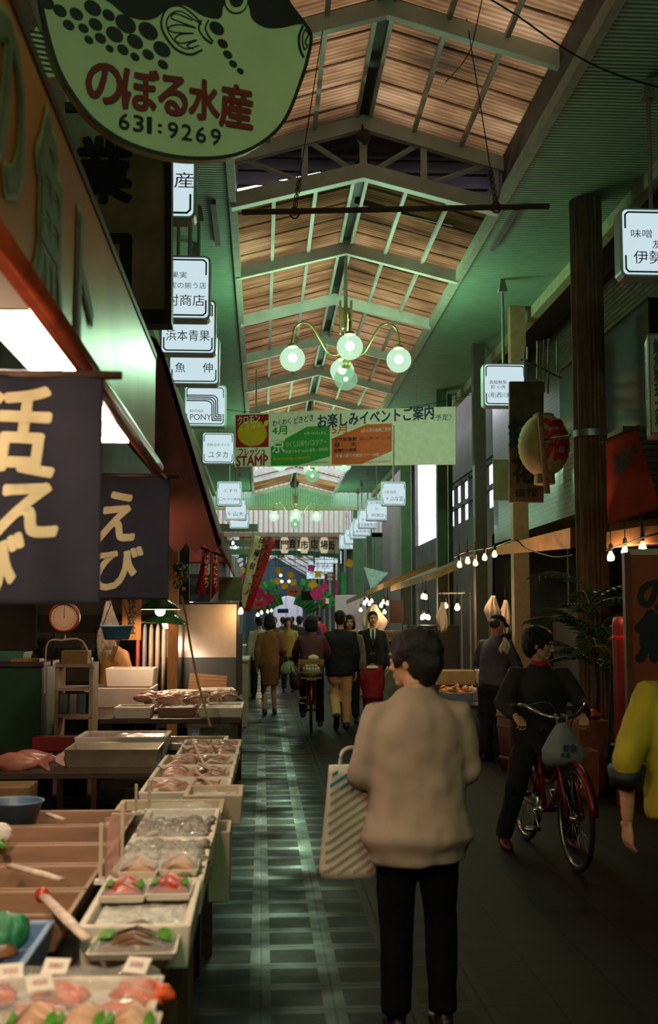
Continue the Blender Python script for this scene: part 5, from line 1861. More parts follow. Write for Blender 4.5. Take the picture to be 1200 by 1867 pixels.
for k, (x, lab) in enumerate(((56, 'left'), (145, 'middle'), (235, 'right'))):
    pack(x, 1867 + 26, .79, .11, .16, lab + ' film pack with a green leaf at the bottom edge', M('pale_seafood', (200, 150, 120), .4, var=.15), True)

# ---- row of long foam boxes: red shrimp, clear packs, oysters, clams
zf = .70
tray('foam_box', 'front foam box with red shrimp packs, right end of the near stall', 'box', (-.445, 2.93, zf), (-.168, 3.42, zf), .11, FOAM, .02, None, ICE, .8)
tray('foam_box', 'second foam box with grey oysters on ice', 'box', (-.445, 3.44, zf), (-.163, 4.06, zf), .11, FOAM, .02, None, ICE, .82)
tray('foam_box', 'third foam box with brown clams and crinkled film', 'box', (-.445, 4.08, zf), (-.16, 4.70, zf), .11, FOAM, .02, None, ICE, .82)
pack(228, 1634, .80, .125, .17, 'left red shrimp pack in the front foam box', REDS, True)
pack(310, 1630, .80, .125, .17, 'right red shrimp pack in the front foam box', REDS, True)
pack(255, 1592, .81, .115, .16, 'left pale pack behind the red shrimp', M('pale_seafood', (200, 150, 120), .4), False, h=.05)
pack(328, 1588, .81, .115, .16, 'right pale pack behind the red shrimp', M('pale_seafood', (200, 150, 120), .4), False, h=.05)
random.seed(3)
s0 = shell_piece('grey ridged oyster lying on ice in the second foam box', OYS, .03, 'grey oysters on ice')
s1 = shell_piece('brown clam lying on ice in the third foam box', CLAM, .026, 'brown clams on ice')
n = 0
for i in range(7):
    for j in range(11):
        x = -.41 + i * .036 + random.uniform(-.01, .01)
        y = 3.5 + j * .05 + random.uniform(-.012, .012)
        z = zf + .094 + random.uniform(0, .014)
        if n == 0:
            s0.location = (x, y, z)
        else:
            dup(s0, (x, y, z), rot=(random.uniform(-.5, .5), random.uniform(-.5, .5), random.uniform(0, 6)), scale=random.uniform(.8, 1.25))
        n += 1
n = 0
for i in range(7):
    for j in range(7):
        x = -.41 + i * .036 + random.uniform(-.01, .01)
        y = 4.13 + j * .05 + random.uniform(-.012, .012)
        z = zf + .094 + random.uniform(0, .014)
        if n == 0:
            s1.location = (x, y, z)
        else:
            dup(s1, (x, y, z), rot=(random.uniform(-.5, .5), random.uniform(-.5, .5), random.uniform(0, 6)), scale=random.uniform(.8, 1.25))
        n += 1
for (y, d, nm) in ((3.75, .55, 'the grey oysters'), (4.38, .58, 'the brown clams')):
    fm = thing('film_cover', 'crinkled clear film over ' + nm, 'film', (-.305, y, zf + .138))
    MB().sheet(crk(.25, d, .014, y), 24, 44).obj('film_sheet', CLEAR, fm, True)

# ---- long troughs to the left
yy = [3.12, 3.42, 3.76, 4.10, 4.46, 4.82]
labs = ['nearest long wooden trough left of the shrimp box', 'second long wooden trough with a white stick in it', 'third long wooden trough, left of the oysters', 'fourth long wooden trough beside the blue bowl', 'farthest long wooden trough behind the blue bowl']
for k in range(5):
    tray('wooden_trough', labs[k], 'trough', (-1.7, yy[k] + .01, .69), (-.49, yy[k + 1] - .01, .69), .10, TROUGH, .016, None, M('wet_ice_water', (120, 92, 70), .15, var=.2, bump=.3), .35)
BLUEP = M('blue_plastic', (70, 118, 160), .35, var=.05)
p = Zp(26, 1492, .80)
bw_ = thing('basin', 'dull blue plastic bowl standing on the wooden troughs at the left edge', 'basin', p)
MB().lathe([(.01, -.02), (.08, -.02), (.105, .06), (.112, .062), (.108, .068), (.098, .062), (.074, -.008), (.01, -.01)], n=28).obj('bowl', M('dull_blue_plastic', (66, 92, 116), .4), bw_, True)
for k, (x0, y0, x1, y1, lab, hh) in enumerate(((18, 1578, 112, 1603, 'white stick with pink marks lying across the second trough', .015), (86, 1484, 116, 1494, 'short white stick beside the blue bowl', .012), (78, 1632, 158, 1712, 'slanted white and pink crab leg before the blue tray', .016))):
    a, c = Zp(x0, y0, .81), Zp(x1, y1, .81)
    q = thing('stick' if k < 2 else 'crab_leg', lab, 'stick' if k < 2 else 'crab leg', (a + c) / 2)
    m_ = (a + c) / 2
    MB().tube([a - m_, (c - a) * .1, c - m_], [hh, hh * 1.1, hh * .8], 8, flat=.5).obj('shaft', M('pinkish_white', (216, 190, 176), .5, var=.2, scale=30), q, True)
    if k == 2:
        MB().ball(a - m_, .022, 10, 7).obj('joint', REDS, q, True)
for k, (x, y0, y1, w, lab) in enumerate(((183, 1506, 1604, .012, 'left upright price holder beside the oysters'), (203, 1494, 1600, .045, 'pinkish clear price plate between two upright holders'), (222, 1470, 1578, .012, 'right upright price holder beside the oysters'), (248, 1432, 1480, .012, 'left upright price holder by the clams'), (272, 1424, 1476, .014, 'right brown upright price holder by the clams'))):
    b0 = Zp(x, y1, .80)
    h = (y1 - y0) / F * b0.y
    q = thing('price_holder', lab, 'price holder', b0, R(20 if k == 1 else 0))
    MB().box((0, 0, h / 2), (w, .006 if k != 1 else .004, h)).obj('plate', M('pale_plastic', (206, 182, 158), .4, var=.06) if k != 1 else film('pinkish_plate', (210, 160, 150), .55, .2), q, bevel=.002)
    MB().box((0, 0, -.005), (w + .02, .03, .012)).obj('foot', CARD, q)
# blue tray with green bag
tb = tray('blue_tray', 'blue plastic tray with a green net bag at the left edge', 'tray', (-1.0, 2.66, .70), (-.52, 3.08, .70), .09, M('blue_tray_plastic', (96, 126, 168), .4, var=.08), .02, None, M('wet_blue', (70, 90, 120), .2), .3)
b = MB()
b.ball((0, 0, .03), (.16, .10, .05), 20, 12)
b.ball((.12, .03, .05), (.06, .05, .05), 14, 9)
gbg = thing('net_bag', 'green net bag of shellfish lying in the blue tray', 'bag', (-.73, 2.88, .755))
link(baked(b, 'bag', .009, 2, .016, .05), 'bag_body', M('green_net', (40, 124, 84), .4, var=.3, scale=40, bump=.5, bscale=120), gbg, True)
dup(s1, (-.60, 2.82, .775), .5, 'brown shell resting right of the green net bag', 'loose shell by the net bag', 1.5)
gv = thing('vegetable_bundle', 'white and yellow-green vegetable bundle at the left edge below the blue bowl', 'vegetable', Zp(8, 1530, .82))
b = MB()
b.ball((-.02, 0, .02), (.05, .04, .035), 12, 8)
link(baked(b, 'root', .008, 2, .01, .03), 'white_root', CARD, gv, True)
b = MB()
for k in range(5):
    b.tube([(-.01, -.02, .0), (.0, -.06 - .01 * k, .01), (-.04 + .02 * k, -.11, -.01)], [.012, .01, .004], 6, flat=.4)
b.obj('green_top', LEAFG, gv, True)

# ---- boxes between the near stall and the bench
tray('foam_box', 'long pale foam box across the stall end, just behind the clams', 'box', (-.60, 4.78, .66), (-.155, 5.14, .66), .12, FOAMD, .022, None, ICE, .7)
tray('foam_box', 'pale foam box reaching out over the walkway edge behind the clams', 'box', (-.34, 5.17, .66), (-.08, 5.5, .66), .13, FOAMD, .022, None, ICE, .8)
tray('bucket', 'small square cream bucket at the outer corner beside the clams', 'bucket', (-.20, 4.46, .50), (-.115, 4.72, .50), .26, FOAMD, .016)
# packing cases under the stall edge
for k, (y0, h, lab) in enumerate(((3.6, .3, 'brown carton under the oysters end of the stall'), (4.5, .42, 'brown carton under the clams end of the stall'))):
    tag(MB().box((-.42, y0 + .2, h / 2), (.3, .4, h)).obj('carton', M('carton_brown', (112, 78, 54), .8, var=.15), bevel=.004), lab, 'carton')

# ---- four rows of white fish boxes
random.seed(21)
f0 = small_fish('fish', 'small pink fish lying in a white fish box', PINKF, .17, 'small pink fish in the white boxes')
f1 = small_fish('fish', 'small silver fish lying in a white fish box', GREYF, .17, 'small silver fish in the white boxes')
used = {'f0': False, 'f1': False}
def lay(f, key, p, rz, sc=1.0, tilt=0.0, label=None, group=None):
    if not used.get(key):
        used[key] = True
        f.location = p
        f.rotation_euler = (R(80) + tilt, 0, rz)
        return f
    return dup(f, p, rot=(R(80) + tilt, 0, rz), scale=sc, label=label, group=group)
rows = [(5.62, 'nearest'), (6.14, 'second'), (6.66, 'third'), (7.18, 'fourth'), (7.66, 'farthest')]
for k, (y, lab) in enumerate(rows):
    d = .5 if k < 4 else .42
    x0 = -.58 if k < 3 else -.52
    tray('foam_box', lab + ' white fish box in the row of five along the walkway', 'box', (x0, y, .62), (-.15 + .004 * k, y + d - .02, .62), .12, FOAM, .022, None, ICE, .72)
    for i in range(10):
        x = x0 + .12 + .19 * (i % 2) + random.uniform(-.02, .02)
        lay(f0 if (k + i) % 3 else f1, 'f0' if (k + i) % 3 else 'f1', (x, y + .07 + (d - .16) * (i // 2) / 4, .722), random.uniform(-.35, .35) + (PI if random.random() < .4 else 0), random.uniform(.8, 1.1))
for k, (x0, y0, x1, y1) in enumerate(((350, 1348, 374, 1398), (362, 1392, 385, 1404), (355, 1404, 398, 1442))):
    a, c = Zp(x0, y0, .78), Zp(x1, y1, .77)
    tag(MB().tube([a, c], [.012, .008], 6, flat=.5).obj('price_stick', M('stick_pinkish', (176, 140, 118), .6, var=.2)), ('upper', 'middle', 'lower')[k] + ' thin wooden stick lying across the white fish boxes', 'stick')
# ---- bench goods: foam box, steel tray, red fish
a, c = Zp(146, 1352, .80), Zp(312, 1352, .80)
tray('foam_box', 'large pinkish white foam box behind the steel tray', 'box', (-1.26, 8.02, .62), (-.64, 8.5, .62), .14, FOAM, .03, None, M('pink_ice', (206, 150, 130), .3, var=.2, scale=30, bump=.4), .9)
tray('steel_tray', 'deep steel tray on the dark bench in front of the large foam box', 'tray', (-1.245, 7.52, .62), (-.65, 7.96, .62), .115, STEELT, .008)
REDF = M('red_bream', (190, 122, 104), .3, var=.25, scale=14, spec=.7)
for k, (px, py, lab) in enumerate(((62, 1356, 'upper of two large red fish at the left of the dark bench'), (44, 1374, 'lower of two large red fish at the left of the dark bench'))):
    bf = small_fish('fish', lab, REDF, .36)
    bf.location = Vector((PX(px, 7.62, 1370), 7.62 - .16 * k, .665))
    bf.rotation_euler = (R(75), 0, R(6 - 10 * k))
tag(MB().box((-1.5, 7.1, .33), (.3, .3, .5)).obj('carton', M('carton_pale', (142, 108, 72), .8), bevel=.004), 'pale carton under the left end of the dark bench', 'carton')
tag(MB().box((-1.46, 8.48, .675), (.32, .12, .1)).obj('red_case', M('deep_red', (150, 14, 16), .4), bevel=.006), 'flat red case behind the foam box', 'case')
gt = thing('glass_lid', 'steel framed glass lid lying between the bench and the far table', 'lid', (-.52, 8.6, .60), 0)
b = MB()
for sx in (-1, 1):
    b.box((sx * .26, 0, .06), (.03, .5, .05))
for sy in (-1, 1):
    b.box((0, sy * .25, .06), (.55, .03, .05))
b.obj('frame', STEELT, gt, bevel=.004)
MB().box((0, 0, .05), (.5, .48, .006)).obj('pane', M('bluish_glass', (60, 74, 84), .08), gt)
MB().box((0, 0, -.27), (.5, .44, .6)).obj('stand', WOODD, gt)
# ---- far table heap
tray('foam_box', 'white foam box at the right front corner of the far table', 'box', (-.52, 9.68, .75), (-.155, 10.3, .75), .08, FOAM, .02, None, ICE, .8)
tray('foam_box', 'white foam box front left on the far table', 'box', (-1.2, 9.62, .75), (-.90, 10.0, .75), .09, FOAM, .02, None, ICE, .8)
tray('foam_box', 'upper foam box stacked at the back left of the far table', 'box', (-1.45, 10.95, .93), (-1.0, 11.4, .93), .17, FOAM, .03)
tray('foam_box', 'lower foam box stacked at the back left of the far table', 'box', (-1.62, 10.8, .75), (-1.0, 11.45, .75), .18, FOAM, .03)
tray('foam_box', 'flat brownish fish box in the middle of the far table', 'box', (-.86, 9.75, .75), (-.55, 10.3, .75), .08, TROUGH, .02, None, ICE, .8)
for k, (x0, y0, rzz) in enumerate(((-1.0, 10.15, .3), (-.9, 10.7, -.4), (-.55, 10.65, .1))):
    tray('foam_box', ('askew open', 'rear askew', 'rear right')[k] + ' foam box with fish on the far table', 'box', (x0, y0, .80 + .02 * k), (x0 + .3, y0 + .4, .80 + .02 * k), .08, FOAM, .02, None, ICE, .8, rzz)
for i in range(26):
    x, y = random.uniform(-1.05, -.22), random.uniform(9.85, 10.75)
    lay(f0 if i % 2 else f1, 'f0' if i % 2 else 'f1', (x, y, .865 + random.uniform(0, .03)), random.uniform(-.6, .6), 1.1, label='fish heaped among the boxes on the far table', group='fish heaped on the far table')
sl = thing('slatted_lid', 'brown slatted wooden box lid leaning at the back of the far table', 'lid', P(379, 1246, 11.3), R(-4), None, (R(-18), R(4), 0))
for k in range(6):
    MB().box((0, 0, -.075 + k * .03), (.36, .012, .027)).obj('slat', WOOD, sl)
for sx in (-1, 1):
    MB().box((sx * .14, .012, 0), (.03, .012, .18)).obj('batten', WOOD, sl)
bgp = thing('refuse_bag', 'black bag with a white tie hanging at the left end of the far table', 'bag', (-1.45, 9.5, .35))
b = MB()
b.ball((0, 0, 0), (.16, .1, .2), 18, 12)
b.ball((0, 0, .22), (.04, .03, .06), 12, 8)
link(baked(b, 'bag', .012, 2, .03, .07), 'bag_body', M('black_plastic', (20, 18, 18), .2), bgp, True)
MB().tube([(-.02, -.03, .24), (0, -.05, .28), (.05, -.05, .16)], .012, 6, flat=.5).obj('tie', CARD, bgp)

# ---- white glossy panel with bulb reflections
wp = thing('display_panel', 'cream glossy panel with a black lower half standing behind the far table', 'panel', (0, 13.2, 0), 0, None, (R(-6.5), 0, 0))
x0, x1 = PX(292, 13.4), PX(434, 13.4)
zt, zm, zb_ = PZ(1100, 13.4, 360), PZ(1197, 13.4, 360), .35
MB().span((x0, 0, zm), (x1, .04, zt)).obj('cream_upper', M('gloss_cream', (196, 172, 146), .17, var=.04, spec=.7), wp)
MB().span((x0, 0, zb_), (x1, .04, zm)).obj('black_lower', M('gloss_black', (14, 13, 13), .35), wp)
b = MB()
for x in (x0, x1):
    b.box((x, .02, zt / 2), (.035, .05, zt + .02))
b.box(((x0 + x1) / 2, .02, zt + .01), (x1 - x0, .05, .02))
b.obj('frame', BLACK, wp)
MB().box((x1 + .03, -.01, .7), (.05, .05, 1.4)).obj('dark_post', BLACK, wp)

# ---- shaded lamps
SHG = M('green_enamel', (44, 96, 40), .15, var=.08, spec=.8)
SHW = M('lamp_inner_white', (236, 220, 196), .5)
LBULB = E('lamp_bulb', (1.0, .71, .49), 500)
def shade_lamp(px, py, Y, label, k=1.0, tilt=0):
    t = thing('shade_lamp', label, 'lamp', P(px, py, Y), 0, None, (0, tilt, 0))
    MB().lathe([(.03 * k, .14 * k), (.055 * k, .13 * k), (.065 * k, .06 * k), (.10 * k, .03 * k), (.185 * k, -.035 * k), (.182 * k, -.04 * k), (.095 * k, .02 * k), (.055 * k, .055 * k), (.04 * k, .12 * k)], n=28, caps=False).obj('shade', SHG, t, True)
    MB().lathe([(.181 * k, -.041 * k), (.094 * k, .018 * k), (.052 * k, .052 * k)], n=28, caps=False).obj('inner_lining', SHW, t, True)
    MB().ball((0, 0, -.055), .045, 12, 8).obj('bulb', LBULB, t, True)
    MB().lathe([(.03, .12 * k), (.032, .2 * k), (.01, .21 * k)], n=12).obj('socket', BLACK, t)
    return t
l1 = shade_lamp(305, 1128, 12.2, 'green enamel cone lamp lit over the far table', 1.26, R(4))
MB().tube([(0, 0, .2), (.0, 0, .75)], .006, 5).obj('cord', BLACK, l1)
l2 = shade_lamp(292, 1103, 10.6, 'second green enamel lamp just behind and above, by the curtain edge', 1.0)
MB().tube([(0, 0, .2), (.0, 0, .7)], .006, 5).obj('cord', BLACK, l2)
for k, (x, y, z, lab) in enumerate(((-.95, 2.25, 2.2, 'unseen green enamel lamp added over the nearest roe tray for warm light'), (-.5, .7, 2.35, 'unseen green enamel lamp added behind the viewer over the near stall'), (-1.05, 6.9, 2.2, 'green enamel lamp added to warm the dark bench, hidden behind the small blue curtain'))):
    q = thing('shade_lamp', lab, 'lamp', (x, y, z))  # unseen lamps added to warm the near trays, the sweater and the bench
    MB().lathe([(.03, .14), (.055, .13), (.065, .06), (.10, .03), (.185, .0), (.182, -.005), (.095, .022), (.055, .055), (.04, .12)], n=28, caps=False).obj('shade', SHG, q, True)
    MB().ball((0, 0, -.03), .06 if k < 2 else .042, 12, 8).obj('bulb', LBULB, q, True)
    MB().tube([(0, 0, .12), (0, 0, 3.0 - z)], .006, 5).obj('cord', BLACK, q)
cable('lamp_cord', 'pale cord running from the green lamp down to the glass lid', [P(331, 1086, 9.4), P(338, 1120, 9.4), P(348, 1180, 9.3), P(360, 1240, 9.2), P(384, 1325, 8.7)], .009, M('pale_cord', (170, 140, 90), .8), 'cord')

# ---- deep left: clothes rack, wooden name board, scale, basin, shelves
wn = thing('name_board', 'narrow yellowish wooden board with vertical black characters, left of the cone lamp', 'sign', P(240, 1120, 12.6))
MB().box((0, .02, .1), (.2, .03, .75)).obj('board', M('yellow_wood', (150, 100, 40), .6, var=.15, stretch=(6, 6, 1)), wn)
write('株式会社', FBLK, wn, (0, .0), .09, .42, vertical=True, bold=.03, y=.0)
rk = thing('clothes_rack', 'rack of hanging pale coats and cloths left of the white panel', 'rack', P(272, 1185, 12.9))
MB().tube([(-.35, 0, .3), (.3, 0, .3)], .012, 6).obj('rail', PIPE, rk)
for sx in (-.35, .3):
    MB().tube([(sx, 0, .3), (sx, 0, -1.2)], .012, 6).obj('post', PIPE, rk)
cols = [(196, 90, 60), (150, 150, 160), (200, 170, 140), (206, 186, 160), (214, 196, 172), (186, 160, 130)]
for k, c_ in enumerate(cols):
    g_ = thing('hanging_coat', ('orange', 'grey', 'beige', 'pale pink', 'white', 'tan')[k] + ' cloth hung on the rack left of the white panel', 'coat', P(272, 1185, 12.85) + Vector((-.12 + k * .07, 0, .28)))
    b = MB()
    b.ell([((0, 0, 0), .012, .04), ((0, 0, -.06), .022, .12), ((0, 0, -.3), .026, .13), ((0, 0, -.72), .03, .14)], 12)
    b.obj('cloth', M('coat_cloth_%d' % k, c_, .85, var=.1, stretch=(8, 8, 1)), g_, True)
    MB().tube([(0, 0, 0), (0, 0, .04)], .004, 4).obj('hook', DARKM, g_)
sc_ = thing('dial_scale', 'round hanging dial scale with an orange-red rim', 'scale', P(118, 1125, 7.8))
q = Matrix.Rotation(PI / 2, 3, 'X')
MB().lathe([(.092, -.03), (.1, -.02), (.1, .03), (.09, .04), (.086, .034), (.086, .0)], n=32, mat=q, caps=False).obj('rim', M('orange_red_rim', (136, 40, 22), .4), sc_, True)
MB().lathe([(.001, .018), (.088, .018), (.088, -.03), (.001, -.03)], n=32, mat=q).obj('dial_face', M('dial_cream', (168, 138, 110), .35, var=.05), sc_)
b = MB()
for k in range(24):
    a = k * PI / 12
    b.box((.07 * math.cos(a), -.0195, .07 * math.sin(a)), (.012, .002, .003), (0, -a, 0))
b.box((.0, -.021, .025), (.004, .002, .07))
b.obj('scale_mark', INK, sc_)
MB().tube([(0, 0, .1), (0, 0, .4)], .008, 6).obj('hook_rod', PIPE, sc_)
b = MB()
b.tube(smooth_line([Vector(v) for v in ((0, 0, -.1), (0, 0, -.15), (-.1, 0, -.16), (-.12, 0, -.3), (-.12, 0, -.5))], 4), .006, 5)
b.tube(smooth_line([Vector(v) for v in ((0, 0, -.15), (.12, 0, -.16), (.2, 0, -.34))], 4), .006, 5)
b.obj('pan_wire', PIPE, sc_)
bs = thing('basin', 'sky blue plastic basin hanging by a cord beside the clear bags', 'basin', P(213, 1156, 7.4))
MB().lathe([(.01, -.035), (.075, -.035), (.098, .045), (.108, .047), (.106, .055), (.092, .05), (.07, -.025), (.01, -.025)], n=30).obj('bowl', M('sky_blue_plastic', (92, 158, 206), .35, var=.04), bs, True)
MB().tube([(-.09, 0, .05), (0, 0, .3), (.09, 0, .05)], .004, 5).obj('cord', DARKM, bs)
MB().tube([(0, 0, .3), (0, 0, .7)], .004, 5).obj('hanging_cord', DARKM, bs)
gs = thing('counter', 'dark green covered counter at the far left', 'counter', (0, 0, 0))
a = P(76, 1215, 9.0)
MB().span((-2.4, 9.0, 0), (a.x, 9.6, a.z)).obj('body', M('deep_green_sheet', (14, 62, 28), .55, var=.12), gs, bevel=.01)
MB().span((-2.42, 8.96, a.z), (a.x + .02, 9.65, a.z + .03)).obj('worktop', WOODD, gs)
board_ = tag(MB().box((P(50, 1211, 9.15).x, 9.15, a.z + .043), (.22, .2, .025)).obj('cutting_board', WOOD, bevel=.004), 'wooden cutting board on the green counter', 'board')
tray('plastic_tray', 'greenish tray on the green counter at the left edge', 'tray', (-2.35, 9.25, a.z + .03), (-1.85, 9.6, a.z + .03), .07, M('sea_green_plastic', (80, 130, 106), .4), .01)
for k, (py, lab) in enumerate(((1160, 'upper'), (1182, 'lower'))):
    p = P(30, py, 14.1)
    fr_ = thing('wall_shelf', lab + ' dim shelf with greenish boxes behind the green counter', 'shelf', p)
    MB().box((-.1, .1, -.05), (.8, .3, .03)).obj('shelf_board', WOODD, fr_)
    MB().box((-.05, .1, .01), (.55, .22, .09)).obj('storage_box', M('sea_green_plastic', (80, 130, 106), .4), fr_)
struct(MB().span((-5.0, 14.4, 0), (-.9, 14.5, 3.0)).obj('wall_left_booth', brick_mat('booth_tile', (70, 58, 44), (82, 70, 54), (40, 34, 28), .2, .2)))
pp = thing('potted_plant', 'small plant in a white pot on the shelf left of the basin', 'plant', P(160, 1217, 9.6))
MB().lathe([(.01, 0), (.035, 0), (.045, .08), (.04, .08), (.034, .02)], n=18).obj('pot', CARD, pp, True)
b = MB()
random.seed(9)
for k in range(14):
    a_ = random.uniform(0, 6.28)
    e = Vector((.07 * math.cos(a_), .05 * math.sin(a_), .14 + .06 * random.random()))
    b.add([(0, 0, .07), e * .6 + Vector((.012, 0, .03)), e, e * .6 - Vector((.012, 0, -.03))], [(0, 1, 2, 3)])
b.obj('foliage', LEAF, pp, solid=.002)
ws_ = thing('stand', 'white painted wooden stand with trays under the scale', 'stand', (P(130, 1300, 9.0).x, 9.25, 0))
for z in (.82, 1.02, 1.2):
    MB().box((0, 0, z), (.28, .34, .025)).obj('shelf_board', M('dirty_white_wood', (170, 146, 116), .7, var=.15), ws_)
for sx in (-.13, .13):
    MB().box((sx, 0, .62), (.03, .3, 1.2)).obj('side_post', M('dirty_white_wood', (170, 146, 116), .7, var=.15), ws_)
for k in range(3):
    tag(MB().box((ws_.location.x - .07 + k * .07, 9.18, .91), (.05, .2, .15)).obj('carton', M('carton_%d' % k, ((90, 110, 90), (120, 120, 112), (60, 80, 84))[k], .6), bevel=.003), ('left', 'middle', 'right')[k] + ' small carton on the white stand', 'carton')
tag(MB().box((ws_.location.x + .0, 9.19, 1.263), (.2, .2, .1)).obj('paper_stack', M('old_paper', (150, 116, 66), .8, var=.2, stretch=(1, 1, 30)), bevel=.003), 'stack of yellowed paper on top of the white stand', 'paper')
bl_ = thing('clamp_lamp', 'black clamp lamp at the corner of the green counter', 'lamp', P(80, 1185, 8.95))
MB().lathe([(.02, .06), (.03, .03), (.06, -.05), (.056, -.05), (.02, .02)], n=18, caps=False, mat=Euler((0, R(30), 0)).to_matrix()).obj('shade', BLACK, bl_, True)
MB().tube([(.02, 0, .05), (.08, 0, .12), (.06, 0, -.12)], .008, 6).obj('arm', BLACK, bl_)
# yellow post, flowers and red things beyond the awning
tag(MB().box((PX(317, 12.2, 1050), 12.2, 1.2), (.1, .1, 2.4)).obj('wooden_post', M('yellow_wood', (150, 100, 40), .6)), 'yellowish wooden post under the scalloped awning', 'post')
fl_ = thing('flower_cluster', 'small dark flower cluster hung on the yellowish post', 'flowers', P(330, 1050, 12.1))
b = MB()
random.seed(4)
for k in range(16):
    b.ball((random.uniform(-.06, .06), random.uniform(-.05, .05), random.uniform(-.16, .12)), random.uniform(.02, .04), 8, 5)
b.obj('leaves', LEAF, fl_, True)
b = MB()
for k in range(7):
    b.ball((random.uniform(-.06, .04), -.06, random.uniform(-.16, .1)), .02, 8, 5)
b.obj('blossoms', M('orange_blossom', (190, 110, 60), .6), fl_, True)
REDA = M('red_awning', (150, 34, 30), .75, var=.12, scale=5)
ra = thing('awning', 'red awning of the next shop beyond the scalloped one', 'awning', (0, 0, 0))
a0, a1, a2, a3 = P(322, 984, 15), P(410, 975, 15), P(421, 1056, 20), P(322, 1030, 15)
MB().add([P(322, 975, 16), P(408, 972, 16), P(414, 1026, 15), P(322, 1026, 15)], [(0, 1, 2, 3)]).obj('canopy', REDA, ra, solid=.02)
MB().add([P(414, 1000, 15), P(414, 1026, 15), P(428, 1052, 22), P(420, 1010, 22)], [(0, 1, 2, 3)]).obj('front_valance', REDA, ra, solid=.02)
for k, (x, w, lab) in enumerate(((382, .1, 'red cloth banner with white characters, left of the yellow pole'), (395, .08, 'narrower red cloth banner right of the yellow pole'))):
    rn = thing('cloth_banner', lab, 'banner', P(x, 1040, 13.9), R(0))
    s5 = 13.9 / F
    pts = [((371, 1000), (382, 1003), (374, 1088), (356, 1080)), ((388, 1006), (397, 1012), (399, 1076), (386, 1092))][k]
    pq = [((px - x) * s5, (1040 - py) * s5) for px, py in pts]
    MB().sheet(lambda u, v: (pq[0][0] * (1 - u) * (1 - v) + pq[1][0] * u * (1 - v) + pq[2][0] * u * v + pq[3][0] * (1 - u) * v, .03 * math.sin(u * 6 + v * 2), pq[0][1] * (1 - u) * (1 - v) + pq[1][1] * u * (1 - v) + pq[2][1] * u * v + pq[3][1] * (1 - u) * v), 10, 16).obj('cloth', M('banner_red_cloth', (160, 26, 26), .8, var=.12), rn, True, solid=.004)
    write('はたち', WH, rn, (-.03 + .02 * k, .0), .05, .4, vertical=True, y=-.05)
tag(MB().tube([P(386, 1000, 14), P(384, 1094, 14)], .016, 6).obj('banner_pole', M('yellow_wood', (150, 100, 40), .6)), 'yellow pole between two red cloth banners', 'pole')
tag(MB().box((PX(352, 17, 1075), 17, PZ(1072, 17, 352)), (.5, .05, .4)).obj('tiled_panel', brick_mat('violet_tile', (78, 66, 88), (86, 74, 96), (50, 44, 56), .12, .12)), 'violet tiled panel behind the red cloth banners', 'panel')
tag(MB().box((PX(420, 21, 1070), 21, PZ(1074, 21, 420)), (.42, .05, .42)).obj('notice_sign', M('olive_panel', (110, 100, 66), .7)), 'olive panel under the far small bulbs on the left', 'panel')
# left far shops: crates and counters along the walkway
for k, (px0, px1, py, Y, z, lab) in enumerate(((440, 452, 1195, 17.5, .95, 'pale narrow counter beyond the white panel'), (452, 466, 1170, 24, 1.0, 'white far counter on the left of the walkway'))):
    xa, xb = PX(px0, Y, py) - .6, PX(px1, Y, py)
    cn = thing('counter', lab, 'counter', ((xa + xb) / 2, Y, 0))
    MB().span((-(xb - xa) / 2, -.3, 0), ((xb - xa) / 2, 1.2, z)).obj('body', FOAMD if k == 0 else CARD, cn)
    MB().span((-(xb - xa) / 2 - .02, -.32, z), ((xb - xa) / 2 + .02, 1.22, z + .03)).obj('worktop', CARD, cn)

# ================================================================== right stalls
table('stall_table', 'dark table with fish boxes in front of the capped vendor', 2.05, 3.35, 13.3, 15.2, .58)
tray('foam_box', 'white fish box right of the capped vendor', 'box', (2.95, 12.95, .60), (3.3, 13.5, .60), .12, FOAM, .022, None, ICE, .75)
table('stall_table', 'short table under the fish box right of the capped vendor', 2.9, 3.6, 12.8, 13.25, .60)
tray('carton_box', 'yellowish carton with green print at the back of the right table', 'carton', (2.2, 14.9, .72), (2.75, 15.3, .72), .18, M('carton_green', (170, 150, 104), .6, var=.1), .015, None, PINKF, .9)
tray('foam_box', 'pale box with blue rim at the back of the right table', 'box', (2.8, 14.9, .72), (3.3, 15.3, .72), .18, FOAM, .02, None, ICE, .8)
MBx = tag(MB().box((2.77, 15.1, .65), (1.2, .4, .13)).obj('plank', WOODD), 'dark plank raising the rear boxes on the right table', 'plank')
tray('foam_box', 'fish box in the middle of the right table, left of the vendor', 'box', (2.5, 13.9, .58), (2.95, 14.5, .58), .12, FOAM, .02, None, ICE, .85)
tray('blue_box', 'bluish box of shellfish at the left end of the right table', 'box', (2.1, 13.45, .58), (2.45, 13.9, .58), .13, M('pale_blue_plastic', (140, 150, 178), .5, var=.1), .02, None, ICE, .8)
random.seed(31)
ORS = M('orange_shell', (196, 120, 50), .4, var=.3, scale=30)
s2_ = shell_piece('orange shellfish heaped at the left end of the right table', ORS, .045, 'orange shellfish on the right table')
s2_.location = (2.2, 13.6, .71)
for i in range(24):
    dup(s2_, (2.12 + random.uniform(0, .33), 13.48 + random.uniform(0, .55), .70 + random.uniform(0, .05)), rot=(random.uniform(-.6, .6), random.uniform(-.6, .6), random.uniform(0, 6)))
for i in range(14):
    lay(f0, 'f0', (2.52 + .03 * i, 14.15 + random.uniform(-.15, .15), .70), R(90) + random.uniform(-.4, .4), 1.5, label='pink fish in the middle box of the right table', group='pink fish on the right table')
for i in range(12):
    lay(f0, 'f0', (2.98 + .025 * i, 13.2 + random.uniform(-.12, .12), .72), R(90) + random.uniform(-.4, .4), 1.5, label='pink fish in the box right of the capped vendor', group='pink fish right of the capped vendor')
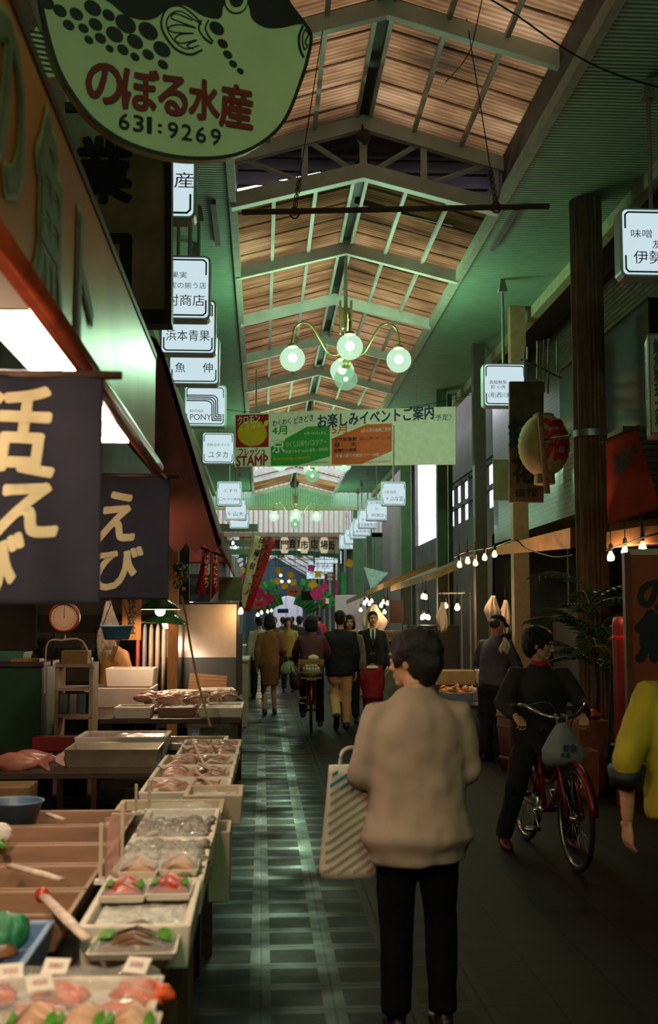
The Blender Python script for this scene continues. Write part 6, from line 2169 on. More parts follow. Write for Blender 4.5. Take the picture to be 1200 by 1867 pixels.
TUB = M('tub_wood', (96, 52, 32), .6, var=.25, scale=6, stretch=(6, 6, 1))
tb_ = thing('wooden_tub', 'brown wooden tub with hoops between the capped vendor and the cyclist', 'tub', (PX(952, 12.1, 1350), 12.1, 0))
MB().lathe([(.01, .02), (.2, .02), (.2, 0), (.22, 0), (.26, .62), (.235, .62), (.21, .1), (.01, .1)], n=30).obj('staves', TUB, tb_, True)
for z in (.14, .46, .56):
    MB().lathe([(.222 + .065 * z, z - .015), (.232 + .065 * z, z), (.222 + .065 * z, z + .015)], n=30, caps=False).obj('hoop', M('hoop_rope', (134, 90, 50), .7), tb_, True)
tt_ = tray('basket', 'shallow dark basket on top of the brown wooden tub', 'basket', (tb_.location.x - .22, 11.9, .63), (tb_.location.x + .24, 12.3, .63), .06, M('dark_wicker', (72, 52, 34), .7, var=.3, scale=40), .02)
# orange goods and crates behind the cyclist
for k, (px, py, Y, w, h, lab) in enumerate(((1085, 1345, 10.6, .3, .5, 'brown crate behind the cyclist, by the yellow jacket'), (1062, 1400, 10.2, .32, .3, 'low brown crate behind the bicycle'))):
    x = PX(px, Y, py)
    tray('crate', lab, 'crate', (x - w / 2, Y, 0), (x + w / 2, Y + .4, 0), PZ(py - 30, Y, px), M('crate_brown', (128, 74, 42), .7, var=.2), .02)
OR2 = M('orange_goods', (206, 104, 40), .45, var=.25)
s3_ = shell_piece('orange shellfish piled in the brown crate behind the cyclist', OR2, .05, 'orange shellfish in the crate behind the cyclist')
xx = PX(1085, 10.6, 1345)
s3_.location = (xx, 10.8, PZ(1310, 10.6, 1085))
for i in range(9):
    dup(s3_, (xx + random.uniform(-.12, .12), 10.8 + random.uniform(-.14, .14), PZ(1312, 10.6, 1085) + random.uniform(0, .05)), rot=(random.uniform(-.6, .6), random.uniform(-.6, .6), random.uniform(0, 6)))
# far right crates and counters
for k, (px, py0, py1, Y, w, d, mat, lab) in enumerate(((728, 1150, 1170, 20.5, .9, .6, M('crate_tan', (126, 104, 66), .7, var=.15), 'tan carton with faint print on the far right counter'), (722, 1170, 1200, 20.8, .9, .7, M('crate_grey', (112, 112, 92), .7), 'greyish carton under the tan one on the far right'), (690, 1150, 1200, 24, .8, .8, M('crate_pale', (200, 164, 136), .7), 'pale lit counter end at the far right bulbs'), (640, 1085, 1160, 34, .9, .3, CARD, 'white board standing at the far right by the flag'), (790, 1140, 1200, 17.6, .8, .5, WOODD, 'dark wooden crate under the three small bulbs'))):
    za, zb2 = PZ(py1, Y, px), PZ(py0, Y, px)
    x = PX(px, Y, py0)
    if k in (1, 2, 3, 4):
        za = 0
    o = tag(MB().span((x - w / 2, Y, za), (x + w / 2, Y + d, zb2)).obj('crate' if k != 3 else 'notice_board', mat, bevel=.01), lab, 'crate' if k != 3 else 'board')
    if k == 0:
        write('丹波篠山', FBLK, o, (x, (za + zb2) / 2), .4, .1, y=Y - .004)
tag(MB().box((PX(722, 21.5, 1115), 21.5, PZ(1115, 21.5, 722)), (.26, .2, .42)).obj('dark_red_box_lantern', M('dark_red', (70, 26, 18), .5)), 'dark red box lantern hanging right of the far bulbs', 'lantern')
for k, (px, Y) in enumerate(((762, 17.2), (842, 16.9), (858, 16.6))):
    tag(MB().tube([(PX(px, Y, 1100), Y, PZ(1080, Y, px)), (PX(px, Y, 1100), Y, .3)], .016, 6).obj('awning_pole', PIPE), ('first', 'second', 'third')[k] + ' thin upright pole in the dim right stalls, counted from the left', 'pole')
struct(MB().span((3.9, 13.6, 0), (4.0, 15.5, 1.7)).obj('wall_right_partition', WALLD))
# ================================================================== people
SKIN = M('skin', (196, 146, 112), .5, var=.06, scale=20)
HAIR = M('black_hair', (22, 18, 17), .5, var=.3, scale=40, bump=.6, bscale=220, stretch=(3, 3, .5))
EYEW = M('eye_white', (220, 214, 206), .3, var=.02)

def hand_mesh(b, w, d, palm_n, side, curl=.5, k=1.0, thumb_side=None):
    """wrist point w, direction d of the forearm, palm_n = normal of the palm; five bent fingers"""
    d = Vector(d).normalized()
    n = Vector(palm_n)
    n = (n - d * n.dot(d)).normalized()
    s = d.cross(n) * (1 if thumb_side is None else thumb_side)
    w = Vector(w)
    b.ell([(w - d * .03 * k, .021 * k, .018 * k), (w + d * .01 * k, .027 * k, .016 * k), (w + d * .05 * k, .038 * k, .016 * k), (w + d * .085 * k, .04 * k, .014 * k), (w + d * .098 * k, .034 * k, .010 * k)], 14, s)
    for i, (off, L) in enumerate(((.030, .066), (.0105, .078), (-.0095, .073), (-.029, .056))):
        p = w + (d * .088 + s * off) * k
        pts = [p - d * .02 * k, p]
        a = .15 + curl * .35
        for j, f in enumerate((.42, .32, .26)):
            dd = d * math.cos(a) + n * math.sin(a)
            p = p + dd * L * f * k
            pts.append(p.copy())
            a += curl * .85
        b.tube(pts, [.0095 * k, .0095 * k, .0088 * k, .0082 * k, .0066 * k], 8)
    p = w + (d * .022 + s * .030) * k
    pts = [w + (d * .012 + s * .012) * k, p]
    dd = (d * .62 + s * .62 + n * .38).normalized()
    p2 = p + dd * .034 * k
    p3 = p2 + (d * .85 + s * .1 + n * .5).normalized() * .028 * k
    b.tube(pts + [p2, p3], [.014 * k, .0135 * k, .0105 * k, .0085 * k], 8)

def person(label, loc, rz, H=1.65, lean=0.0, side=0.0, head=(0, 0), arms=None, legs=None, top=None, bottom=None, shoes=None, hair='short', hipz=.90, fat=1.0,
           near=False, twist=0.0, hands=(.5, .5), palm=None, face=True, skinmat=None, hoff=(0, 0, 0), shrug=0.0):
    """figure facing +y in its own frame; all joints given for a 1.70 m body and scaled"""
    k = H / 1.70
    t = thing('person', label, 'person', loc, rz)
    sk = skinmat or SKIN
    # ---- spine
    hip = Vector((0, 0, hipz))
    rl = Matrix.Rotation(-lean, 3, 'X') @ Matrix.Rotation(side, 3, 'Y')
    def sp(z, y=0.0, x=0.0):            # point on the spine, z above the hip
        return hip + rl @ Vector((x, y, z))
    neck, hc = sp(.545, -.012), sp(.68, .012)
    hc = hc + Vector(hoff)
    tw = Matrix.Rotation(twist, 3, 'Z')
    shL, shR = hip + rl @ (tw @ Vector((-.165 * fat, -.005, .455 + shrug))), hip + rl @ (tw @ Vector((.165 * fat, -.005, .455 + shrug)))
    arms = arms or {}
    A = {}
    for s, sh, sx in (('L', shL, -1), ('R', shR, 1)):
        e, w = arms.get(s, (None, None))
        e = Vector(e) if e else sh + Vector((sx * .05, -.03, -.285))
        w = Vector(w) if w else e + Vector((sx * .01, .06, -.245))
        A[s] = (sh, e, w)
    legs = legs or {}
    G = {}
    for s, sx in (('L', -1), ('R', 1)):
        kn, an = legs.get(s, (None, None))
        kn = Vector(kn) if kn else Vector((sx * .095, .015, .49))
        an = Vector(an) if an else Vector((sx * .1, -.02, .085))
        G[s] = (hip + Vector((sx * .085, 0, -.02)), kn, an)
    S = lambda v: Vector(v) * k
    # ---- body: torso, neck and limbs fused
    vx = .010 if near else .016
    b = MB()
    b.ell([(S(sp(-.12)), .10 * k, .08 * k), (S(sp(-.03)), .15 * k, .10 * k), (S(sp(.10)), .13 * k, .09 * k), (S(sp(.25, .005)), .145 * k, .10 * k), (S(sp(.38, .0)), .165 * k, .10 * k), (S(sp(.46)), .15 * k, .085 * k), (S(sp(.515)), .07 * k, .06 * k)], 18)
    b.tube([S(sp(.47)), S(neck), S(hc - Vector((0, 0, .05)))], [.062 * k, .053 * k, .052 * k], 12)
    for s in 'LR':
        h_, kn, an = G[s]
        b.tube([S(h_), S((h_ + kn) / 2), S(kn), S(kn * .6 + an * .4 + Vector((0, -.012, 0))), S(an)], [.085 * k, .072 * k, .052 * k, .05 * k, .034 * k], 12)
        b.ell([(S(an + Vector((0, -.05, -.05))), .028 * k, .022 * k), (S(an + Vector((0, 0, -.045))), .036 * k, .032 * k), (S(an + Vector((0, .09, -.058))), .04 * k, .022 * k), (S(an + Vector((0, .16, -.066))), .026 * k, .014 * k)], 10)
        sh, e, w = A[s]
        b.tube([S(sh + (sp(.44) - sh) * .35), S(sh), S((sh + e) / 2), S(e)], [.05 * k, .056 * k, .046 * k, .039 * k], 12)
        b.ball(S(e), .038 * k, 12, 8)
        b.tube([S(e), S(e * .65 + w * .35), S(w)], [.039 * k, .038 * k, .026 * k], 12)
    ms = [baked(b, 'body', vx, 3)]
    # ---- head
    hr = Euler((head[1], 0, head[0])).to_matrix()
    def hp_(x, y, z):
        return S(hc) + hr @ (Vector((x, y, z)) * k)
    q = (head[1], 0, head[0])
    b = MB()
    b.ball(hp_(0, -.012, .03), (.074 * k, .094 * k, .086 * k), 22, 14, q)
    b.ball(hp_(0, .018, -.03), (.059 * k, .068 * k, .08 * k), 20, 12, q)
    b.ball(hp_(0, .058, -.088), (.026 * k, .024 * k, .02 * k), 12, 8, q)
    for sx in (-1, 1):
        b.ball(hp_(sx * .033, .054, -.024), (.025 * k, .026 * k, .028 * k), 12, 8, q)
        b.ball(hp_(sx * .076, -.012, -.006), (.010 * k, .020 * k, .032 * k), 10, 8, (q[0], q[1] + sx * .15, q[2] - sx * .3))
        b.ball(hp_(sx * .028, .078, .034), (.026 * k, .012 * k, .008 * k), 10, 6, q)
    b.tube([hp_(0, .082, .022), hp_(0, .094, -.004), hp_(0, .104, -.026), hp_(0, .09, -.034)], [.008 * k, .010 * k, .014 * k, .010 * k], 10)
    for sx in (-1, 1):
        b.ball(hp_(sx * .011, .09, -.029), .009 * k, 8, 6)
    b.ball(hp_(0, .081, -.057), (.024 * k, .009 * k, .005 * k), 12, 6, q)
    b.ball(hp_(0, .079, -.067), (.021 * k, .009 * k, .006 * k), 12, 6, q)
    b.tube([S(neck - Vector((0, 0, .03))), hp_(0, -.02, -.06)], [.053 * k, .05 * k], 14)
    ms.append(baked(b, 'head', .0045 if near else .0065, 2))
    # ---- hands
    for s, sx, cu in (('L', -1, hands[0]), ('R', 1, hands[1])):
        if cu is None:
            continue
        sh, e, w = A[s]
        b = MB()
        d = (w - e).normalized()
        pn = (palm or {}).get(s, Vector((-sx, .1, -.1)))
        nn = Vector(pn)
        nn = (nn - d * nn.dot(d)).normalized()
        ssd = d.cross(nn)
        ref = Vector((0, 1, 0)) if abs(d.y) < .7 else Vector((-sx, 0, .6))
        ts = 1 if ssd.dot(ref) > 0 else -1
        hand_mesh(b, S(w), d, pn, s, cu, k, ts)
        b.tube([S(w - d * .10), S(w - d * .04), S(w + d * .01)], [.031 * k, .026 * k, .022 * k], 12)
        ms.append(baked(b, 'hand', .0042 if near else .006, 1))
    body = link(join_meshes(ms, 'body'), 'body', sk, t, True)
    if face:
        b = MB()
        for sx in (-1, 1):
            b.ball(hp_(sx * .030, .078, .008), (.013 * k, .008 * k, .0065 * k), 10, 6, q)
        b.obj('eye', EYEW, t, True)
        b = MB()
        for sx in (-1, 1):
            b.ball(hp_(sx * .030, .0845, .008), (.006 * k, .003 * k, .006 * k), 8, 6, q)
            b.tube([hp_(sx * .015, .088, .028), hp_(sx * .03, .089, .034), hp_(sx * .046, .077, .029)], .0035 * k, 6)
            b.tube([hp_(sx * .017, .086, .014), hp_(sx * .03, .088, .0165), hp_(sx * .043, .08, .012)], .002 * k, 5)
        b.obj('eyebrow_and_iris', HAIR, t, True)
        b = MB()
        b.ball(hp_(0, .085, -.057), (.023 * k, .006 * k, .004 * k), 12, 6, q)
        b.ball(hp_(0, .083, -.0665), (.020 * k, .007 * k, .005 * k), 12, 6, q)
        b.obj('lips', M('lips', (160, 84, 76), .4), t, True)
    # ---- hair
    b = MB()
    if hair == 'short':
        b.ball(hp_(0, -.024, .047), (.083 * k, .100 * k, .083 * k), 22, 14, q)
        b.ball(hp_(0, -.05, .0), (.076 * k, .066 * k, .075 * k), 18, 12, q)
        b.ball(hp_(0, -.062, -.045), (.058 * k, .04 * k, .045 * k), 14, 10, q)
        for sx in (-1, 1):
            b.ball(hp_(sx * .07, .018, .02), (.012 * k, .022 * k, .035 * k), 10, 8, q)
    elif hair == 'bob':
        b.ball(hp_(0, -.026, .042), (.095 * k, .108 * k, .092 * k), 22, 14, q)
        b.ball(hp_(0, -.05, -.03), (.105 * k, .08 * k, .11 * k), 18, 12, q)
        for sx in (-1, 1):
            b.ball(hp_(sx * .078, .012, -.03), (.026 * k, .05 * k, .085 * k), 12, 8, q)
        b.ball(hp_(0, .045, .085), (.06 * k, .035 * k, .028 * k), 12, 8, q)
    elif hair == 'full':            # thick short permed hair
        b.ball(hp_(0, -.034, .05), (.104 * k, .118 * k, .098 * k), 22, 14, q)
        b.ball(hp_(0, -.066, -.005), (.098 * k, .082 * k, .094 * k), 18, 12, q)
        b.ball(hp_(0, -.07, -.06), (.066 * k, .042 * k, .055 * k), 14, 10, q)
        for sx in (-1, 1):
            b.ball(hp_(sx * .078, .02, .022), (.022 * k, .034 * k, .04 * k), 10, 8, q)
            b.ball(hp_(sx * .07, .04, -.004), (.010 * k, .013 * k, .03 * k), 10, 8, q)
        b.ball(hp_(0, .045, .088), (.058 * k, .034 * k, .026 * k), 12, 8, q)
    elif hair == 'cap':
        b.ball(hp_(0, -.05, -.005), (.074 * k, .062 * k, .06 * k), 18, 12, q)
    hm = baked(b, 'hair', .007 if near else .01, 2, .007 if near else .004, .028)
    link(hm, 'hair', HAIR if hair != 'cap' else M('grey_hair', (66, 60, 56), .6, var=.2), t, True)
    if hair == 'cap':
        b = MB()
        b.ball(hp_(0, -.012, .062), (.086 * k, .105 * k, .062 * k), 20, 10, q)
        b.ell([(hp_(0, .05, .062), .07 * k, .012 * k), (hp_(0, .12, .05), .072 * k, .008 * k), (hp_(0, .155, .04), .045 * k, .005 * k)], 14, hr @ Vector((1, 0, 0)))
        link(baked(b, 'cap', .008, 2), 'cap', M('dark_cap', (44, 36, 32), .8), t, True)
    # ---- top garment
    if top:
        mt, sleeve, hem, loose = top['mat'], top.get('sleeve', 1.0), top.get('hem', -.1), top.get('loose', 1.0)
        wv = top.get('w', 1.0)
        b = MB()
        L = loose
        prof = [(hem, .168 * wv, .118 * L), (hem + .035, .172 * wv, .122 * L)]
        if top.get('rib'):
            prof = [(hem, .168 * wv, .12 * L), (hem + .05, .172 * wv, .124 * L), (hem + .10, .20 * wv, .15 * L)]
        for z, rx, ry in ((.02, .175, .125), (.14, .172, .122), (.26, .176, .124), (.36, .176, .124), (.42, .160, .112), (.465, .125, .095), (.505, .088, .078), (top.get('neck', .535), .068, .066)):
            if z > prof[-1][0] + .02:
                prof.append((z, rx * (wv if z < .45 else 1 + (wv - 1) * .5), ry * (L if z < .45 else 1)))
        b.ell([(S(sp(z, -.004)), rx * k * fat, ry * k * fat) for z, rx, ry in prof], 22)
        for s in 'LR':
            sh, e, w = A[s]
            rs = .068 * (1 + (L - 1) * .6)
            if sleeve >= .55:
                ww = e + (w - e) * ((sleeve - .5) * 2)
                b.tube([S(sh + (sp(.43) - sh) * .4), S(sh + Vector((0, 0, .0))), S((sh + e) / 2), S(e)], [.06 * k, rs * .98 * k, rs * k, rs * .95 * k], 14)
                b.ball(S(e), rs * .97 * k, 14, 9)
                b.tube([S(e), S((e + ww) / 2), S(e + (ww - e) * .88), S(ww)], [rs * .95 * k, rs * .88 * k, rs * (.72 if sleeve > .95 else .86) * k, (.042 if sleeve > .95 else rs * .8) * k], 14)
            else:
                ww = sh + (e - sh) * sleeve * 2
                b.tube([S(sh + (sp(.43) - sh) * .4), S(sh), S(ww)], [.07 * k, rs * 1.06 * k, rs * k], 14)
        me = baked(b, 'top', .011 if near else .017, 7, top.get('wr', .012), .16)
        link(me, top['name'], mt, t, True)
        if top.get('collar'):
            MB().lathe([(.062, -.02), (.072, .0), (.062, .03), (.056, .03)], n=20, caps=False).obj('collar', top['collar'], t, True, solid=.006, loc=S(sp(.53, -.005)), rot=(-lean, side, 0)).scale = (k, k, k)
    # ---- bottom garment
    if bottom:
        b = MB()
        if bottom['kind'] == 'skirt':
            zt = bottom.get('len', .42)
            b.ell([(S(sp(.08)), .142 * k * fat, .10 * k), (S(sp(-.02)), .172 * k * fat, .122 * k), (S(Vector((0, 0, hipz - zt * .6))), .165 * k * fat, .12 * k), (S(Vector((0, .0, hipz - zt))), .155 * k * fat, .115 * k)], 20)
            me = baked(b, 'skirt', .016, 3, .006, .2)
            link(me, 'skirt', bottom['mat'], t, True)
        else:
            w_ = bottom.get('w', 1.0)
            b.ell([(S(sp(.10)), .14 * k * fat, .10 * k), (S(sp(.0)), .165 * k * fat, .12 * k), (S(hip + Vector((0, 0, -.08))), .165 * k * fat, .12 * k), (S(hip + Vector((0, 0, -.14))), .12 * k * fat, .09 * k)], 20)
            for s in 'LR':
                h_, kn, an = G[s]
                b.ball(S(kn), .076 * w_ * k, 14, 9)
                b.tube([S(h_ + Vector((0, 0, -.02))), S((h_ + kn) / 2), S(kn), S((kn + an) / 2), S(an + Vector((0, 0, .0)))], [.098 * w_ * k, .088 * w_ * k, .074 * w_ * k, .068 * w_ * k, .062 * w_ * k], 14)
            me = baked(b, 'trousers', .012 if near else .017, 3, .008, .12)
            link(me, 'trousers', bottom['mat'], t, True)
    # ---- shoes
    if shoes:
        for s in 'LR':
            h_, kn, an = G[s]
            td = (legs.get('toe' + s) or (0, 1, 0))
            td = Vector(td).normalized()
            upv = Vector((0, 0, 1)) if abs(td.z) < .5 else Vector((0, 1, 0))
            dn = (upv - td * upv.dot(td)).normalized()
            b = MB()
            b.ell([(S(an - td * .075 - dn * .04), .024 * k, .03 * k), (S(an - td * .05 - dn * .042), .036 * k, .042 * k), (S(an + td * .03 - dn * .046), .042 * k, .040 * k), (S(an + td * .11 - dn * .056), .046 * k, .029 * k), (S(an + td * .175 - dn * .064), .034 * k, .02 * k), (S(an + td * .195 - dn * .068), .012 * k, .01 * k)], 14, td.cross(dn))
            b.ell([(S(an - dn * .03), .042 * k, .05 * k), (S(an + dn * .015), .04 * k, .046 * k)], 12, td.cross(dn))
            link(baked(b, 'shoe', .009, 2), 'shoe', shoes, t, True)
    t['_k'] = k
    return t

KNIT = striped('cream_knit', (158, 135, 117), (166, 143, 124), (1, 0, 0), .007, .5, .95, bump=.25, soft=.4)
DKTR = M('black_trousers', (11, 10, 11), .9, spec=.1)
SHOE = M('dark_shoe', (26, 22, 22), .4)

# 1 woman in the cream sweater, seen from behind
wy = 4.52
wo = person('woman from behind in a loose cream sweater and black trousers, carrying a striped bag', (.60, wy, 0), R(4), 1.53, lean=R(3), head=(R(52), R(-4)),
            arms={'L': ((-.235, .02, 1.07), (-.225, .22, 1.02)), 'R': ((.215, .02, 1.08), (.15, .20, 1.0))}, top=dict(name='sweater', mat=KNIT, hem=-.20, w=1.22, loose=1.22, rib=True, wr=.016, neck=.53),
            bottom=dict(kind='trousers', mat=DKTR, w=1.02), shoes=SHOE, hair='full', near=True, hands=(.9, .9), hoff=(-.015, .0, -.035), shrug=-.035)

# bag on her left forearm
def striped_bag():
    m = M('bag_paper', (206, 190, 168), .45, var=.05)
    o = Vector((.345, 4.60, .565))
    t = thing('shopping_bag', 'cream shopping bag with slanted grey and blue stripes on the woman\'s left arm', 'bag', o, R(6))
    w, h = .118, .42
    rs = []
    for i in range(13):
        v = i / 12
        wx = w * (1.04 - .18 * v)
        dp_ = .055 * (1 - .5 * v)
        rs.append([Vector((wx * math.copysign(abs(math.cos(a)) ** .45, math.cos(a)) + .02 * v, dp_ * math.copysign(abs(math.sin(a)) ** .6, math.sin(a)) * (1 + .15 * math.sin(a * 3 + v * 5)), v * h)) for a in [2 * PI * q / 28 for q in range(28)]])
    MB().rings(rs).obj('bag_body', m, t, True)
    b = MB()
    b2 = MB()
    def front(x, z):
        v = z / h
        wx = w * (1.04 - .18 * v)
        xx = (x - .02 * v) / wx
        if abs(xx) > .97 or z < .01 or z > h - .01:
            return None
        c = math.copysign(abs(xx) ** (1 / .45), xx)
        sn = -math.sqrt(max(0, 1 - c * c))
        a = math.atan2(sn, c)
        yy = .055 * (1 - .5 * v) * -abs(sn) ** .6 * (1 + .15 * math.sin(a * 3 + v * 5))
        return Vector((x, yy - .0025, z))
    for s_ in range(18):
        z0_ = -.16 + s_ * .034
        for i in range(24):
            x0_ = -w * 1.05 + 2.1 * w * i / 24
            x1_ = x0_ + 2.1 * w / 24
            q_ = [front(x0_, z0_ + .62 * (x0_ + w)), front(x1_, z0_ + .62 * (x1_ + w)), front(x1_, z0_ + .62 * (x1_ + w) + .013), front(x0_, z0_ + .62 * (x0_ + w) + .013)]
            if all(q_):
                tgt = b2 if (q_[0].z + q_[0].x * .15) > h * .76 else b
                tgt.add(q_, [(0, 1, 2, 3)])
    b.obj('grey_stripe', M('bag_stripe_grey', (150, 134, 114), .5), t)
    b2.obj('blue_stripe', M('bag_stripe_blue', (24, 110, 138), .5), t)
    MB().tube(smooth_line([Vector(v) for v in ((-.04, -.0, h - .02), (-.03, .0, h + .05), (.03, .03, h + .06), (.07, .0, h - .02))], 5), .007, 6).obj('handle', m, t, True)
    return t
striped_bag()

# 2 woman in the brown suit
SUIT = M('brown_suit', (138, 84, 48), .85, var=.12)
ST = M('stocking_skin', (176, 124, 90), .45)
person('woman in a brown jacket and skirt walking away on the left of the walkway', (PX(492, 19.3), 19.3, 0), R(-3), 1.63, arms={'R': ((.24, .02, 1.10), (.20, .2, .98))},
       top=dict(name='jacket', mat=SUIT, hem=-.10, w=1.0), fat=.96, bottom=dict(kind='skirt', mat=M('brown_skirt', (112, 66, 38), .85, var=.12), len=.40), shoes=SHOE, hair='bob', skinmat=ST,
       legs={'L': ((-.07, .03, .49), (-.075, -.10, .09)), 'R': ((.07, .06, .49), (.085, .06, .085))})
hb2 = thing('handbag', 'pale greenish handbag on the arm of the woman in the brown suit', 'bag', (PX(527, 19.45), 19.45, PZ(1213, 19.45, 527)))
MB().ell([((0, 0, -.14), .13, .05), ((0, 0, -.12), .15, .06), ((-.02, 0, 0), .12, .05), ((-.04, 0, .06), .06, .02)], 16).obj('bag_body', M('pale_green_bag', (140, 146, 110), .5), hb2, True)
MB().tube([(-.09, 0, .05), (-.10, 0, .18), (-.03, 0, .18), (.0, 0, .04)], .008, 6).obj('handle', M('pale_green_bag', (140, 146, 110), .5), hb2, True)

# 4 man in the black jacket, pale trousers, mid-stride
man = person('man in a black jacket and beige trousers walking away beside the red bicycle', (PX(620, 16.7), 16.7, 0), R(4), 1.68, head=(R(-8), 0),
             arms={'L': ((-.26, .10, 1.14), (-.42, .26, 1.08))}, top=dict(name='jacket', mat=M('black_jacket', (13, 13, 17), .85), hem=-.14, w=1.16, loose=1.1), fat=1.06,
             bottom=dict(kind='trousers', mat=M('beige_trousers', (184, 152, 108), .85, var=.1), w=1.12), shoes=SHOE, hair='short',
             legs={'L': ((-.08, .07, .50), (-.075, -.17, .20)), 'R': ((.09, .05, .49), (.10, .06, .085)), 'toeL': (0, .55, -.83)})

# 5 man in the dark suit facing the viewer
SUITM = M('dark_suit', (16, 16, 22), .85)
sm = person('man in a dark suit and tie walking towards the viewer behind the child', (PX(680, 18.4), 18.4, 0), PI + R(-6), 1.68, head=(R(6), 0),
            top=dict(name='jacket', mat=SUITM, hem=-.14, w=1.08), bottom=dict(kind='trousers', mat=SUITM), shoes=SHOE, hair='short')
k_ = 1.68 / 1.7
b = MB()
b.add([(-.05 * k_, .105, 1.43 * k_), (.05 * k_, .105, 1.43 * k_), (.045 * k_, .138, 1.33 * k_), (0, .145, 1.16 * k_), (-.045 * k_, .138, 1.33 * k_)], [(0, 1, 2, 3, 4)])
b.obj('shirt_front', M('white_shirt', (220, 214, 204), .7), sm, solid=.012)
b = MB()
b.add([(-.012, .118, 1.42 * k_), (.012, .118, 1.42 * k_), (.022, .152, 1.24 * k_), (0, .156, 1.18 * k_), (-.022, .152, 1.24 * k_)], [(0, 1, 2, 3, 4)])
b.obj('necktie', M('dark_tie', (28, 24, 30), .6), sm, solid=.012)

# 6 child in red
RCO = M('red_coat', (140, 16, 22), .8, var=.15)
ch = person('small child in a red coat with a white collar walking before the suited man', (PX(679, 17.4), 17.4, 0), R(-6), 1.06, top=dict(name='coat', mat=RCO, hem=-.30, w=1.26, loose=1.25), fat=1.08,
            bottom=dict(kind='trousers', mat=RCO), shoes=M('pink_shoe', (150, 90, 70), .6), hair='bob', legs={'L': ((-.11, .02, .49), (-.17, -.03, .085))})

MB().lathe([(.050, .875), (.085, .862), (.112, .835), (.106, .83), (.05, .865)], n=22, caps=False).obj('white_collar', M('white_collar', (214, 204, 186), .7), ch, True, solid=.006)
# 7 far crowd
def crowd(px, Y, H, col, label, hair='short', face_us=False, cat=None, trous=(30, 28, 30), arm=None):
    return person(label, (PX(px, Y), Y, 0), PI if face_us else R(3), H, top=dict(name='jacket', mat=M('cloth_%d_%d_%d' % col, col, .85, var=.1), hem=-.12), bottom=dict(kind='trousers', mat=M('cloth_%d_%d_%d' % trous, trous, .85)), shoes=SHOE, hair=hair, arms=arm)
crowd(526, 25.5, 1.60, (150, 140, 70), 'woman in a yellow-green top coming towards the viewer past the brown suit', 'bob', True)
crowd(546, 28, 1.64, (30, 32, 40), 'person in dark clothes right of the woman in the yellow-green top', 'short')
crowd(560, 31, 1.58, (190, 150, 30), 'person in a yellow top far down the walkway behind the cyclist in maroon', 'bob')
crowd(516, 33, 1.63, (52, 62, 66), 'grey clad person walking away, small, left of the bright far mouth', 'short')
crowd(533, 40, 1.66, (24, 24, 28), 'dark clad person seen small just below the bright far mouth', 'short')
crowd(571, 35, 1.66, (60, 52, 84), 'person in violet-grey clothes behind the man in the black jacket', 'short')
crowd(583, 42, 1.70, (190, 46, 40), 'far person in a bright red top', 'short')
crowd(473, 23.5, 1.62, (214, 200, 186), 'person in white at the left edge of the walkway behind the brown suit', 'short')
crowd(637, 17.9, 1.62, (110, 96, 78), 'person in beige mostly hidden behind the man in the black jacket', 'bob', True)
crowd(500, 29, 1.62, (70, 56, 50), 'person in brown walking behind the woman in the brown suit', 'short', True)

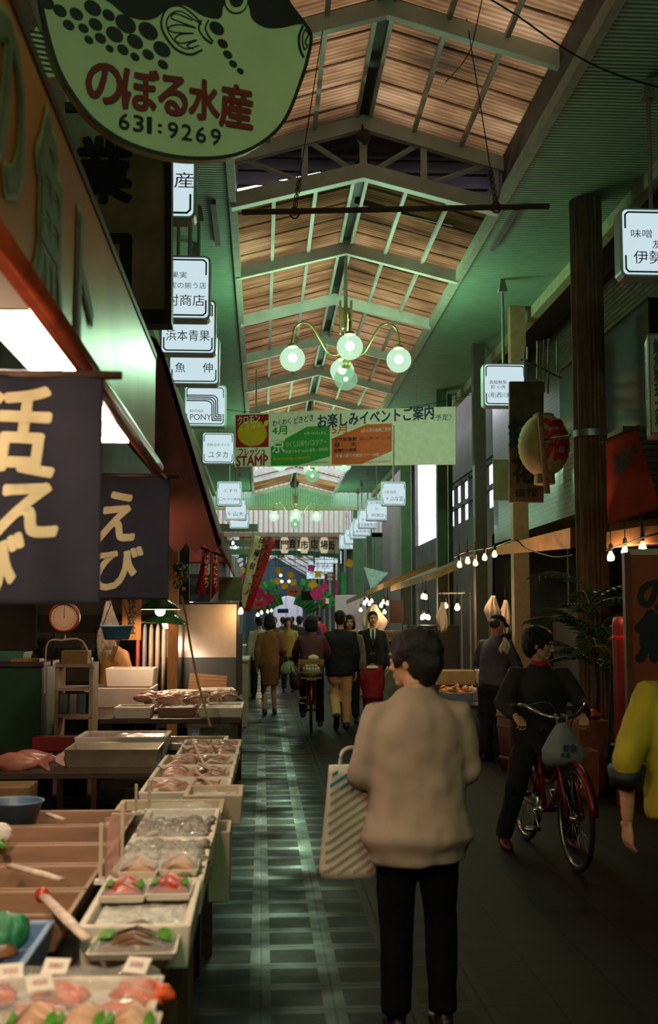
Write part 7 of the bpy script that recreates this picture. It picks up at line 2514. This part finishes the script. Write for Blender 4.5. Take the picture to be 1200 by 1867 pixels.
# ---- bicycles
def bicycle(label, loc, rz, frame_mat, rear_basket=False, bag=False):
    t = thing('bicycle', label, 'bicycle', loc, rz)
    TY = M('tyre', (18, 18, 18), .8)
    CH = M('chrome', (176, 172, 160), .22, metal=.95, var=.05)
    def wheel(y):
        b = MB()
        n = 30
        b.rings([[Vector((.017 * math.cos(2 * PI * j / 8), y + (.305 + .017 * math.sin(2 * PI * j / 8)) * math.cos(2 * PI * i / n), .322 + (.305 + .017 * math.sin(2 * PI * j / 8)) * math.sin(2 * PI * i / n))) for j in range(8)] for i in range(n + 1)], caps=False)
        w = b.obj('wheel', TY, t, True)
        b = MB()
        for i in range(18):
            a = 2 * PI * i / 18
            b.tube([(.02 * (1 if i % 2 else -1), y, .322), (0, y + .29 * math.cos(a), .322 + .29 * math.sin(a))], .0018, 4)
        b.rings([[Vector((.012 * math.cos(2 * PI * j / 6), y + (.287 + .008 * math.sin(2 * PI * j / 6)) * math.cos(2 * PI * i / n), .322 + (.287 + .008 * math.sin(2 * PI * j / 6)) * math.sin(2 * PI * i / n))) for j in range(6)] for i in range(n + 1)], caps=False)
        b.tube([(-.04, y, .322), (.04, y, .322)], .02, 10)
        b.obj('spokes_and_rim', CH, w, True)
    wheel(-.53)
    wheel(.53)
    b = MB()
    ht, hb_ = Vector((0, .33, .80)), Vector((0, .365, .66))
    bb, st = Vector((0, -.08, .28)), Vector((0, -.23, .72))
    b.tube([ht, hb_], .02, 10)
    b.tube(smooth_line([hb_, Vector((0, .22, .47)), Vector((0, .06, .33)), bb], 4), .019, 10)
    b.tube(smooth_line([ht - Vector((0, 0, .06)), Vector((0, .2, .56)), Vector((0, .0, .47)), Vector((0, -.15, .50))], 4), .015, 8)
    b.tube([bb, st], .017, 10)
    for sx in (-1, 1):
        b.tube([bb + Vector((sx * .02, 0, 0)), (sx * .06, -.53, .322)], .01, 8)
        b.tube([st + Vector((sx * .01, .02, -.06)), (sx * .06, -.53, .322)], .009, 8)
        b.tube([hb_ + Vector((sx * .045, .01, -.02)), (sx * .05, .53, .322)], .012, 8)
    b.tube([hb_ + Vector((-.05, .01, -.02)), hb_ + Vector((.05, .01, -.02))], .014, 8)
    b.obj('frame', frame_mat, t, True)
    for y in (-.53, .53):
        b = MB()
        rs = []
        for i in range(13):
            a = R(20 + 150 * i / 12) if y < 0 else R(10 + 120 * i / 12)
            rs.append([Vector((x, y + (.35 + z) * math.cos(a) * (-1 if y < 0 else 1) * (1), .322 + (.35 + z) * math.sin(a))) for x, z in ((-.03, -.01), (0, .006), (.03, -.01), (0, .0))])
        b.rings(rs)
        b.obj('mudguard', frame_mat, t, True)
    b = MB()
    b.tube([(0, .32, .78), (0, .30, .93)], .013, 8)
    b.tube(smooth_line([Vector(v) for v in ((-.23, .06, .985), (-.20, .16, .99), (-.12, .26, .94), (-.03, .30, .92), (.03, .30, .92), (.12, .26, .94), (.20, .16, .99), (.23, .06, .985))], 4), .0125, 10)
    b.obj('handlebar', CH, t, True)
    for sx in (-1, 1):
        MB().tube([(sx * .23, .09, .986), (sx * .238, -.03, .98)], .017, 10).obj('grip', BLACK, t, True)
        MB().tube(smooth_line([Vector((sx * .2, .15, .98)), Vector((sx * .1, .36, 1.02)), Vector((sx * .02, .40, .86)), Vector((0, .38, .7))], 4), .004, 5).obj('brake_cable', BLACK, t, True)
    b = MB()
    b.ell([((0, -.40, .80), .09, .03), ((0, -.32, .81), .10, .035), ((0, -.22, .80), .05, .03), ((0, -.12, .795), .02, .02)], 14)
    b.tube([(0, -.23, .7), (0, -.26, .8)], .013, 8)
    b.obj('saddle', BLACK, t, True)
    b = MB()
    b.lathe([(.02, -.06), (.045, -.03), (.055, .01), (.01, .025)], (0, .45, .70), 16, Matrix.Rotation(-PI / 2, 3, 'X'))
    b.obj('headlamp', CH, t, True)
    b = MB()
    b.tube([bb + Vector((-.08, 0, 0)), bb + Vector((.08, 0, 0))], .016, 8)
    for sx, yy, zz in ((1, .12, -.10), (-1, -.12, .10)):
        b.tube([bb + Vector((sx * .08, 0, 0)), bb + Vector((sx * .08, yy, zz))], .009, 6)
        b.box(bb + Vector((sx * .13, yy, zz)), (.1, .08, .025))
    b.lathe([(.085, -.003), (.09, .003)], bb + Vector((.05, 0, 0)), 24, Matrix.Rotation(PI / 2, 3, 'Y'))
    b.obj('pedal_crank', CH, t, True)
    b = MB()
    b.box((0, -.52, .735), (.13, .36, .012))
    for sx in (-1, 1):
        b.tube([(sx * .06, -.6, .73), (sx * .065, -.53, .33)], .006, 6)
    b.obj('carrier', CH, t)
    MB().box((0, -.72, .55), (.05, .03, .07)).obj('rear_reflector', M('reflector_red', (170, 24, 20), .3), t, bevel=.005)
    if rear_basket:
        b = MB()
        w, d, h = .17, .14, .24
        for z, kk in ((.75, .8), (.83, .87), (.91, .94), (.99, 1.0)):
            b.tube([(-w * kk, -.56 - d * kk, z), (w * kk, -.56 - d * kk, z), (w * kk, -.56 + d * kk, z), (-w * kk, -.56 + d * kk, z), (-w * kk, -.56 - d * kk, z)], .006 if z < .98 else .012, 5)
        for i in range(9):
            u = -1 + 2 * i / 8
            for s_ in (-1, 1):
                b.tube([(u * w * .8, -.56 + s_ * d * .8, .75), (u * w, -.56 + s_ * d, .99)], .004, 4)
        b.obj('rear_basket', M('basket_wire', (126, 112, 72), .45, metal=.4), t)
        MB().box((0, -.56 - .142, .975), (.34, .012, .07)).obj('basket_rim', WOOD, t)
    return t
REDP = M('red_bike_paint', (104, 10, 16), .3, var=.05)
by, bx = 16.2, PX(570, 16.2)
bicycle('red bicycle with a rear wire basket ridden away by the person in maroon', (bx, by + .5, 0), R(-2), REDP, True)
bsk = thing('plastic_bag', 'white plastic shopping in the rear basket of the red bicycle', 'bag', (bx - .02, by - .06, .80))
b = MB()
b.ball((0, 0, .06), (.13, .1, .09), 16, 10)
b.ball((.03, 0, .22), (.07, .06, .05), 12, 8)
link(baked(b, 'bag', .012, 2, .015, .05), 'bag_body', M('bag_white', (206, 196, 160), .4), bsk, True)
MAR = M('maroon_coat', (82, 44, 46), .85, var=.1)
person('person in a maroon top riding the red bicycle away from the viewer', (bx, by + .28, 0), R(-2), 1.58, lean=R(8), hipz=.93, arms={'L': ((-.25, .16, 1.16), (-.24, .38, 1.02)), 'R': ((.25, .16, 1.16), (.24, .38, 1.02))},
       top=dict(name='jacket', mat=MAR, hem=-.08, w=1.08), bottom=dict(kind='trousers', mat=DKTR), shoes=SHOE, hair='bob', hands=(.9, .9), palm={'L': (0, 0, -1), 'R': (0, 0, -1)},
       legs={'L': ((-.12, .26, .56), (-.13, .04, .28)), 'R': ((.12, .22, .50), (.13, .16, .13))})
mb_ = thing('handbag', 'dark maroon bag hanging left of the red bicycle', 'bag', (PX(541, 16.3), 16.3, PZ(1240, 16.3, 541)), 0, None, (0, R(-18), 0))
MB().ell([((0, 0, -.13), .07, .05), ((0, 0, -.1), .09, .06), ((0, 0, .06), .08, .05), ((0, 0, .12), .03, .02)], 14).obj('bag_body', M('maroon_bag', (60, 26, 26), .5), mb_, True)
MB().tube([(-.04, 0, .1), (0, 0, .3), (.04, 0, .1)], .008, 6).obj('strap', M('maroon_bag', (60, 26, 26), .5), mb_, True)

# cyclist coming towards the viewer
cx_, cy_ = PX(1032, 7.25), 7.25
bicycle('red bicycle facing the viewer with chrome handlebar and headlamp', (cx_, cy_ + .53, 0), PI + R(4), REDP)
GRC = M('dark_grey_jacket', (40, 37, 34), .85, var=.15, scale=5)
person('woman in a dark grey jacket and red scarf astride a red bicycle, head turned aside', (cx_ + .0, cy_ + .80, 0), PI + R(2), 1.53, lean=R(9), hipz=.86, head=(R(58), R(-10)), near=True,
       arms={'L': ((-.30, .14, 1.10), (-.255, .33, 1.01)), 'R': ((.30, .14, 1.10), (.255, .33, 1.01))}, hands=(1.1, 1.1), palm={'L': (0, 0, -1), 'R': (0, 0, -1)},
       top=dict(name='jacket', mat=GRC, hem=-.14, w=1.2, loose=1.15, collar=M('red_scarf', (170, 24, 24), .8)), bottom=dict(kind='trousers', mat=M('dark_trousers', (18, 17, 18), .85), w=1.1),
       shoes=M('red_brown_shoe', (84, 34, 28), .5), hair='full', fat=1.06, legs={'L': ((-.20, .10, .48), (-.25, -.02, .085)), 'R': ((.20, .10, .48), (.27, -.04, .085))})
gb_ = thing('shopping_bag', 'grey plastic bag with blue printing hung on the bicycle handlebar', 'bag', (cx_ - .01, cy_ + .10, .90))
rs = []
for i in range(14):
    v = i / 13
    wd = .03 + .11 * min(1, v * 1.6) ** .9 - (.03 * max(0, v - .85) / .15)
    rs.append([Vector((wd * math.cos(a) * (1 + .05 * math.sin(5 * a + v * 3)), .055 * min(1, .3 + v) * math.sin(a) * (1 - (.6 * max(0, v - .85) / .15)), -.27 * v)) for a in [2 * PI * q / 24 for q in range(24)]])
MB().rings(rs).obj('bag_body', M('grey_bag', (118, 118, 116), .45, var=.1, bump=.25, bscale=30), gb_, True)
b = MB()
for sx in (-1, 1):
    b.tube([(sx * .03, 0, -.01), (sx * .035, .01, .04), (sx * .02, .1, .045)], .008, 6)
b.obj('handle', M('grey_bag', (118, 118, 116), .45), gb_, True)
write('鮮魚', M('print_blue', (44, 48, 78), .6), gb_, (.03, -.15), .085, .05, y=-.064, bold=.03)
write('市場', M('print_blue', (44, 48, 78), .6), gb_, (.0, -.195), .06, .03, y=-.064, bold=.03)

# 8 capped vendor
OV = M('dark_overall', (24, 24, 30), .8)
person('vendor in a dark cap, greyish shirt and dark overalls looking down at the fish boxes', (PX(898, 12.9), 12.9, 0), R(-38), 1.62, lean=R(10), head=(R(-16), R(-26)),
       arms={'L': ((-.27, .14, 1.12), (-.10, .33, .98)), 'R': ((.25, .14, 1.08), (.13, .36, .96))}, top=dict(name='shirt', mat=M('grey_shirt', (84, 78, 92), .8), hem=-.05, sleeve=.62, w=1.05),
       bottom=dict(kind='trousers', mat=OV, w=1.2), shoes=M('rubber_boot', (20, 20, 20), .4), hair='cap')
# 9 person in the yellow jacket at the right edge
YJ = M('mustard_jacket', (160, 142, 20), .75, var=.1, scale=5)
yp = person('person in a mustard yellow jacket cut off by the right edge of the frame', (PX(1266, 4.7), 4.7, 0), R(14), 1.58, lean=R(6), near=True, fat=1.22,
            arms={'L': ((-.355, .0, 1.07), (-.315, .07, .80))}, top=dict(name='jacket', mat=YJ, hem=-.08, sleeve=.60, w=1.22, loose=1.2, wr=.014), bottom=dict(kind='trousers', mat=M('dark_trousers', (18, 17, 18), .85), w=1.15), shoes=SHOE, hair='full', hands=(.35, .5))
ky = 1.58 / 1.7
b = MB()
e_, w_ = Vector((-.355, 0, 1.07)) * ky, Vector((-.315, .07, .80)) * ky
b.tube([e_ + (w_ - e_) * .12, e_ + (w_ - e_) * .38], [.076, .066], 18)
b.obj('dark_cuff', BLACK, yp, True)
# 10 vendor behind the basin
person('vendor in a yellowish brown sweater stooping behind the blue basin', (PX(232, 11.9), 11.9, 0), R(60), 1.55, lean=R(22), head=(0, R(-30)), top=dict(name='sweater', mat=M('ochre_sweater', (128, 84, 26), .85, var=.12), hem=-.1, w=1.1), bottom=dict(kind='trousers', mat=DKTR), shoes=SHOE, hair='short')
